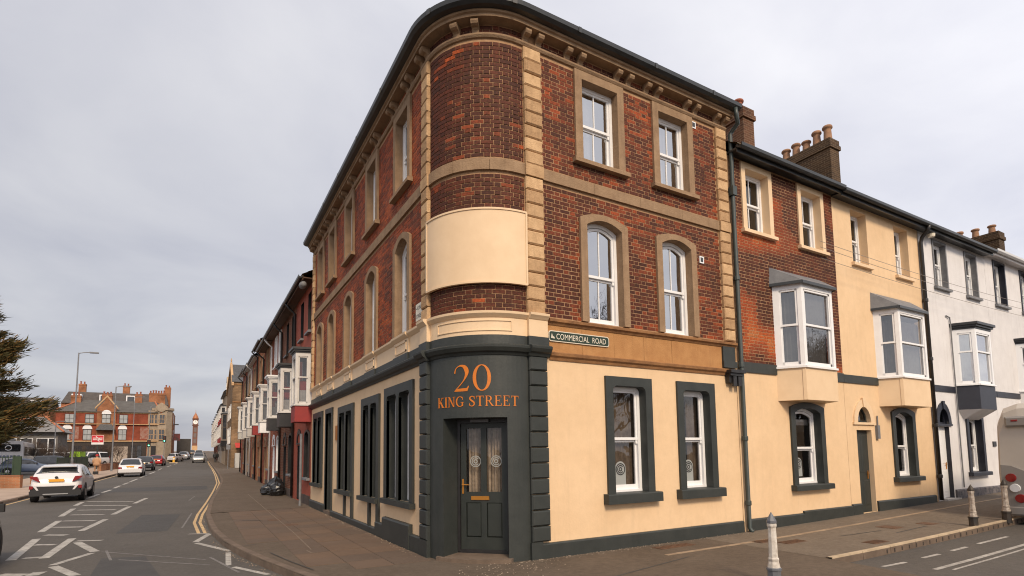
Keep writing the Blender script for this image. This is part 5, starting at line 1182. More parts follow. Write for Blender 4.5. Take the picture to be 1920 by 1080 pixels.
# victorian fronts further along
specs = [(77.3, 90, pm('buff_stucco', (.42, .31, .20), (.33, .24, .15), 1.2, .85, streak=.3), redb, 'buff Victorian front with red banded bays beyond the stone gable', 11.0),
         (90.2, 108, stuc, bayw, 'pale Victorian front with tall bays further towards the sea', 10.2), (108.2, 135, fb2, bayw, 'red brick front furthest along the right side of King Street', 9.2)]
for i, (a, b, wm, bm, lab, ev) in enumerate(specs):
    z = zg(0, a); h = thing('victorian_front', lab, 'building', (.5, (a+b)/2, z), 'Victorian fronts towards the sea')
    bodywalls(h, FL, a, b, .2, ev, [(.2, ev, wm, 'wall')], []); roofpart(h, FL, a, b, ev, slate, rise=2.2)
    for k in range(3):
        q = a+.6+k*(b-a)/3; simplewin(h, FL, q, q+1.1, 2.0+z, 3.6+z, blackp, darkpane)
        bay(h, FL, q+.8, q+1.1, q+2.9, q+3.2, .7, 4.0, 4.6, 6.3, bayw, bm, 'cap', gl=darkpane, capm=bm, trim=False)
        bay(h, FL, q+.8, q+1.1, q+2.9, q+3.2, .7, 6.8, 7.3, 8.8, bayw, bm, 'cap', gl=darkpane, capm=slate, trim=False)
    m = MB(); m.prism(lambda u, z_, d: (-d, u, z_), [(a+.3, ev), (a+3.4, ev), (a+3.4, ev+1.0), (a+1.85, ev+2.2), (a+.3, ev+1.0)], -.4, .05); m.build('dormer_gable', wm, h)
    simplewin(h, lambda u, z_, d: FL(u, z_, d+.06), a+1.3, a+2.4, ev+.1, ev+1.2, white, darkpane)
    chimney(h, 2.5, 4, b-.8, b-.1, ev, ev+3.2, chimb, 3, potr, along='x')
# ------------------------------------------------------------------ far buildings by the station and the sea
YP = 110.0; FPB = FS(YP); ZP = zg(-14, YP)
pub = thing('corner_pub', 'long red brick pub with central gable and cream stone corner across the junction', 'building', (-16, YP+3, ZP))
pubred = farbrick('pub_red_brick', (.23, .048, .026), (.28, .06, .03), (.2, .08, .05)); pubor = farbrick('pub_orange_brick', (.27, .10, .05), (.34, .13, .06), (.3, .18, .1))
def quadwall(par, x0, x1, z0, z1, mat, nm='wall', dep=10):
    m = MB(); m.box(x0, x1, YP, YP+dep, z0, z1); return m.build(nm, mat, par)
quadwall(pub, -24.2, -11.2, .8, 10.0, pubred); pst = pm('pub_grey_stone', (.36, .285, .21), (.27, .21, .15), 2, .85, streak=.4, streakcol=(.14, .1, .07)); quadwall(pub, -11.2, -9.3, .8, 10.4, pst, 'stone_corner')
m = MB(); m.lathe((-9.0, YP+1.2, .8), [(1.6, 0), (1.6, 9.6), (1.85, 9.7), (1.85, 10.1)], 8, ph=.39); m.build('turret', pst, pub)
m = MB(); m.box(-9.3, -7.4, YP+1.2, YP+12, .8, 10.2); m.build('side_front', pubor, pub)
m = MB(); e = .35
m.quad((-24.5, YP-e, 9.95), (-9.2, YP-e, 9.95), (-10.5, YP+4, 12.3), (-21.5, YP+4, 12.3)); m.poly([(-24.5, YP-e, 9.95), (-24.5, YP+9, 9.95), (-21.5, YP+4, 12.3)]); m.quad((-9.2, YP-e, 9.95), (-7.2, YP+9, 9.95), (-9.5, YP+9, 12.3), (-10.5, YP+4, 12.3)); m.build('roof', pm('grey_brown_slate', (.105, .097, .088), (.072, .065, .058), 1.5, .8), pub)
for a, b, c, d, s in ((-24.5, 9.95, -21.5, 12.3, 0),):
    m = MB(); m.tube([(a, YP-e, b+.05), (c, YP+4, d+.05)], .14, 6); m.build('hip_tiles', pm('red_ridge_tile', (.38, .13, .06), None, rough=.8), pub)
m = MB(); m.tube([(-9.2, YP-e, 10.0), (-10.5, YP+4, 12.35)], .14, 6); m.build('hip_tiles', MATS['red_ridge_tile'], pub)
m = MB(); m.prism(FPB, [(-18.6, 5.0), (-15.9, 5.0), (-15.9, 10.6), (-17.25, 12.3), (-18.6, 10.6)], -2, .25); m.build('central_gable', pubor, pub)
m = MB(); m.prism(FPB, [(-18.9, 10.4), (-17.25, 12.55), (-15.6, 10.4), (-15.6, 10.7), (-17.25, 12.9), (-18.9, 10.7)], 0, .45); m.build('gable_coping', stone, pub)
for zz, hh in ((7.75, .13), (9.75, .2), (4.75, .2)):
    m = MB(); m.fbox(FPB, -24.2, -9.4, zz, zz+hh, 0, .32 if zz < 9 else .1); m.build('string_course', stone, pub)
FPG = lambda u, z, d: (u, YP-.25-d, z)
whp = pm('net_lit_pane', (.42, .43, .43), (.25, .26, .27), .9, .3)
for (u, F_) in ((-20.15, FPB), (-17.8, FPG), (-15.35, FPB), (-22.9, FPB)): simplewin(pub, F_, u-.1, u+1.15, 8.0, 9.55, blackp, whp, bars=1)
for u in (-20.45, -15.5, -23.2):
    w_ = simplewin(pub, FPB, u, u+1.2, 5.05, 6.9, blackp, whp, bars=1)
    m = MB(); n = 10; m.prism(FPB, [(u-.05, 6.95)]+[(u+.6-.68*math.cos(i/n*math.pi), 6.95+.75*math.sin(i/n*math.pi)) for i in range(n+1)]+[(u+1.25, 6.95)], 0, .06); m.build('white_arch', white, w_)
m = MB(); n = 10; m.prism(FPG, [(-17.9, 9.6)]+[(-17.25-.68*math.cos(i/n*math.pi), 9.6+.7*math.sin(i/n*math.pi)) for i in range(n+1)], 0, .06); m.build('white_arch', white, pub)
m = MB(); a, b = -18.6, -15.9; m.quad(FPG(a, 6.75, .9), FPG(b, 6.75, .9), FPG(b-.6, 7.9, 0), FPG(a+.6, 7.9, 0)); m.poly([FPG(a, 6.75, .9), FPG(a, 6.75, 0), FPG(a+.6, 7.9, 0)]); m.poly([FPG(b, 6.75, .9), FPG(b, 6.75, 0), FPG(b-.6, 7.9, 0)]); m.quad(FPG(a, 6.75, .9), FPG(b, 6.75, .9), FPG(b, 6.75, 0), FPG(a, 6.75, 0)); m.build('canopy', slate, pub)
for u in (-22.3, -12.3):
    m = MB(); m.fbox(FPB, u, u+1.3, 5.2, 7.3, 0, .02); m.build('faded_painted_sign', pm('faded_sign', (.32, .20, .16), (.25, .08, .05), 2.2, .9, contrast=.35), pub)
for zc, zd in ((5.1, 7.0), (8.0, 9.7)):
    for u in (-11.05, -10.2): simplewin(pub, FPB, u, u+.75, zc, zd, stone, darkpane, bars=1)
    simplewin(pub, lambda u, z, d: (u, YP-.42-d, z), -9.5, -8.6, zc, zd, stone, darkpane, bars=1)
    simplewin(pub, lambda u, z, d: (-7.4+d, u, z), YP+2.5, YP+4.0, zc, zd, white, darkpane, bars=1)
m = MB(); m.lathe((-9.2, YP-.5, 10.9), [(.75, 0), (.75, .25)], 16, axis='y'); m.build('date_roundel', pst, pub)
m = MB(); m.prism(FPB, [(-10.2, 10.2), (-8.2, 10.2), (-8.3, 11.2), (-9.2, 11.9), (-10.1, 11.2)], -.4, .3); m.build('corner_gable', pst, pub)
dk2 = pm('dark_shopfront', (.035, .022, .016), (.02, .014, .012), 3, .5)
m = MB(); m.fbox(FPB, -24.2, -11.3, .8, 4.7, 0, .15); m.build('shopfront', dk2, pub)
for u in (-23.6, -21.8, -20, -18.2, -13.6, -12.7): simplewin(pub, lambda q, z, d: (q, YP-.16-d, z), u, u+(.75 if u > -14 else 1.4), 2.1, 4.1, blackp, darkpane, bars=1)
m = MB(); m.fbox(FPB, -16.2, -14.0, 1.2, 3.9, .15, .2); m.build('shutter', pm('shutter_cream', (.42, .34, .28), (.35, .28, .23), 3, .7), pub)
m = MB(); m.fbox(FPB, -10.6, -9.7, 1.2, 4.0, 0, .06); m.build('arched_door', blackp, pub)
for (x, y, w_, z1, p) in ((-22.8, YP+3, 1.4, 13.0, 2), (-18.6, YP+4.5, 1.5, 13.5, 3), (-13.6, YP+3.5, 1.1, 13.6, 2), (-11.6, YP+6, 2.6, 14.2, 6)): chimney(pub, x, x+w_, y, y+.8, 9.5, z1, pubor, p, potr, along='x')
m = MB(); m.fbox(lambda u, z, d: (-7.4+d, u, z), YP+2, YP+2.1, 5.0, 6.3, .1, 1.2); m.build('hanging_sign', pm('sign_dark_red', (.16, .02, .02), (.03, .02, .02), 2), pub)
m = MB(); m.fbox(lambda u, z, d: (-7.4+d, u, z), YP+2, YP+2.1, 7.9, 8.1, .1, .9); m.build('sign_bracket', blackp, pub)
# street behind the pub
man = pm('brown_mansard', (.085, .07, .06), (.055, .045, .04), 2, .8)
for i, (x0, x1, y, ev, top, lab) in enumerate(((-27, -9, 130, 13.0, 15.6, 'dark mansard roofed row rising behind the red pub'), (-50, -27.5, 124, 11.0, 13.6, 'dark roofed row behind the conifer at the left'))):
    b = thing('rear_building', lab, 'building', ((x0+x1)/2, y+4, 1.5)); m = MB(); m.box(x0, x1, y, y+9, 1, ev); m.build('wall', pubor, b)
    m = MB(); m.quad((x0, y-.3, ev), (x1, y-.3, ev), (x1-.6, y+3, top), (x0+.6, y+3, top)); m.quad((x0, y-.3, ev), (x0+.6, y+3, top), (x0+.6, y+9, top), (x0, y+9, ev)); m.quad((x1, y-.3, ev), (x1-.6, y+3, top), (x1-.6, y+9, top), (x1, y+9, ev)); m.quad((x0+.6, y+3, top), (x1-.6, y+3, top), (x1-.6, y+9, top), (x0+.6, y+9, top)); m.build('roof', man, b)
    n = int((x1-x0)/4.5)
    for k in range(n):
        u = x0+1.5+k*4.5; m = MB(); m.box(u, u+1.6, y+.3, y+3, ev+.3, ev+1.9); d_ = m.build('dormer', white, b); m = MB(); m.fbox(FS(y+.3), u+.2, u+1.4, ev+.5, ev+1.7, 0, .02); m.build('pane', darkpane, d_)
    for k in range(2 if i else 3): u = x0+2+k*(x1-x0-3)/2; chimney(b, u, u+1.2, y+4, y+5, ev, top+1.8, pubor, 2, potr, along='x')
    for k in range(3): simplewin(b, FS(y), x0+2+k*4, x0+3.2+k*4, 7, 9, white, darkpane)
ob = thing('orange_house', 'orange brick house with tall brown roof behind the conifer', 'house', (-31, 92, 1.3))
m = MB(); m.box(-40, -27.0, 90, 99, .8, 6.8); m.build('wall', pubor, ob)
m = MB(); m.quad((-40.3, 89.7, 6.7), (-26.7, 89.7, 6.7), (-26.9, 94.5, 10.6), (-40.3, 94.5, 10.6)); m.poly([(-26.75, 89.7, 6.7), (-26.75, 99.3, 6.7), (-26.75, 94.5, 10.6)]); m.quad((-40.3, 99.3, 6.7), (-26.7, 99.3, 6.7), (-26.9, 94.5, 10.6), (-40.3, 94.5, 10.6)); m.build('roof', pm('brown_tile', (.17, .08, .045), (.10, .055, .035), 2, .85), ob)
for u in (-32.5, -29.8): simplewin(ob, FS(90), u, u+1.3, 4.2, 6, white, darkpane); simplewin(ob, FS(90), u, u+1.3, 1.6, 3.4, white, darkpane)
chimney(ob, -29, -28, 93.5, 94.3, 9, 12.2, pubor, 2, potr, along='x')
ki = thing('station_kiosk', 'low grey roofed station building with red hip tiles behind the coach', 'kiosk', (-21, 88, zg(-21, 88)))
z = zg(-20, 88); m = MB(); m.box(-25.2, -19.6, 86, 92, z-.2, z+4.6); m.build('wall', pm('grey_panel_wall', (.16, .15, .14), (.10, .09, .085), 2, .7), ki)
m = MB(); a, b, c, d = (-26.0, 85.3, z+4.6), (-18.9, 85.3, z+4.6), (-18.9, 92.7, z+4.6), (-26.0, 92.7, z+4.6); r0, r1 = (-23.2, 89, z+6.8), (-21.6, 89, z+6.8)
m.quad(a, b, r1, r0); m.poly([b, c, r1]); m.quad(c, d, r0, r1); m.poly([d, a, r0]); m.build('roof', pm('light_metal_roof', (.22, .205, .19), (.16, .15, .14), 2, .5), ki)
for p in (a, b): m = MB(); m.tube([(p[0], p[1], p[2]+.05), ((r0 if p is a else r1)[0], 89, z+6.85)], .12, 6); m.build('hip_tiles', MATS['red_ridge_tile'], ki)
for u in (-25.0, -23.4, -21.8, -20.6): simplewin(ki, FS(86), u, u+1.2 if u < -21 else u+.8, z+1.0, z+3.8, upvc, darkpane, bars=0)
# clock tower on the esplanade
zc = zg(-4, 262); cx, cy = -4.15, 275
ct = thing('clock_tower', 'tall slender clock tower with orange domed top at the far end of street', 'clock tower', (cx, cy, zc))
ctb = pm('clock_grey_blue', (.16, .12, .11), (.12, .09, .085), 1.5, .7); ctr = pm('clock_red_gold', (.17, .062, .036), (.13, .05, .03), 2, .6)
CS = .74
def cts(m): m.v = [(cx+(a-cx)*CS, cy+(b-cy)*CS, zc+(c-zc)*CS) for a, b, c in m.v]; return m
m = MB(); m.box(cx-1.5, cx+1.5, cy-1.5, cy+1.5, zc-1, zc+3.5); cts(m).build('base', stone, ct)
m = MB(); m.box(cx-1.15, cx+1.15, cy-1.15, cy+1.15, zc+3.5, zc+15.6)
for s in (-1, 1):
    for q in (-1, 1): m.box(cx+s*1.15-.2, cx+s*1.15+.2, cy+q*1.15-.2, cy+q*1.15+.2, zc+3.5, zc+15.6)
cts(m).build('shaft', ctr, ct)
for k in range(3): m = MB(); m.box(cx-.75, cx+.75, cy-1.22, cy-1.12, zc+5+k*3.4, zc+7.6+k*3.4); cts(m).build('lattice_panel', ctb, ct)
m = MB(); m.box(cx-1.7, cx+1.7, cy-1.7, cy+1.7, zc+15.6, zc+16.1); m.box(cx-1.5, cx+1.5, cy-1.5, cy+1.5, zc+16.1, zc+19.4); m.box(cx-1.75, cx+1.75, cy-1.75, cy+1.75, zc+19.4, zc+19.8); cts(m).build('clock_stage', ctr, ct)
m = MB(); m.lathe((cx, cy-1.62, zc+17.7), [(1.25, 0), (1.25, .15)], 20, axis='y'); cf = cts(m).build('clock_face', pm('clock_white', (.75, .73, .68), None, rough=.4), ct)
m = MB(); m.box(cx-.06, cx+.06, cy-1.66, cy-1.625, zc+17.7, zc+18.7); m.box(cx, cx+.6, cy-1.66, cy-1.625, zc+17.65, zc+17.75); cts(m).build('clock_hands', blackp, cf)
m = MB(); m.lathe((cx, cy, zc+19.8), [(1.7, 0), (1.55, .6), (1.15, 1.7), (.6, 2.8), (.25, 3.4), (.12, 4.0), (.05, 5.6)], 12); cts(m).build('dome', pm('clock_orange', (.34, .12, .04), None, rough=.5), ct, smooth=True)
sea = MB(); sea.quad((-400, 300, 2.8), (400, 300, 2.8), (2500, 2900, 2.8), (-2500, 2900, 2.8)); struct(sea.build('sea', pm('sea_water', (.10, .14, .17), (.13, .17, .2), .05, .15)))
esp = MB(); esp.box(-60, 60, 262, 300, 2, zg(0, 262)+.02); struct(esp.build('esplanade', slabb))
# ------------------------------------------------------------------ vehicles
tyre = pm('tyre_rubber', (.012, .012, .012), None, rough=.85); rimm = pm('alloy_rim', (.45, .45, .46), None, rough=.3, metal=.8); trim = pm('black_trim', (.015, .014, .015), None, rough=.55)
carg = pm('car_glass', (.014, .015, .017), (.03, .032, .035), 2, .06, spec=.8); tailr = pm('tail_light', (.20, .006, .008), None, rough=.2, spec=.6); plate = pm('yellow_plate', (.72, .33, .02), None, rough=.5); headl = pm('head_light', (.65, .66, .68), None, rough=.15)
PW = pm('car_white', (.62, .60, .60), None, rough=.28, coat=.6); PS = pm('car_silver', (.38, .38, .38), None, rough=.3, metal=.4, coat=.5); PK = pm('car_black', (.012, .012, .014), None, rough=.25, coat=.6)
PR = pm('car_red', (.34, .015, .015), None, rough=.28, coat=.6); PB = pm('car_blue', (.09, .12, .19), None, rough=.3, coat=.6); PG = pm('car_dark_grey', (.06, .06, .065), None, rough=.3, coat=.5)
HATCH = dict(L=4.1, W=1.74, top=[(0, .62), (.015, .86), (.05, .98), (.16, 1.42), (.24, 1.49), (.45, 1.51), (.58, 1.45), (.76, 1.00), (.86, .92), (.96, .76), (1, .52)], belt=[(0, .62), (.05, .96), (.5, .93), (.76, .93), (.86, .88), (.96, .74), (1, .5)], bot=[(0, .42), (.06, .25), (.94, .22), (1, .35)], wid=[(0, .80), (.04, .93), (.15, 1), (.85, 1), (.95, .92), (1, .72)], gl=(.05, .17, .58, .75), wh=(.19, .81), r=.31)
SUV = dict(L=4.4, W=1.80, top=[(0, .62), (.015, .92), (.04, 1.10), (.17, 1.46), (.25, 1.54), (.45, 1.565), (.58, 1.5), (.75, 1.08), (.87, .98), (.965, .80), (1, .55)], belt=[(0, .62), (.05, 1.04), (.3, 1.02), (.75, .98), (.87, .93), (.965, .78), (1, .5)], bot=[(0, .45), (.06, .28), (.94, .25), (1, .4)], wid=[(0, .82), (.04, .94), (.15, 1), (.85, 1), (.95, .93), (1, .74)], gl=(.075, .155, .58, .745), wh=(.185, .80), r=.345)
ESTATE = dict(L=4.6, W=1.85, top=[(0, .65), (.01, 1.0), (.03, 1.10), (.09, 1.58), (.14, 1.66), (.45, 1.69), (.60, 1.62), (.76, 1.12), (.88, 1.04), (.97, .85), (1, .6)], belt=[(0, .65), (.03, 1.08), (.76, 1.04), (.88, .98), (.97, .82), (1, .55)], bot=[(0, .45), (.06, .30), (.94, .28), (1, .4)], wid=[(0, .88), (.03, .96), (.1, 1), (.88, 1), (.96, .93), (1, .78)], gl=(.03, .095, .60, .755), wh=(.19, .80), r=.36)
SALOON = dict(L=4.5, W=1.78, top=[(0, .62), (.02, .92), (.14, 1.0), (.29, 1.38), (.38, 1.43), (.5, 1.44), (.60, 1.38), (.76, .98), (.88, .88), (.97, .72), (1, .5)], belt=[(0, .62), (.02, .9), (.14, .95), (.76, .91), (.88, .84), (.97, .7), (1, .48)], bot=[(0, .42), (.06, .24), (.94, .22), (1, .35)], wid=[(0, .8), (.04, .93), (.15, 1), (.85, 1), (.95, .92), (1, .72)], gl=(.15, .29, .60, .755), wh=(.2, .81), r=.31)
VAN = dict(L=5.2, W=1.95, top=[(0, .7), (.005, 1.2), (.012, 1.9), (.03, 2.05), (.5, 2.10), (.70, 2.05), (.84, 1.32), (.92, 1.2), (.98, .9), (1, .6)], belt=[(0, .7), (.01, 1.15), (.7, 1.15), (.84, 1.15), (.92, 1.08), (.98, .85), (1, .55)], bot=[(0, .5), (.04, .35), (.96, .32), (1, .45)], wid=[(0, .95), (.02, .99), (.1, 1), (.9, 1), (.97, .93), (1, .8)], gl=(.004, .012, .71, .835), wh=(.2, .82), r=.34)
def car(name, label, cat, xy, rz, S, paint, group=None, rear=True, plat=plate, sideglass=True, sc=1.0, cladding=False, zoff=None, tails=True):
    x, y = xy; z = zr(x, y) if zoff is None else zoff
    t = thing(name, label, cat, (x, y, z), group, rz, local=True); Lc, W = S['L']*sc, S['W']*sc; N = 44
    fs = sorted({i/N for i in range(N+1)} | {a for a, _ in S['top']} | set(S['gl'])); g0, g1, g2, g3 = S['gl']; ringsv = []
    def sec(f):
        zb, zt, zl = interp(S['bot'], f)*sc, interp(S['top'], f)*sc, min(interp(S['belt'], f), interp(S['top'], f)-.015)*sc; w_ = interp(S['wid'], f)*W/2; yy = (f-.5)*Lc
        cab = max(0, zt-zl); wt = w_*.955-cab*.34; k = min(1, cab/.3); 
        return [(0, yy, zb), (w_*.86, yy, zb), (w_*.97, yy, zb+.10), (w_, yy, lerp(zb, zl, .45)), (w_*.985, yy, lerp(zb, zl, .8)), (w_*.955, yy, zl), (lerp(w_*.9, wt, k), yy, zt-.055*k*sc-.006), (lerp(w_*.75, wt*.86, k), yy, zt-.012), (lerp(w_*.4, wt*.45, k), yy, zt+.006), (0, yy, zt+.012)]
    m = MB(); K = 10; full = []
    for f in fs:
        h = sec(f); full.append(h); m.v += h+[(-a, b, c) for a, b, c in h[-2:0:-1]]
    n = 2*K-2
    for i in range(len(fs)-1):
        for j in range(n): q = (j+1) % n; m.f.append((i*n+j, i*n+q, (i+1)*n+q, (i+1)*n+j))
    m.f.append(tuple(range(n-1, -1, -1))); e = (len(fs)-1)*n; m.f.append(tuple(range(e, e+n)))
    m.build('body', paint, t, smooth=True)
    def patch_(fa, fb, js, nm, mat, off, sh=(.0, 1.0), sides=(1,)):
        sel = [i for i, f in enumerate(fs) if fa-1e-6 <= f <= fb+1e-6]
        for sd_ in sides:
            m = MB()
            for i0, i1 in zip(sel, sel[1:]):
                for j in js:
                    q = [full[i0][j], full[i1][j], full[i1][j+1], full[i0][j+1]]
                    if len(js) == 1: q = [tuple(Vector(q[0]).lerp(Vector(q[3]), sh[0])), tuple(Vector(q[1]).lerp(Vector(q[2]), sh[0])), tuple(Vector(q[1]).lerp(Vector(q[2]), sh[1])), tuple(Vector(q[0]).lerp(Vector(q[3]), sh[1]))]
                    o3 = Vector(off); q = [Vector(a)+o3 for a in q]; m.quad(*[(a.x*sd_, a.y, a.z) for a in q])
            if m.f: m.build(nm, mat, t, smooth=True)
    # front and rear screens reach across both halves
    for fa, fb, nm, off in ((g0, g1, 'rear_window', (0, -.012, .006)), (g2, g3, 'windscreen', (0, .012, .008))):
        sel = [i for i, f in enumerate(fs) if fa-1e-6 <= f <= fb+1e-6]; m = MB()
        for i0, i1 in zip(sel, sel[1:]):
            for j in (6, 7, 8):
                for s_ in (1, -1):
                    q = [full[i0][j], full[i1][j], full[i1][j+1], full[i0][j+1]]; m.quad(*[(a[0]*s_*.93, a[1]+off[1], a[2]+off[2]) for a in q])
        if m.f: m.build(nm, carg, t, smooth=True)
    if sideglass:
        mid = lerp(g1, g2, .48)
        for s_ in (1, -1):
            patch_(lerp(g0, g1, .75), mid-.012, (5,), 'side_window', carg, (.008, 0, 0), (.12, .90), (s_,)); patch_(mid+.012, lerp(g2, g3, .72), (5,), 'side_window', carg, (.008, 0, 0), (.12, .90), (s_,))
    r = S['r']*sc
    for f in S['wh']:
        for s_ in (1, -1):
            yy = (f-.5)*Lc; w_ = W/2; m = MB(); m.lathe((s_*(w_-.205) if s_ > 0 else -w_-.004, yy, r+.03), [(r+.05, 0), (r+.05, .209)], 20, axis='x'); m.build('wheel_arch', trim, t)
            m = MB(); x0 = w_-.20 if s_ > 0 else -w_-.012; m.lathe((x0, yy, r), [(r*.7, 0), (r, .03), (r, .19), (r*.7, .212)], 20, axis='x'); wh = m.build('wheel', tyre, t)
            m = MB(); xo = w_+.004 if s_ > 0 else -w_-.018; m.lathe((xo, yy, r), [(r*.66, 0), (r*.60, .006 if s_ > 0 else -.0), (.05, .014)], 16, axis='x')
            m.build('rim', rimm, wh)
    b0 = sec(.008); yb = -.5*Lc
    m = MB(); zb0 = interp(S['bot'], .03)*sc; m.chamfer(lambda u, z_, d: (u, yb-d, z_), -W*.46, W*.46, zb0, zb0+.30, -.25, .012, .03); m.build('rear_bumper', trim if cladding else paint, t)
    m = MB(); m.fbox(lambda u, z_, d: (u, yb-d, z_), -.26, .26, .78*sc if not cladding else .84, .89*sc if not cladding else .95, 0, .022); m.build('number_plate', plat, t)
    for s_ in (1, -1):
        m = MB(); zt_ = interp(S['belt'], .03)*sc
        if S is VAN: m.fbox(lambda u, z_, d: (u, yb-d, z_), *sorted((s_*W*.40, s_*W*.47)), .9, 1.4, -.03, .02)
        else: m.hexa([(s_*W*.30, yb-.012, zt_-.14), (s_*W*.45, yb+.05, zt_-.20), (s_*W*.47, yb+.18, zt_-.18), (s_*W*.32, yb+.1, zt_-.14), (s_*W*.33, yb+.005, zt_-.03), (s_*W*.455, yb+.06, zt_-.02), (s_*W*.475, yb+.22, zt_-.02), (s_*W*.33, yb+.12, zt_-.02)])
        if tails: m.build('tail_light', tailr, t)
        m = MB(); yf = .5*Lc; zf = interp(S['belt'], .955)*sc; m.hexa([(s_*W*.26, yf-.03, zf-.16), (s_*W*.42, yf-.16, zf-.16), (s_*W*.44, yf-.3, zf-.10), (s_*W*.28, yf-.2, zf-.10), (s_*W*.26, yf-.05, zf-.03), (s_*W*.42, yf-.19, zf-.02), (s_*W*.44, yf-.34, zf+.0), (s_*W*.28, yf-.22, zf-.0)]); m.build('headlight', headl, t)
        m = MB(); ym = (g3-.06-.5)*Lc; zm = interp(S['belt'], g3)*sc+.06; m.chamfer(lambda u, z_, d: (u, ym+d, z_), *sorted((s_*W*.50, s_*W*.50+s_*.20)), zm, zm+.14, -.06, .06, .03); m.build('door_mirror', trim, t)
    m = MB(); yf = .5*Lc; m.fbox(lambda u, z_, d: (u, yf+d, z_), -.35*W, .35*W, .34*sc, .52*sc, -.1, -.01); m.build('grille', trim, t)
    return t
# nearest white crossover
c1 = car('crossover_car', 'white crossover car with black lower bumper driving away in the near lane', 'car', (-8.62, 24.0), R_(1.5), SUV, PW, cladding=True, tails=False)
def rearbit(par, pts, nm, mat, d=.018): m = MB(); m.prism(lambda u, z, q: (u, -2.2-q+.0, z), pts, -.10, d); return m.build(nm, mat, par)
for s in (1, -1):
    rearbit(c1, [(s*.52, .84), (s*.60, .86), (s*.84, 1.0), (s*.86, 1.07), (s*.62, 1.06)], 'tail_light_blade', tailr, .03)
    rearbit(c1, [(s*.74, .56), (s*.86, .54), (s*.86, .68), (s*.72, .68)], 'reflector', tailr, .045)
    rearbit(c1, [(s*.55, .50), (s*.62, .50), (s*.76, .70), (s*.66, .70)], 'bumper_blade', PW, .05)
rearbit(c1, [(-.84, .26), (.84, .26), (.86, .46), (.66, .52), (.52, .62), (-.52, .62), (-.66, .52), (-.86, .46)], 'lower_bumper', trim, .035)
rearbit(c1, [(-.42, .31), (.42, .31), (.40, .35), (-.40, .35)], 'skid_strip', PS, .05)
m = MB(); m.hexa([(-.60, -1.72, 1.44), (.60, -1.72, 1.44), (.56, -1.2, 1.49), (-.56, -1.2, 1.49), (-.60, -1.73, 1.475), (.60, -1.73, 1.475), (.56, -1.2, 1.545), (-.56, -1.2, 1.545)]); m.build('rear_spoiler', PW, c1)
m = MB(); m.lathe((0, -2.215, 1.01), [(.06, 0), (.06, .02)], 14, axis='y'); m.build('badge', trim, c1)
car('hatchback_car', 'white hatchback driving away ahead of the crossover', 'car', (-8.2, 49.0), R_(1), HATCH, PW)
car('estate_car', 'black car directly ahead of the white hatchback', 'car', (-8.3, 64.5), R_(0), ESTATE, PK, sc=.92)
car('saloon_car', 'red car at the front of the queue near traffic lights', 'car', (-8.3, 86.0), R_(-4), HATCH, PR, sc=1.02)
car('estate_car', 'white car queuing behind the yellow bollard at the junction', 'car', (-6.9, 112), R_(-18), ESTATE, PW, plat=white, sc=.95)
car('saloon_car', 'white car further on beside the dark lorry', 'car', (-5.7, 130), R_(-5), ESTATE, PW)
car('pickup_car', 'silver car coming towards the viewer on the far road', 'car', (-3.1, 102), R_(180), ESTATE, PS, plat=white)
car('white_van', 'white van following the silver car towards the viewer', 'van', (-3.0, 124), R_(180), VAN, PW, plat=white)
car('estate_car', 'dark car far off beyond the dark lorry', 'car', (-4.6, 165), R_(0), ESTATE, PG)
# dark car cut by the left edge: only its tail and mirror show
car('estate_car', 'dark car at the left edge with only its side and mirror in view', 'car', (-7.48, 4.2), R_(0), SALOON, PK)
# station car park
car('parked_hatchback', 'blue hatchback parked side on behind the low brick wall', 'car', (-17.6, 61.0), R_(-78), HATCH, PB, 'cars parked at the station')
car('parked_estate', 'dark grey estate parked behind the blue hatchback', 'car', (-17.4, 73.0), R_(-78), ESTATE, PG, 'cars parked at the station')
v1 = car('parked_van', 'white van with bright green rear end parked at the station', 'van', (-19.4, 86), R_(80), VAN, PW, plat=white)
m = MB(); m.box(-.99, .99, -2.62, -1.5, 1.15, 2.115); m.build('green_rear_panel', pm('lime_green', (.30, .52, .03), None, rough=.4), v1)
car('parked_van', 'white camper van parked beside the station sign', 'van', (-16.6, 90), R_(150), VAN, PW, plat=white)
# coach
cz = zr(-19.5, 72); co = thing('coach', 'white coach seen from behind at the left edge', 'coach', (-21.4, 72, cz), None, R_(6), True)
m = MB(); pr = [(-1.25, .35), (1.25, .35), (1.27, 1.2), (1.25, 2.6), (1.18, 3.2), (1.0, 3.35), (-1.0, 3.35), (-1.18, 3.2), (-1.25, 2.6), (-1.27, 1.2)]; m.prism(lambda u, z, d: (u, d, z), pr, -.05, 11); m.build('body', PW, co)
m = MB(); m.prism(lambda u, z, d: (u, -.05-d, z), roundrect(-1.0, 1.0, 2.2, 3.0, .1), 0, .02); rw = m.build('rear_window', carg, co)
m = MB(); m.v = []; ring(m, lambda u, z, d: (u, -.075-d, z), [(.22*math.cos(i/16*6.2832), 2.6+.22*math.sin(i/16*6.2832)) for i in range(17)], [(.30*math.cos(i/16*6.2832), 2.6+.30*math.sin(i/16*6.2832)) for i in range(17)], .005, 0, 0); m.build('roundel', white, rw)
m = MB()
for k, (a, b) in enumerate(((-1.15, -.85), (-.75, -.6), (-.5, -.25), (-.15, .1), (.2, .45), (.55, .8), (.9, 1.15))): m.fbox(lambda u, z, d: (u, -.05-d, z), a*.85, b*.85, 1.55, 1.78, 0, .012)
m.build('lettering_band', PB, co, kind='stuff')
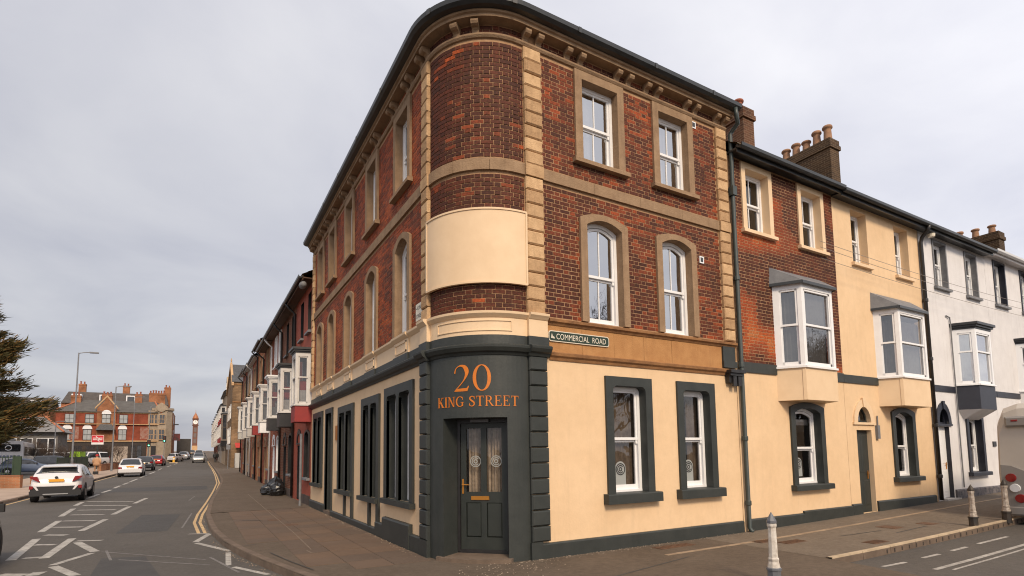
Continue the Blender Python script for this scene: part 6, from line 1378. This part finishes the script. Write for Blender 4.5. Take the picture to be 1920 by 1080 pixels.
for s in (1, -1):
    m = MB(); m.fbox(lambda u, z, d: (u, -.05-d, z), *sorted((s*1.02, s*1.2)), .75, 1.2, 0, .03); m.build('tail_light', tailr, co)
    for yy in (2.6, 8.5): m = MB(); m.lathe((s*1.26-.14 if s > 0 else -1.27, yy, .48), [(.48, 0), (.48, .15)], 18, axis='x'); m.build('wheel', tyre, co)
    m = MB(); m.box(*sorted((s*1.262, s*1.275)), .6, 10.4, 1.75, 2.75); m.build('side_window', carg, co)
# dark lorry
lx, ly = -6.1, 146; lz = zr(lx, ly); lo = thing('box_lorry', 'tall dark box lorry driving away towards the clock tower', 'lorry', (lx, ly, lz), None, 0, True)
m = MB(); m.box(-1.4, 1.4, -3, 4, 1.0, 4.5); m.build('cargo_box', pm('lorry_dark', (.035, .03, .027), (.05, .043, .04), 1, .6), lo)
m = MB(); m.box(-1.2, 1.2, 4.2, 6.2, .6, 3.4); m.build('cab', PR, lo); m = MB(); m.box(-1.3, 1.3, -3, 4, .7, 1.0); m.build('chassis', trim, lo)
for s in (1, -1):
    for yy in (-1.6, 5.0): m = MB(); m.lathe((s*1.3-.15, yy, .5), [(.5, 0), (.5, .3)], 16, axis='x'); m.build('wheel', tyre, lo)
    m = MB(); m.box(*sorted((s*1.1, s*1.4)), -3.03, -3.0, .75, .95); m.build('tail_light', tailr, lo)
# motorhome at the right edge
mhm = pm('motorhome_shell', (.52, .48, .43), (.46, .42, .37), 1.2, .35, spec=.4); mhg = pm('motorhome_grey', (.24, .225, .21), None, rough=.4)
X0, YA, YB = 12.6, -2.40, -4.66; zz = zr(14, -3.5)
mh = thing('motorhome', 'cream motorhome with three round red lights cut by the right edge', 'motorhome', (X0+3, -3.55, zz))
pr = [(YA, .30), (YA+.02, 1.2), (YA-.02, 2.3), (YA-.14, 2.62), (YA-.4, 2.72), (YB+.4, 2.72), (YB+.14, 2.62), (YB+.02, 2.3), (YB-.02, 1.2), (YB, .30)]
m = MB(); st = [(X0, .86), (X0+.05, .95), (X0+.18, 1.0), (X0+5.5, 1.0)]; yc = (YA+YB)/2
for x, s in st: m.v += [(x, yc+(a-yc)*lerp(1, s, .4), zz+.3+(b-.3)*s) for a, b in pr]
k = len(pr)
for i in range(len(st)-1):
    for j in range(k): q = (j+1) % k; m.f.append((i*k+j, i*k+q, (i+1)*k+q, (i+1)*k+j))
m.f.append(tuple(range(k-1, -1, -1))); m.f.append(tuple(range(3*k, 4*k))); m.build('body', mhm, mh)
FB_ = lambda u, z, d: (X0-d, YA-u, zz+z)
m = MB(); m.prism(FB_, [(.10, .32), (.62, .32), (.72, .60), (.70, .95), (.50, 1.18), (.26, 1.30), (.07, 1.32)], -.05, .05); lp = m.build('light_cluster', mhg, mh)
for (u, z, mt) in ((.24, 1.03, tailr), (.30, .80, headl), (.38, .57, tailr)):
    m = MB(); m.lathe((X0-.085, YA-u, zz+z), [(.09, 0), (.10, .04)], 16, axis='x'); m.build('round_light', mt, lp)
m = MB(); m.chamfer(FB_, .22, 2.0, 2.18, 2.42, -.05, .10, .04); m.build('roof_light_moulding', mhg, mh)
m = MB(); m.chamfer(FB_, .34, .46, 2.30, 2.345, .09, .11, .01); m.build('marker_light', tailr, mh)
m = MB(); m.prism(FB_, roundrect(.75, 1.6, 1.35, 2.0, .08), -.04, .03); m.build('rear_window', carg, mh)
m = MB(); m.chamfer(FB_, .06, 2.2, .18, .40, -.2, .07, .04); m.build('bumper', mhg, mh)
for yy in (YA-.02, YB+.22):
    for xx in (X0+1.5, X0+4.6): m = MB(); m.lathe((xx, yy-.2, zz+.33), [(.33, 0), (.33, .2)], 18, axis='y'); m.build('wheel', tyre, mh)
# ------------------------------------------------------------------ street furniture
lampm = pm('galvanised_steel', (.24, .24, .25), (.18, .18, .19), 3, .5, metal=.3)
def lamp(x, y, h, lab, arm=(.9, 0), group='street lamps along King Street'):
    z = zg(x, y); t = thing('street_lamp', lab, 'street lamp', (x, y, z), group)
    m = MB(); m.tube([(x, y, z-.1), (x, y, z+1.4)], .095, 10); m.build('base', lampm, t); m = MB(); m.tube([(x, y, z+1.4), (x+.05, y, z+h)], .07, 10, .045); m.build('post', lampm, t)
    m = MB(); m.tube([(x+.05, y, z+h-.05), (x+arm[0]*.5, y+arm[1]*.5, z+h+.06), (x+arm[0], y+arm[1], z+h+.08)], .035, 6); m.build('arm', lampm, t)
    m = MB(); m.chamfer(lambda u, zz, d: (x+arm[0]+u, y+arm[1]+d, zz), -.15, .45, z+h+.02, z+h+.12, -.13, .13, .03); m.build('lamp_head', lead, t)
lamp(-12.05, 47.5, 10.0, 'tall grey street lamp rising behind the white crossover car'); lamp(-10.85, 60.3, 8.6, 'tall street lamp beside the white hatchback, second from the conifer')
lamp(-12.1, 95, 10.4, 'shorter lamp column in front of the pub shutter'); lamp(-18.2, 76, 5.6, 'short lamp post in the station car park behind coach', arm=(.5, 0)); lamp(-10.6, 104, 9.6, 'thin lamp post in front of the cream pub corner', arm=(.4, 0))
# railway sign
rx, ry = -13.3, 70; rz = zg(rx, ry); rs = thing('railway_sign', 'red railway station sign with white double arrow on a tall post', 'sign', (rx, ry, rz))
m = MB(); m.tube([(rx, ry, rz), (rx, ry, rz+3.2)], .06, 8); m.build('post', pipegr, rs)
railr = pm('railway_red', (.55, .012, .022), None, rough=.4); FQ = lambda u, z, d: (rx+u*.96+d*.28, ry-d*.96+u*.28*.0, rz+z)
FQ = lambda u, z, d: (rx+u, ry-d, rz+z)
FA = lambda u, z, d: FQ(u*.84, 3.435+(z-3.515)*.86, d)
m = MB(); m.fbox(FQ, -.56, .56, 2.80, 3.86, .06, .11); m.build('board', white, rs)
m = MB(); m.fbox(FQ, -.53, .53, 3.04, 3.83, .10, .12); m.build('red_field', railr, rs)
def bar(p, q, w_): return stroke([p, q], [w_, w_])[0]
m = MB()
for pl in (rc_(-.52, .52, 3.58, 3.67)+rc_(-.52, .52, 3.36, 3.45)+[bar((.02, 3.64), (-.20, 3.84), .09), bar((.28, 3.62), (-.02, 3.40), .09), bar((-.02, 3.39), (.20, 3.18), .09)]): m.prism(FA, pl, .115, .125)
m.build('double_arrow', white, rs)
# traffic lights
def tlight(x, y, h, lab, rot=1):
    z = zg(x, y); t = thing('traffic_light', lab, 'traffic light', (x, y, z), 'traffic lights at the junction'); m = MB(); m.tube([(x, y, z), (x, y, z+h)], .06, 8); m.build('post', lampm, t)
    m = MB(); m.box(x-.17, x+.17, y-.16, y+.1, z+h-.1, z+h+.95); hd = m.build('signal_head', blackp, t)
    for k, (c, on) in enumerate((((.06, .3, .1), 1), ((.10, .05, .01), 0), ((.12, .01, .01), 0))):
        mt = pm('lit_green_lamp', (.1, .6, .35), emit=((.15, 1, .55), 2.2)) if on else pm('unlit_lamp_%d' % k, c)
        m = MB(); m.lathe((x, y-.19, z+h+.1+k*.31), [(.10, 0), (.10, .03)], 12, axis='y'); m.build('lens', mt, hd)
    m = MB(); m.box(x-.25, x+.25, y+.1, y+.12, z+h-.16, z+h+1.0); m.build('backing_board', blackp, t)
tlight(-10.3, 100.0, 2.8, 'green traffic light left of the pub doorway'); tlight(-8.4, 106.0, 3.6, 'green traffic light at the pub corner kerb')
m = MB(); yx, yy = -6.8, 103; yz = zr(yx, yy); yb = thing('yellow_bollard', 'yellow keep left bollard on the refuge before junction', 'bollard', (yx, yy, yz)); m.chamfer(lambda u, z, d: (yx+u, yy-d, yz+z), -.16, .16, 0, 1.0, -.12, .12, .03); m.build('body', pm('bollard_yellow', (.68, .36, .02), None, rough=.5), yb); m = MB(); m.lathe((yx, yy-.15, yz+.72), [(.13, 0), (.13, .03)], 12, axis='y'); m.build('disc', white, yb)
m = MB(); m.box(yx-.6, yx+.6, yy-1, yy+3, yz-.05, yz+.12); struct(m.build('traffic_island', kerbl))
sx, sy = -.45, 60; sz = zg(sx, sy); t = thing('sign_post', 'thin grey sign post on the right pavement by the side street', 'post', (sx, sy, sz)); m = MB(); m.tube([(sx, sy, sz), (sx, sy, sz+2.6)], .04, 8); m.build('post', lampm, t); m = MB(); m.box(sx-.2, sx+.2, sy-.05, sy-.03, sz+2.1, sz+2.6); m.build('plate', lead, t)
# bollards
bw = pm('chipped_white_paint', (.72, .68, .62), (.36, .30, .24), 14, .6, .3, 40, contrast=.75); bw2 = pm('worn_white_paint', (.56, .50, .43), (.16, .11, .08), 14, .65, .3, 40, contrast=.6)
bgrey = pm('bollard_grey', (.10, .105, .12), (.14, .145, .16), 8, .4); bblk = pm('bollard_black', (.02, .018, .017), (.05, .035, .025), 8, .6)
def bollard(x, y, lab, cap, body, sc=1.0, twist=.39):
    z = zg(x, y); t = thing('bollard', lab, 'bollard', (x, y, z), 'octagonal bollards on Commercial Road')
    A = lambda pr: [(r*sc*.8, h*sc) for r, h in pr]
    m = MB(); m.lathe((x, y, z), A([(.105, -.05), (.105, .17), (.12, .175), (.12, .20), (.10, .21)]), 8, ph=twist); m.build('foot', cap, t)
    m = MB(); m.lathe((x, y, z), A([(.10, .21), (.092, .25), (.078, .29), (.085, .31), (.085, .325), (.073, .34), (.064, .68), (.062, .72), (.075, .745), (.075, .775), (.070, .78)]), 8, ph=twist); m.build('shaft', body, t)
    m = MB(); m.lathe((x, y, z), A([(.075, .78), (.08, .79), (.078, .815), (.035, .88), (.004, .925)]), 8, ph=twist); m.build('pointed_cap', cap, t)
bollard(3.1, -3.14, 'white bollard with grey pointed cap standing nearest', bgrey, bw); bollard(10.86, -2.49, 'peeling white bollard with black cap in front of white house', bblk, bw2, .95); bollard(12.25, -2.60, 'peeling bollard beside the motorhome lights', bblk, bw2, 1.0)
# bin bags
bag = pm('bin_bag_plastic', (.010, .010, .011), (.02, .02, .022), 9, .28, .5, 14, spec=.6)
def binbag(x, y, r, h, lab, seed):
    rr = random.Random(seed); z = zg(x, y); m = MB(); n, k = 9, 14
    for i in range(n+1):
        f = i/n; rad = r*(math.sin(math.pi*min(1, f*.86+.16))**.6)*(1 if f < .8 else (1-f)/.2*.9+.1)
        for j in range(k):
            a = 2*math.pi*j/k; q = rad*(1+rr.uniform(-.13, .13)); m.v.append((x+q*math.cos(a), y+q*math.sin(a), z+h*f+(rr.uniform(-.03, .03) if 0 < i else 0)))
    for i in range(n):
        for j in range(k): q = (j+1) % k; m.f.append((i*k+j, i*k+q, (i+1)*k+q, (i+1)*k+j))
    m.f.append(tuple(range(n*k, n*k+k))); o = m.build('bin_bag', bag); tag(o, lab, 'bin bag', 'bin bags against the terrace')
binbag(-.42, 18.2, .34, .62, 'black bin bag nearest the viewer against the red terrace', 1); binbag(-.38, 18.95, .36, .85, 'tallest black bin bag of the heap, against wall', 2); binbag(-.72, 18.9, .30, .50, 'black bin bag slumped on kerb side of the heap', 3)
# station boundary: brick wall and green fence
wallb = farbrick('low_wall_brick', (.30, .12, .055), (.36, .15, .07), (.3, .2, .13)); grn = pm('dark_green_metal', (.018, .036, .018), (.025, .045, .022), 3, .6)
def lowwall(x0, y0, x1, y1, h, lab, hole=None):
    z0, z1 = zg(x0, y0), zg(x1, y1); t = thing('brick_wall', lab, 'wall', ((x0+x1)/2, (y0+y1)/2, z0), 'low walls by the station'); d_ = Vector((x1-x0, y1-y0)).normalized(); n = Vector((-d_.y, d_.x))*.115
    def sl(a, b, w_, za, zb, nm, mt):
        m = MB(); q = n*w_; m.hexa([(a[0]-q.x, a[1]-q.y, a[2]+za), (b[0]-q.x, b[1]-q.y, b[2]+za), (b[0]+q.x, b[1]+q.y, b[2]+za), (a[0]+q.x, a[1]+q.y, a[2]+za), (a[0]-q.x, a[1]-q.y, a[2]+zb), (b[0]-q.x, b[1]-q.y, b[2]+zb), (b[0]+q.x, b[1]+q.y, b[2]+zb), (a[0]+q.x, a[1]+q.y, a[2]+zb)]); m.build(nm, mt, t)
    sl((x0, y0, z0), (x1, y1, z1), 1, -.2, h-.07, 'brickwork', wallb); sl((x0, y0, z0), (x1, y1, z1), 1.2, h-.07, h, 'coping', pm('brick_coping', (.24, .10, .05), None, rough=.85))
lowwall(-15.6, 33.9, -11.95, 32.7, .72, 'low brick wall end facing the road at far left'); lowwall(-12.3, 36.9, -12.25, 56.4, .5, 'low orange brick wall along the pavement behind the crossover'); lowwall(-12.0, 62, -10.7, 76, .7, 'low brick wall behind the white hatchback by the station')
def fence(x0, y0, x1, y1, zb, h, lab, solid=False):
    t = thing('green_fence', lab, 'fence', ((x0+x1)/2, (y0+y1)/2, zg(x0, y0)), 'green fences by the station'); L2 = math.hypot(x1-x0, y1-y0); dx, dy = (x1-x0)/L2, (y1-y0)/L2
    pt = lambda s: (x0+dx*s, y0+dy*s)
    def bx(s0, s1, z0, z1, th, nm):
        a, b = pt(s0), pt(s1); nx_, ny_ = -dy*th, dx*th; za, zb_ = zg(*a), zg(*b); m = MB(); m.hexa([(a[0]-nx_, a[1]-ny_, za+z0), (b[0]-nx_, b[1]-ny_, zb_+z0), (b[0]+nx_, b[1]+ny_, zb_+z0), (a[0]+nx_, a[1]+ny_, za+z0), (a[0]-nx_, a[1]-ny_, za+z1), (b[0]-nx_, b[1]-ny_, zb_+z1), (b[0]+nx_, b[1]+ny_, zb_+z1), (a[0]+nx_, a[1]+ny_, za+z1)]); m.build(nm, grn, t)
    if solid: bx(0, L2, zb, zb+h, .03, 'panel')
    else:
        bx(0, L2, zb+.08, zb+.12, .02, 'rail'); bx(0, L2, zb+h-.1, zb+h-.06, .02, 'rail'); s = .05
        while s < L2: bx(s, s+.022, zb, zb+h, .011, 'railing'); s += .14
    s = 0
    while s <= L2: bx(s, s+.07, zb-.3, zb+h+.05, .04, 'post'); s += 2.4
fence(-12.28, 43.5, -12.25, 56.4, .5, 1.05, 'solid dark green fence panel above the low brick wall', True); fence(-15.6, 33.9, -12.5, 32.88, .72, 1.05, 'open green railings in front of the blue hatchback'); fence(-12.4, 32.85, -12.0, 32.7, .72, 1.05, 'narrow solid green gate panel before the blue hatchback', True)
# pedestrian
def person(x, y, face_, lab, coatm, legm, hatm, sc=1.0):
    z = zg(x, y); t = thing('person', lab, 'person', (x, y, z), None, face_, True)
    V = [(0, 0, .95), (0, .01, 1.15), (0, 0, 1.36), (0, .01, 1.47), (0, .03, 1.60), (.10, 0, .90), (.11, .10, .50), (.11, .02, .08), (.11, .14, .03), (-.10, 0, .90), (-.10, -.06, .50), (-.10, -.26, .12), (-.10, -.16, .04), (.19, 0, 1.38), (.25, -.08, 1.12), (.22, .06, .90), (.22, .10, .82), (-.19, 0, 1.38), (-.25, .06, 1.12), (-.22, .18, .94), (-.22, .22, .87)]
    E = [(0, 1), (1, 2), (2, 3), (3, 4), (0, 5), (5, 6), (6, 7), (7, 8), (0, 9), (9, 10), (10, 11), (11, 12), (2, 13), (13, 14), (14, 15), (15, 16), (2, 17), (17, 18), (18, 19), (19, 20)]
    rad = [.15, .14, .15, .06, .095, .10, .07, .05, .04, .10, .07, .05, .04, .075, .055, .042, .04, .075, .055, .042, .04]
    me = bpy.data.meshes.new('body'); me.from_pydata([(a*sc, b*sc, c*sc) for a, b, c in V], E, []); o = bpy.data.objects.new('body', me); COL.objects.link(o); o.parent = t
    sk = o.modifiers.new('s', 'SKIN'); su = o.modifiers.new('u', 'SUBSURF'); su.levels = 1; su.render_levels = 1
    for i, sv in enumerate(me.skin_vertices[0].data): sv.radius = (rad[i]*sc, rad[i]*sc); sv.use_root = (i == 0)
    me.materials.append(legm)
    m = MB(); m.lathe((0, 0, 0), [(.27*sc, .78*sc), (.255*sc, .95*sc), (.225*sc, 1.15*sc), (.24*sc, 1.32*sc), (.19*sc, 1.43*sc), (.08*sc, 1.49*sc)], 14); m.v = [(a, b*.72, c) for a, b, c in m.v]; m.build('coat', coatm, t, smooth=True)
    for s_, pts in ((1, [(.2, 0, 1.38), (.265, -.08, 1.12), (.235, .06, .92)]), (-1, [(-.2, 0, 1.38), (-.265, .06, 1.12), (-.235, .18, .95)])): m = MB(); m.tube([(a*sc, b*sc, c*sc) for a, b, c in pts], .085*sc, 8, .062*sc); m.build('sleeve', coatm, t, smooth=True)
    m = MB(); m.lathe((0, .02, 0), [(.118*sc, 1.60*sc), (.122*sc, 1.66*sc), (.10*sc, 1.73*sc), (.04*sc, 1.765*sc)], 12); m.build('hat', hatm, t, smooth=True)
    m = MB(); m.lathe((0, .035, 0), [(.04*sc, 1.50*sc), (.085*sc, 1.54*sc), (.10*sc, 1.60*sc), (.098*sc, 1.65*sc), (.06*sc, 1.70*sc)], 12); m.build('head', pm('skin', (.45, .26, .18), None, rough=.6), t, smooth=True)
person(-10.9, 51.0, R_(0), 'person in beige coat and red hat walking away on left pavement', pm('beige_coat', (.52, .30, .17), (.45, .25, .14), 8, .9), pm('tan_trousers', (.35, .20, .12), None, rough=.9), pm('red_hat', (.42, .03, .03), None, rough=.9))
person(-.75, 96, R_(10), 'person in dark clothes on the right pavement, nearer of two', pm('dark_coat', (.02, .02, .022), None), pm('dark_trousers', (.025, .025, .03), None), pm('dark_hair', (.02, .015, .012), None))
person(-.4, 99, R_(-170), 'person in dark clothes on the right pavement, further of two', MATS['dark_coat'], MATS['dark_trousers'], MATS['dark_hair'])
# shop awning and sandwich board by the side street
t = thing('shop_awning', 'small red awning over a stall by the stone building', 'awning', (2.0, 63, 1)); z = zg(0, 63); m = MB(); m.quad((.4, 62.4, z+2.3), (3.2, 62.4, z+2.3), (3.2, 63.95, z+2.9), (.4, 63.95, z+2.9)); m.build('canvas', pm('awning_red', (.42, .04, .03), None, rough=.8), t); m = MB(); m.box(.4, 2.0, 62.6, 63.9, z, z+1.7); m.build('white_stall', greyb, t)
# ------------------------------------------------------------------ trees
bark = pm('bark', (.075, .052, .036), (.045, .032, .024), 4, .9, .5, 20); twigm = pm('twig', (.10, .065, .045), (.06, .04, .03), 3, .9)
conif = pm('conifer_foliage', (.080, .066, .024), (.034, .034, .014), 1.8, .8, spec=.2, contrast=.6); conif2 = pm('conifer_brown', (.19, .10, .028), (.09, .06, .02), 2.5, .85, spec=.2)
def grow(mb, p, d, ln, r, lev, rr, spread=.55, up_=.12, tw=None, kids=3):
    path_ = [p]; q = p.copy(); dd = d.copy()
    for i in range(3): dd = (dd+Vector((rr.gauss(0, .12), rr.gauss(0, .12), rr.gauss(0, .08)+up_*.3))).normalized(); q = q+dd*ln/3; path_.append(q.copy())
    (tw if (lev <= 1 and tw) else mb).tube(path_, r, 5 if lev > 1 else 3, r*.55, cap=False)
    if lev <= 0: return
    for k in range(kids+(1 if lev > 2 else 0)):
        f = rr.uniform(.45, 1.0); b = path_[min(3, int(f*3))]; ax = Vector((rr.gauss(0, 1), rr.gauss(0, 1), rr.gauss(0, .5)+up_)).normalized(); nd = (dd*(1-spread)+ax*spread).normalized()
        grow(mb, b, nd, ln*rr.uniform(.58, .80), r*.55, lev-1, rr, spread, up_, tw, kids)
def baretree(x, y, h, lab, seed, lev=5):
    rr = random.Random(seed); z = zg(x, y)-.12; t = thing('bare_tree', lab, 'tree', (x, y, z), 'bare trees across Commercial Road'); a, b = MB(), MB(); grow(a, Vector((x, y, z-.1)), Vector((0, 0, 1)), h*.34, .22, lev, rr, .52, .25, b, 4); a.build('trunk', bark, t); b.build('crown', twigm, t)
for i, (x, y, h) in enumerate(((13, -14.5, 15), (20, -20.5, 18), (29, -12.5, 14), (36, -16.5, 15), (44, -21, 16))): baretree(x, y, h, ['leafless tree nearest behind the viewer, mirrored in first floor windows', 'leafless tree second in the row across Commercial Road', 'leafless tree third in the row across Commercial Road', 'leafless tree fourth in the row across Commercial Road', 'leafless tree last in the row, mirrored in bay windows'][i], 11+i)
# conifer at the left edge
def conifer(x, y, h, rad, lab, seed):
    rr = random.Random(seed); z = zg(x, y); t = thing('conifer_tree', lab, 'tree', (x, y, z)); tr, fo, fo2 = MB(), MB(), MB(); tr.tube([(x, y, z-.2), (x+.2, y, z+h*.35), (x+.1, y, z+h*.7), (x, y, z+h*.97)], .42, 9, .05)
    nb = 120
    for i in range(nb):
        f = .13+.87*(i+rr.random())/nb; hz = z+h*f; az = rr.uniform(0, 2*math.pi); ln = rad*(1.05-f*.80)*rr.uniform(.55, 1.12)*(1 if f > .2 else .85); el = rr.uniform(-.12, .30)+f*.35
        d = Vector((math.cos(az), math.sin(az), el)).normalized(); p = Vector((x, y, hz)); pts = [p+d*ln*k/5+Vector((0, 0, -.05*ln*math.sin(k/5*math.pi)+.02*ln*(k/5)**2)) for k in range(6)]; tr.tube(pts, .07*(1.1-f), 4, .012, cap=False)
        n = int(150+ln*105)
        for k in range(n):
            s = rr.random()**.6; s = .22+.78*s; b = pts[0].lerp(pts[-1], s)+Vector((0, 0, -.05*ln*math.sin(s*math.pi))); sp = (.10+.20*ln*(1-abs(s-.6)))*.50; c = b+Vector((rr.gauss(0, sp), rr.gauss(0, sp), rr.gauss(0, .10+.03*ln)))
            dv = (d+Vector((rr.gauss(0, .42), rr.gauss(0, .42), rr.gauss(.22, .26)))).normalized(); sd2 = dv.cross(Vector((rr.gauss(0, 1), rr.gauss(0, 1), rr.gauss(0, 1)))).normalized(); l = rr.uniform(.35, .85); w_ = rr.uniform(.022, .05)
            q = fo if rr.random() < .68 else fo2; q.poly([tuple(c-sd2*w_), tuple(c+dv*l*.5-sd2*w_*1.1), tuple(c+dv*l), tuple(c+dv*l*.5+sd2*w_*1.1), tuple(c+sd2*w_)])
    tr.build('trunk', bark, t); fo.build('crown', conif, t); fo2.build('crown', conif2, t)
conifer(-23.2, 58, 17.2, 8.6, 'large dark conifer with upswept branches at the left edge', 5)
def shrub(x, y, h, w_, lab, seed):
    rr = random.Random(seed); z = zg(x, y)-.1; t = thing('bare_shrub', lab, 'shrub', (x, y, z), 'leafless shrubs by the station'); a, b = MB(), MB()
    for k in range(9): az = rr.uniform(0, 6.28); grow(a, Vector((x+rr.gauss(0, w_*.25), y+rr.gauss(0, .4), z)), Vector((math.cos(az)*.45, math.sin(az)*.45, 1)).normalized(), h*.42, .028, 3, rr, .5, .35, b, 4)
    a.build('stems', bark, t); b.build('twigs', twigm, t)
for i, (x, y, h, w_) in enumerate(((-22.2, 82, 5.0, 3.0), (-20.4, 83, 5.6, 3.0), (-18.8, 84, 4.6, 2.6), (-14.2, 98, 5.0, 3.0), (-16.2, 99, 5.2, 3.0))): shrub(x, y, h, w_, ['brown leafless shrub right behind the white coach', 'tall brown leafless shrub between coach and short lamp post', 'low leafless shrub above the white van', 'leafless shrub in front of the pub beside rail sign', 'leafless shrub behind the railway sign'][i], 40+i)
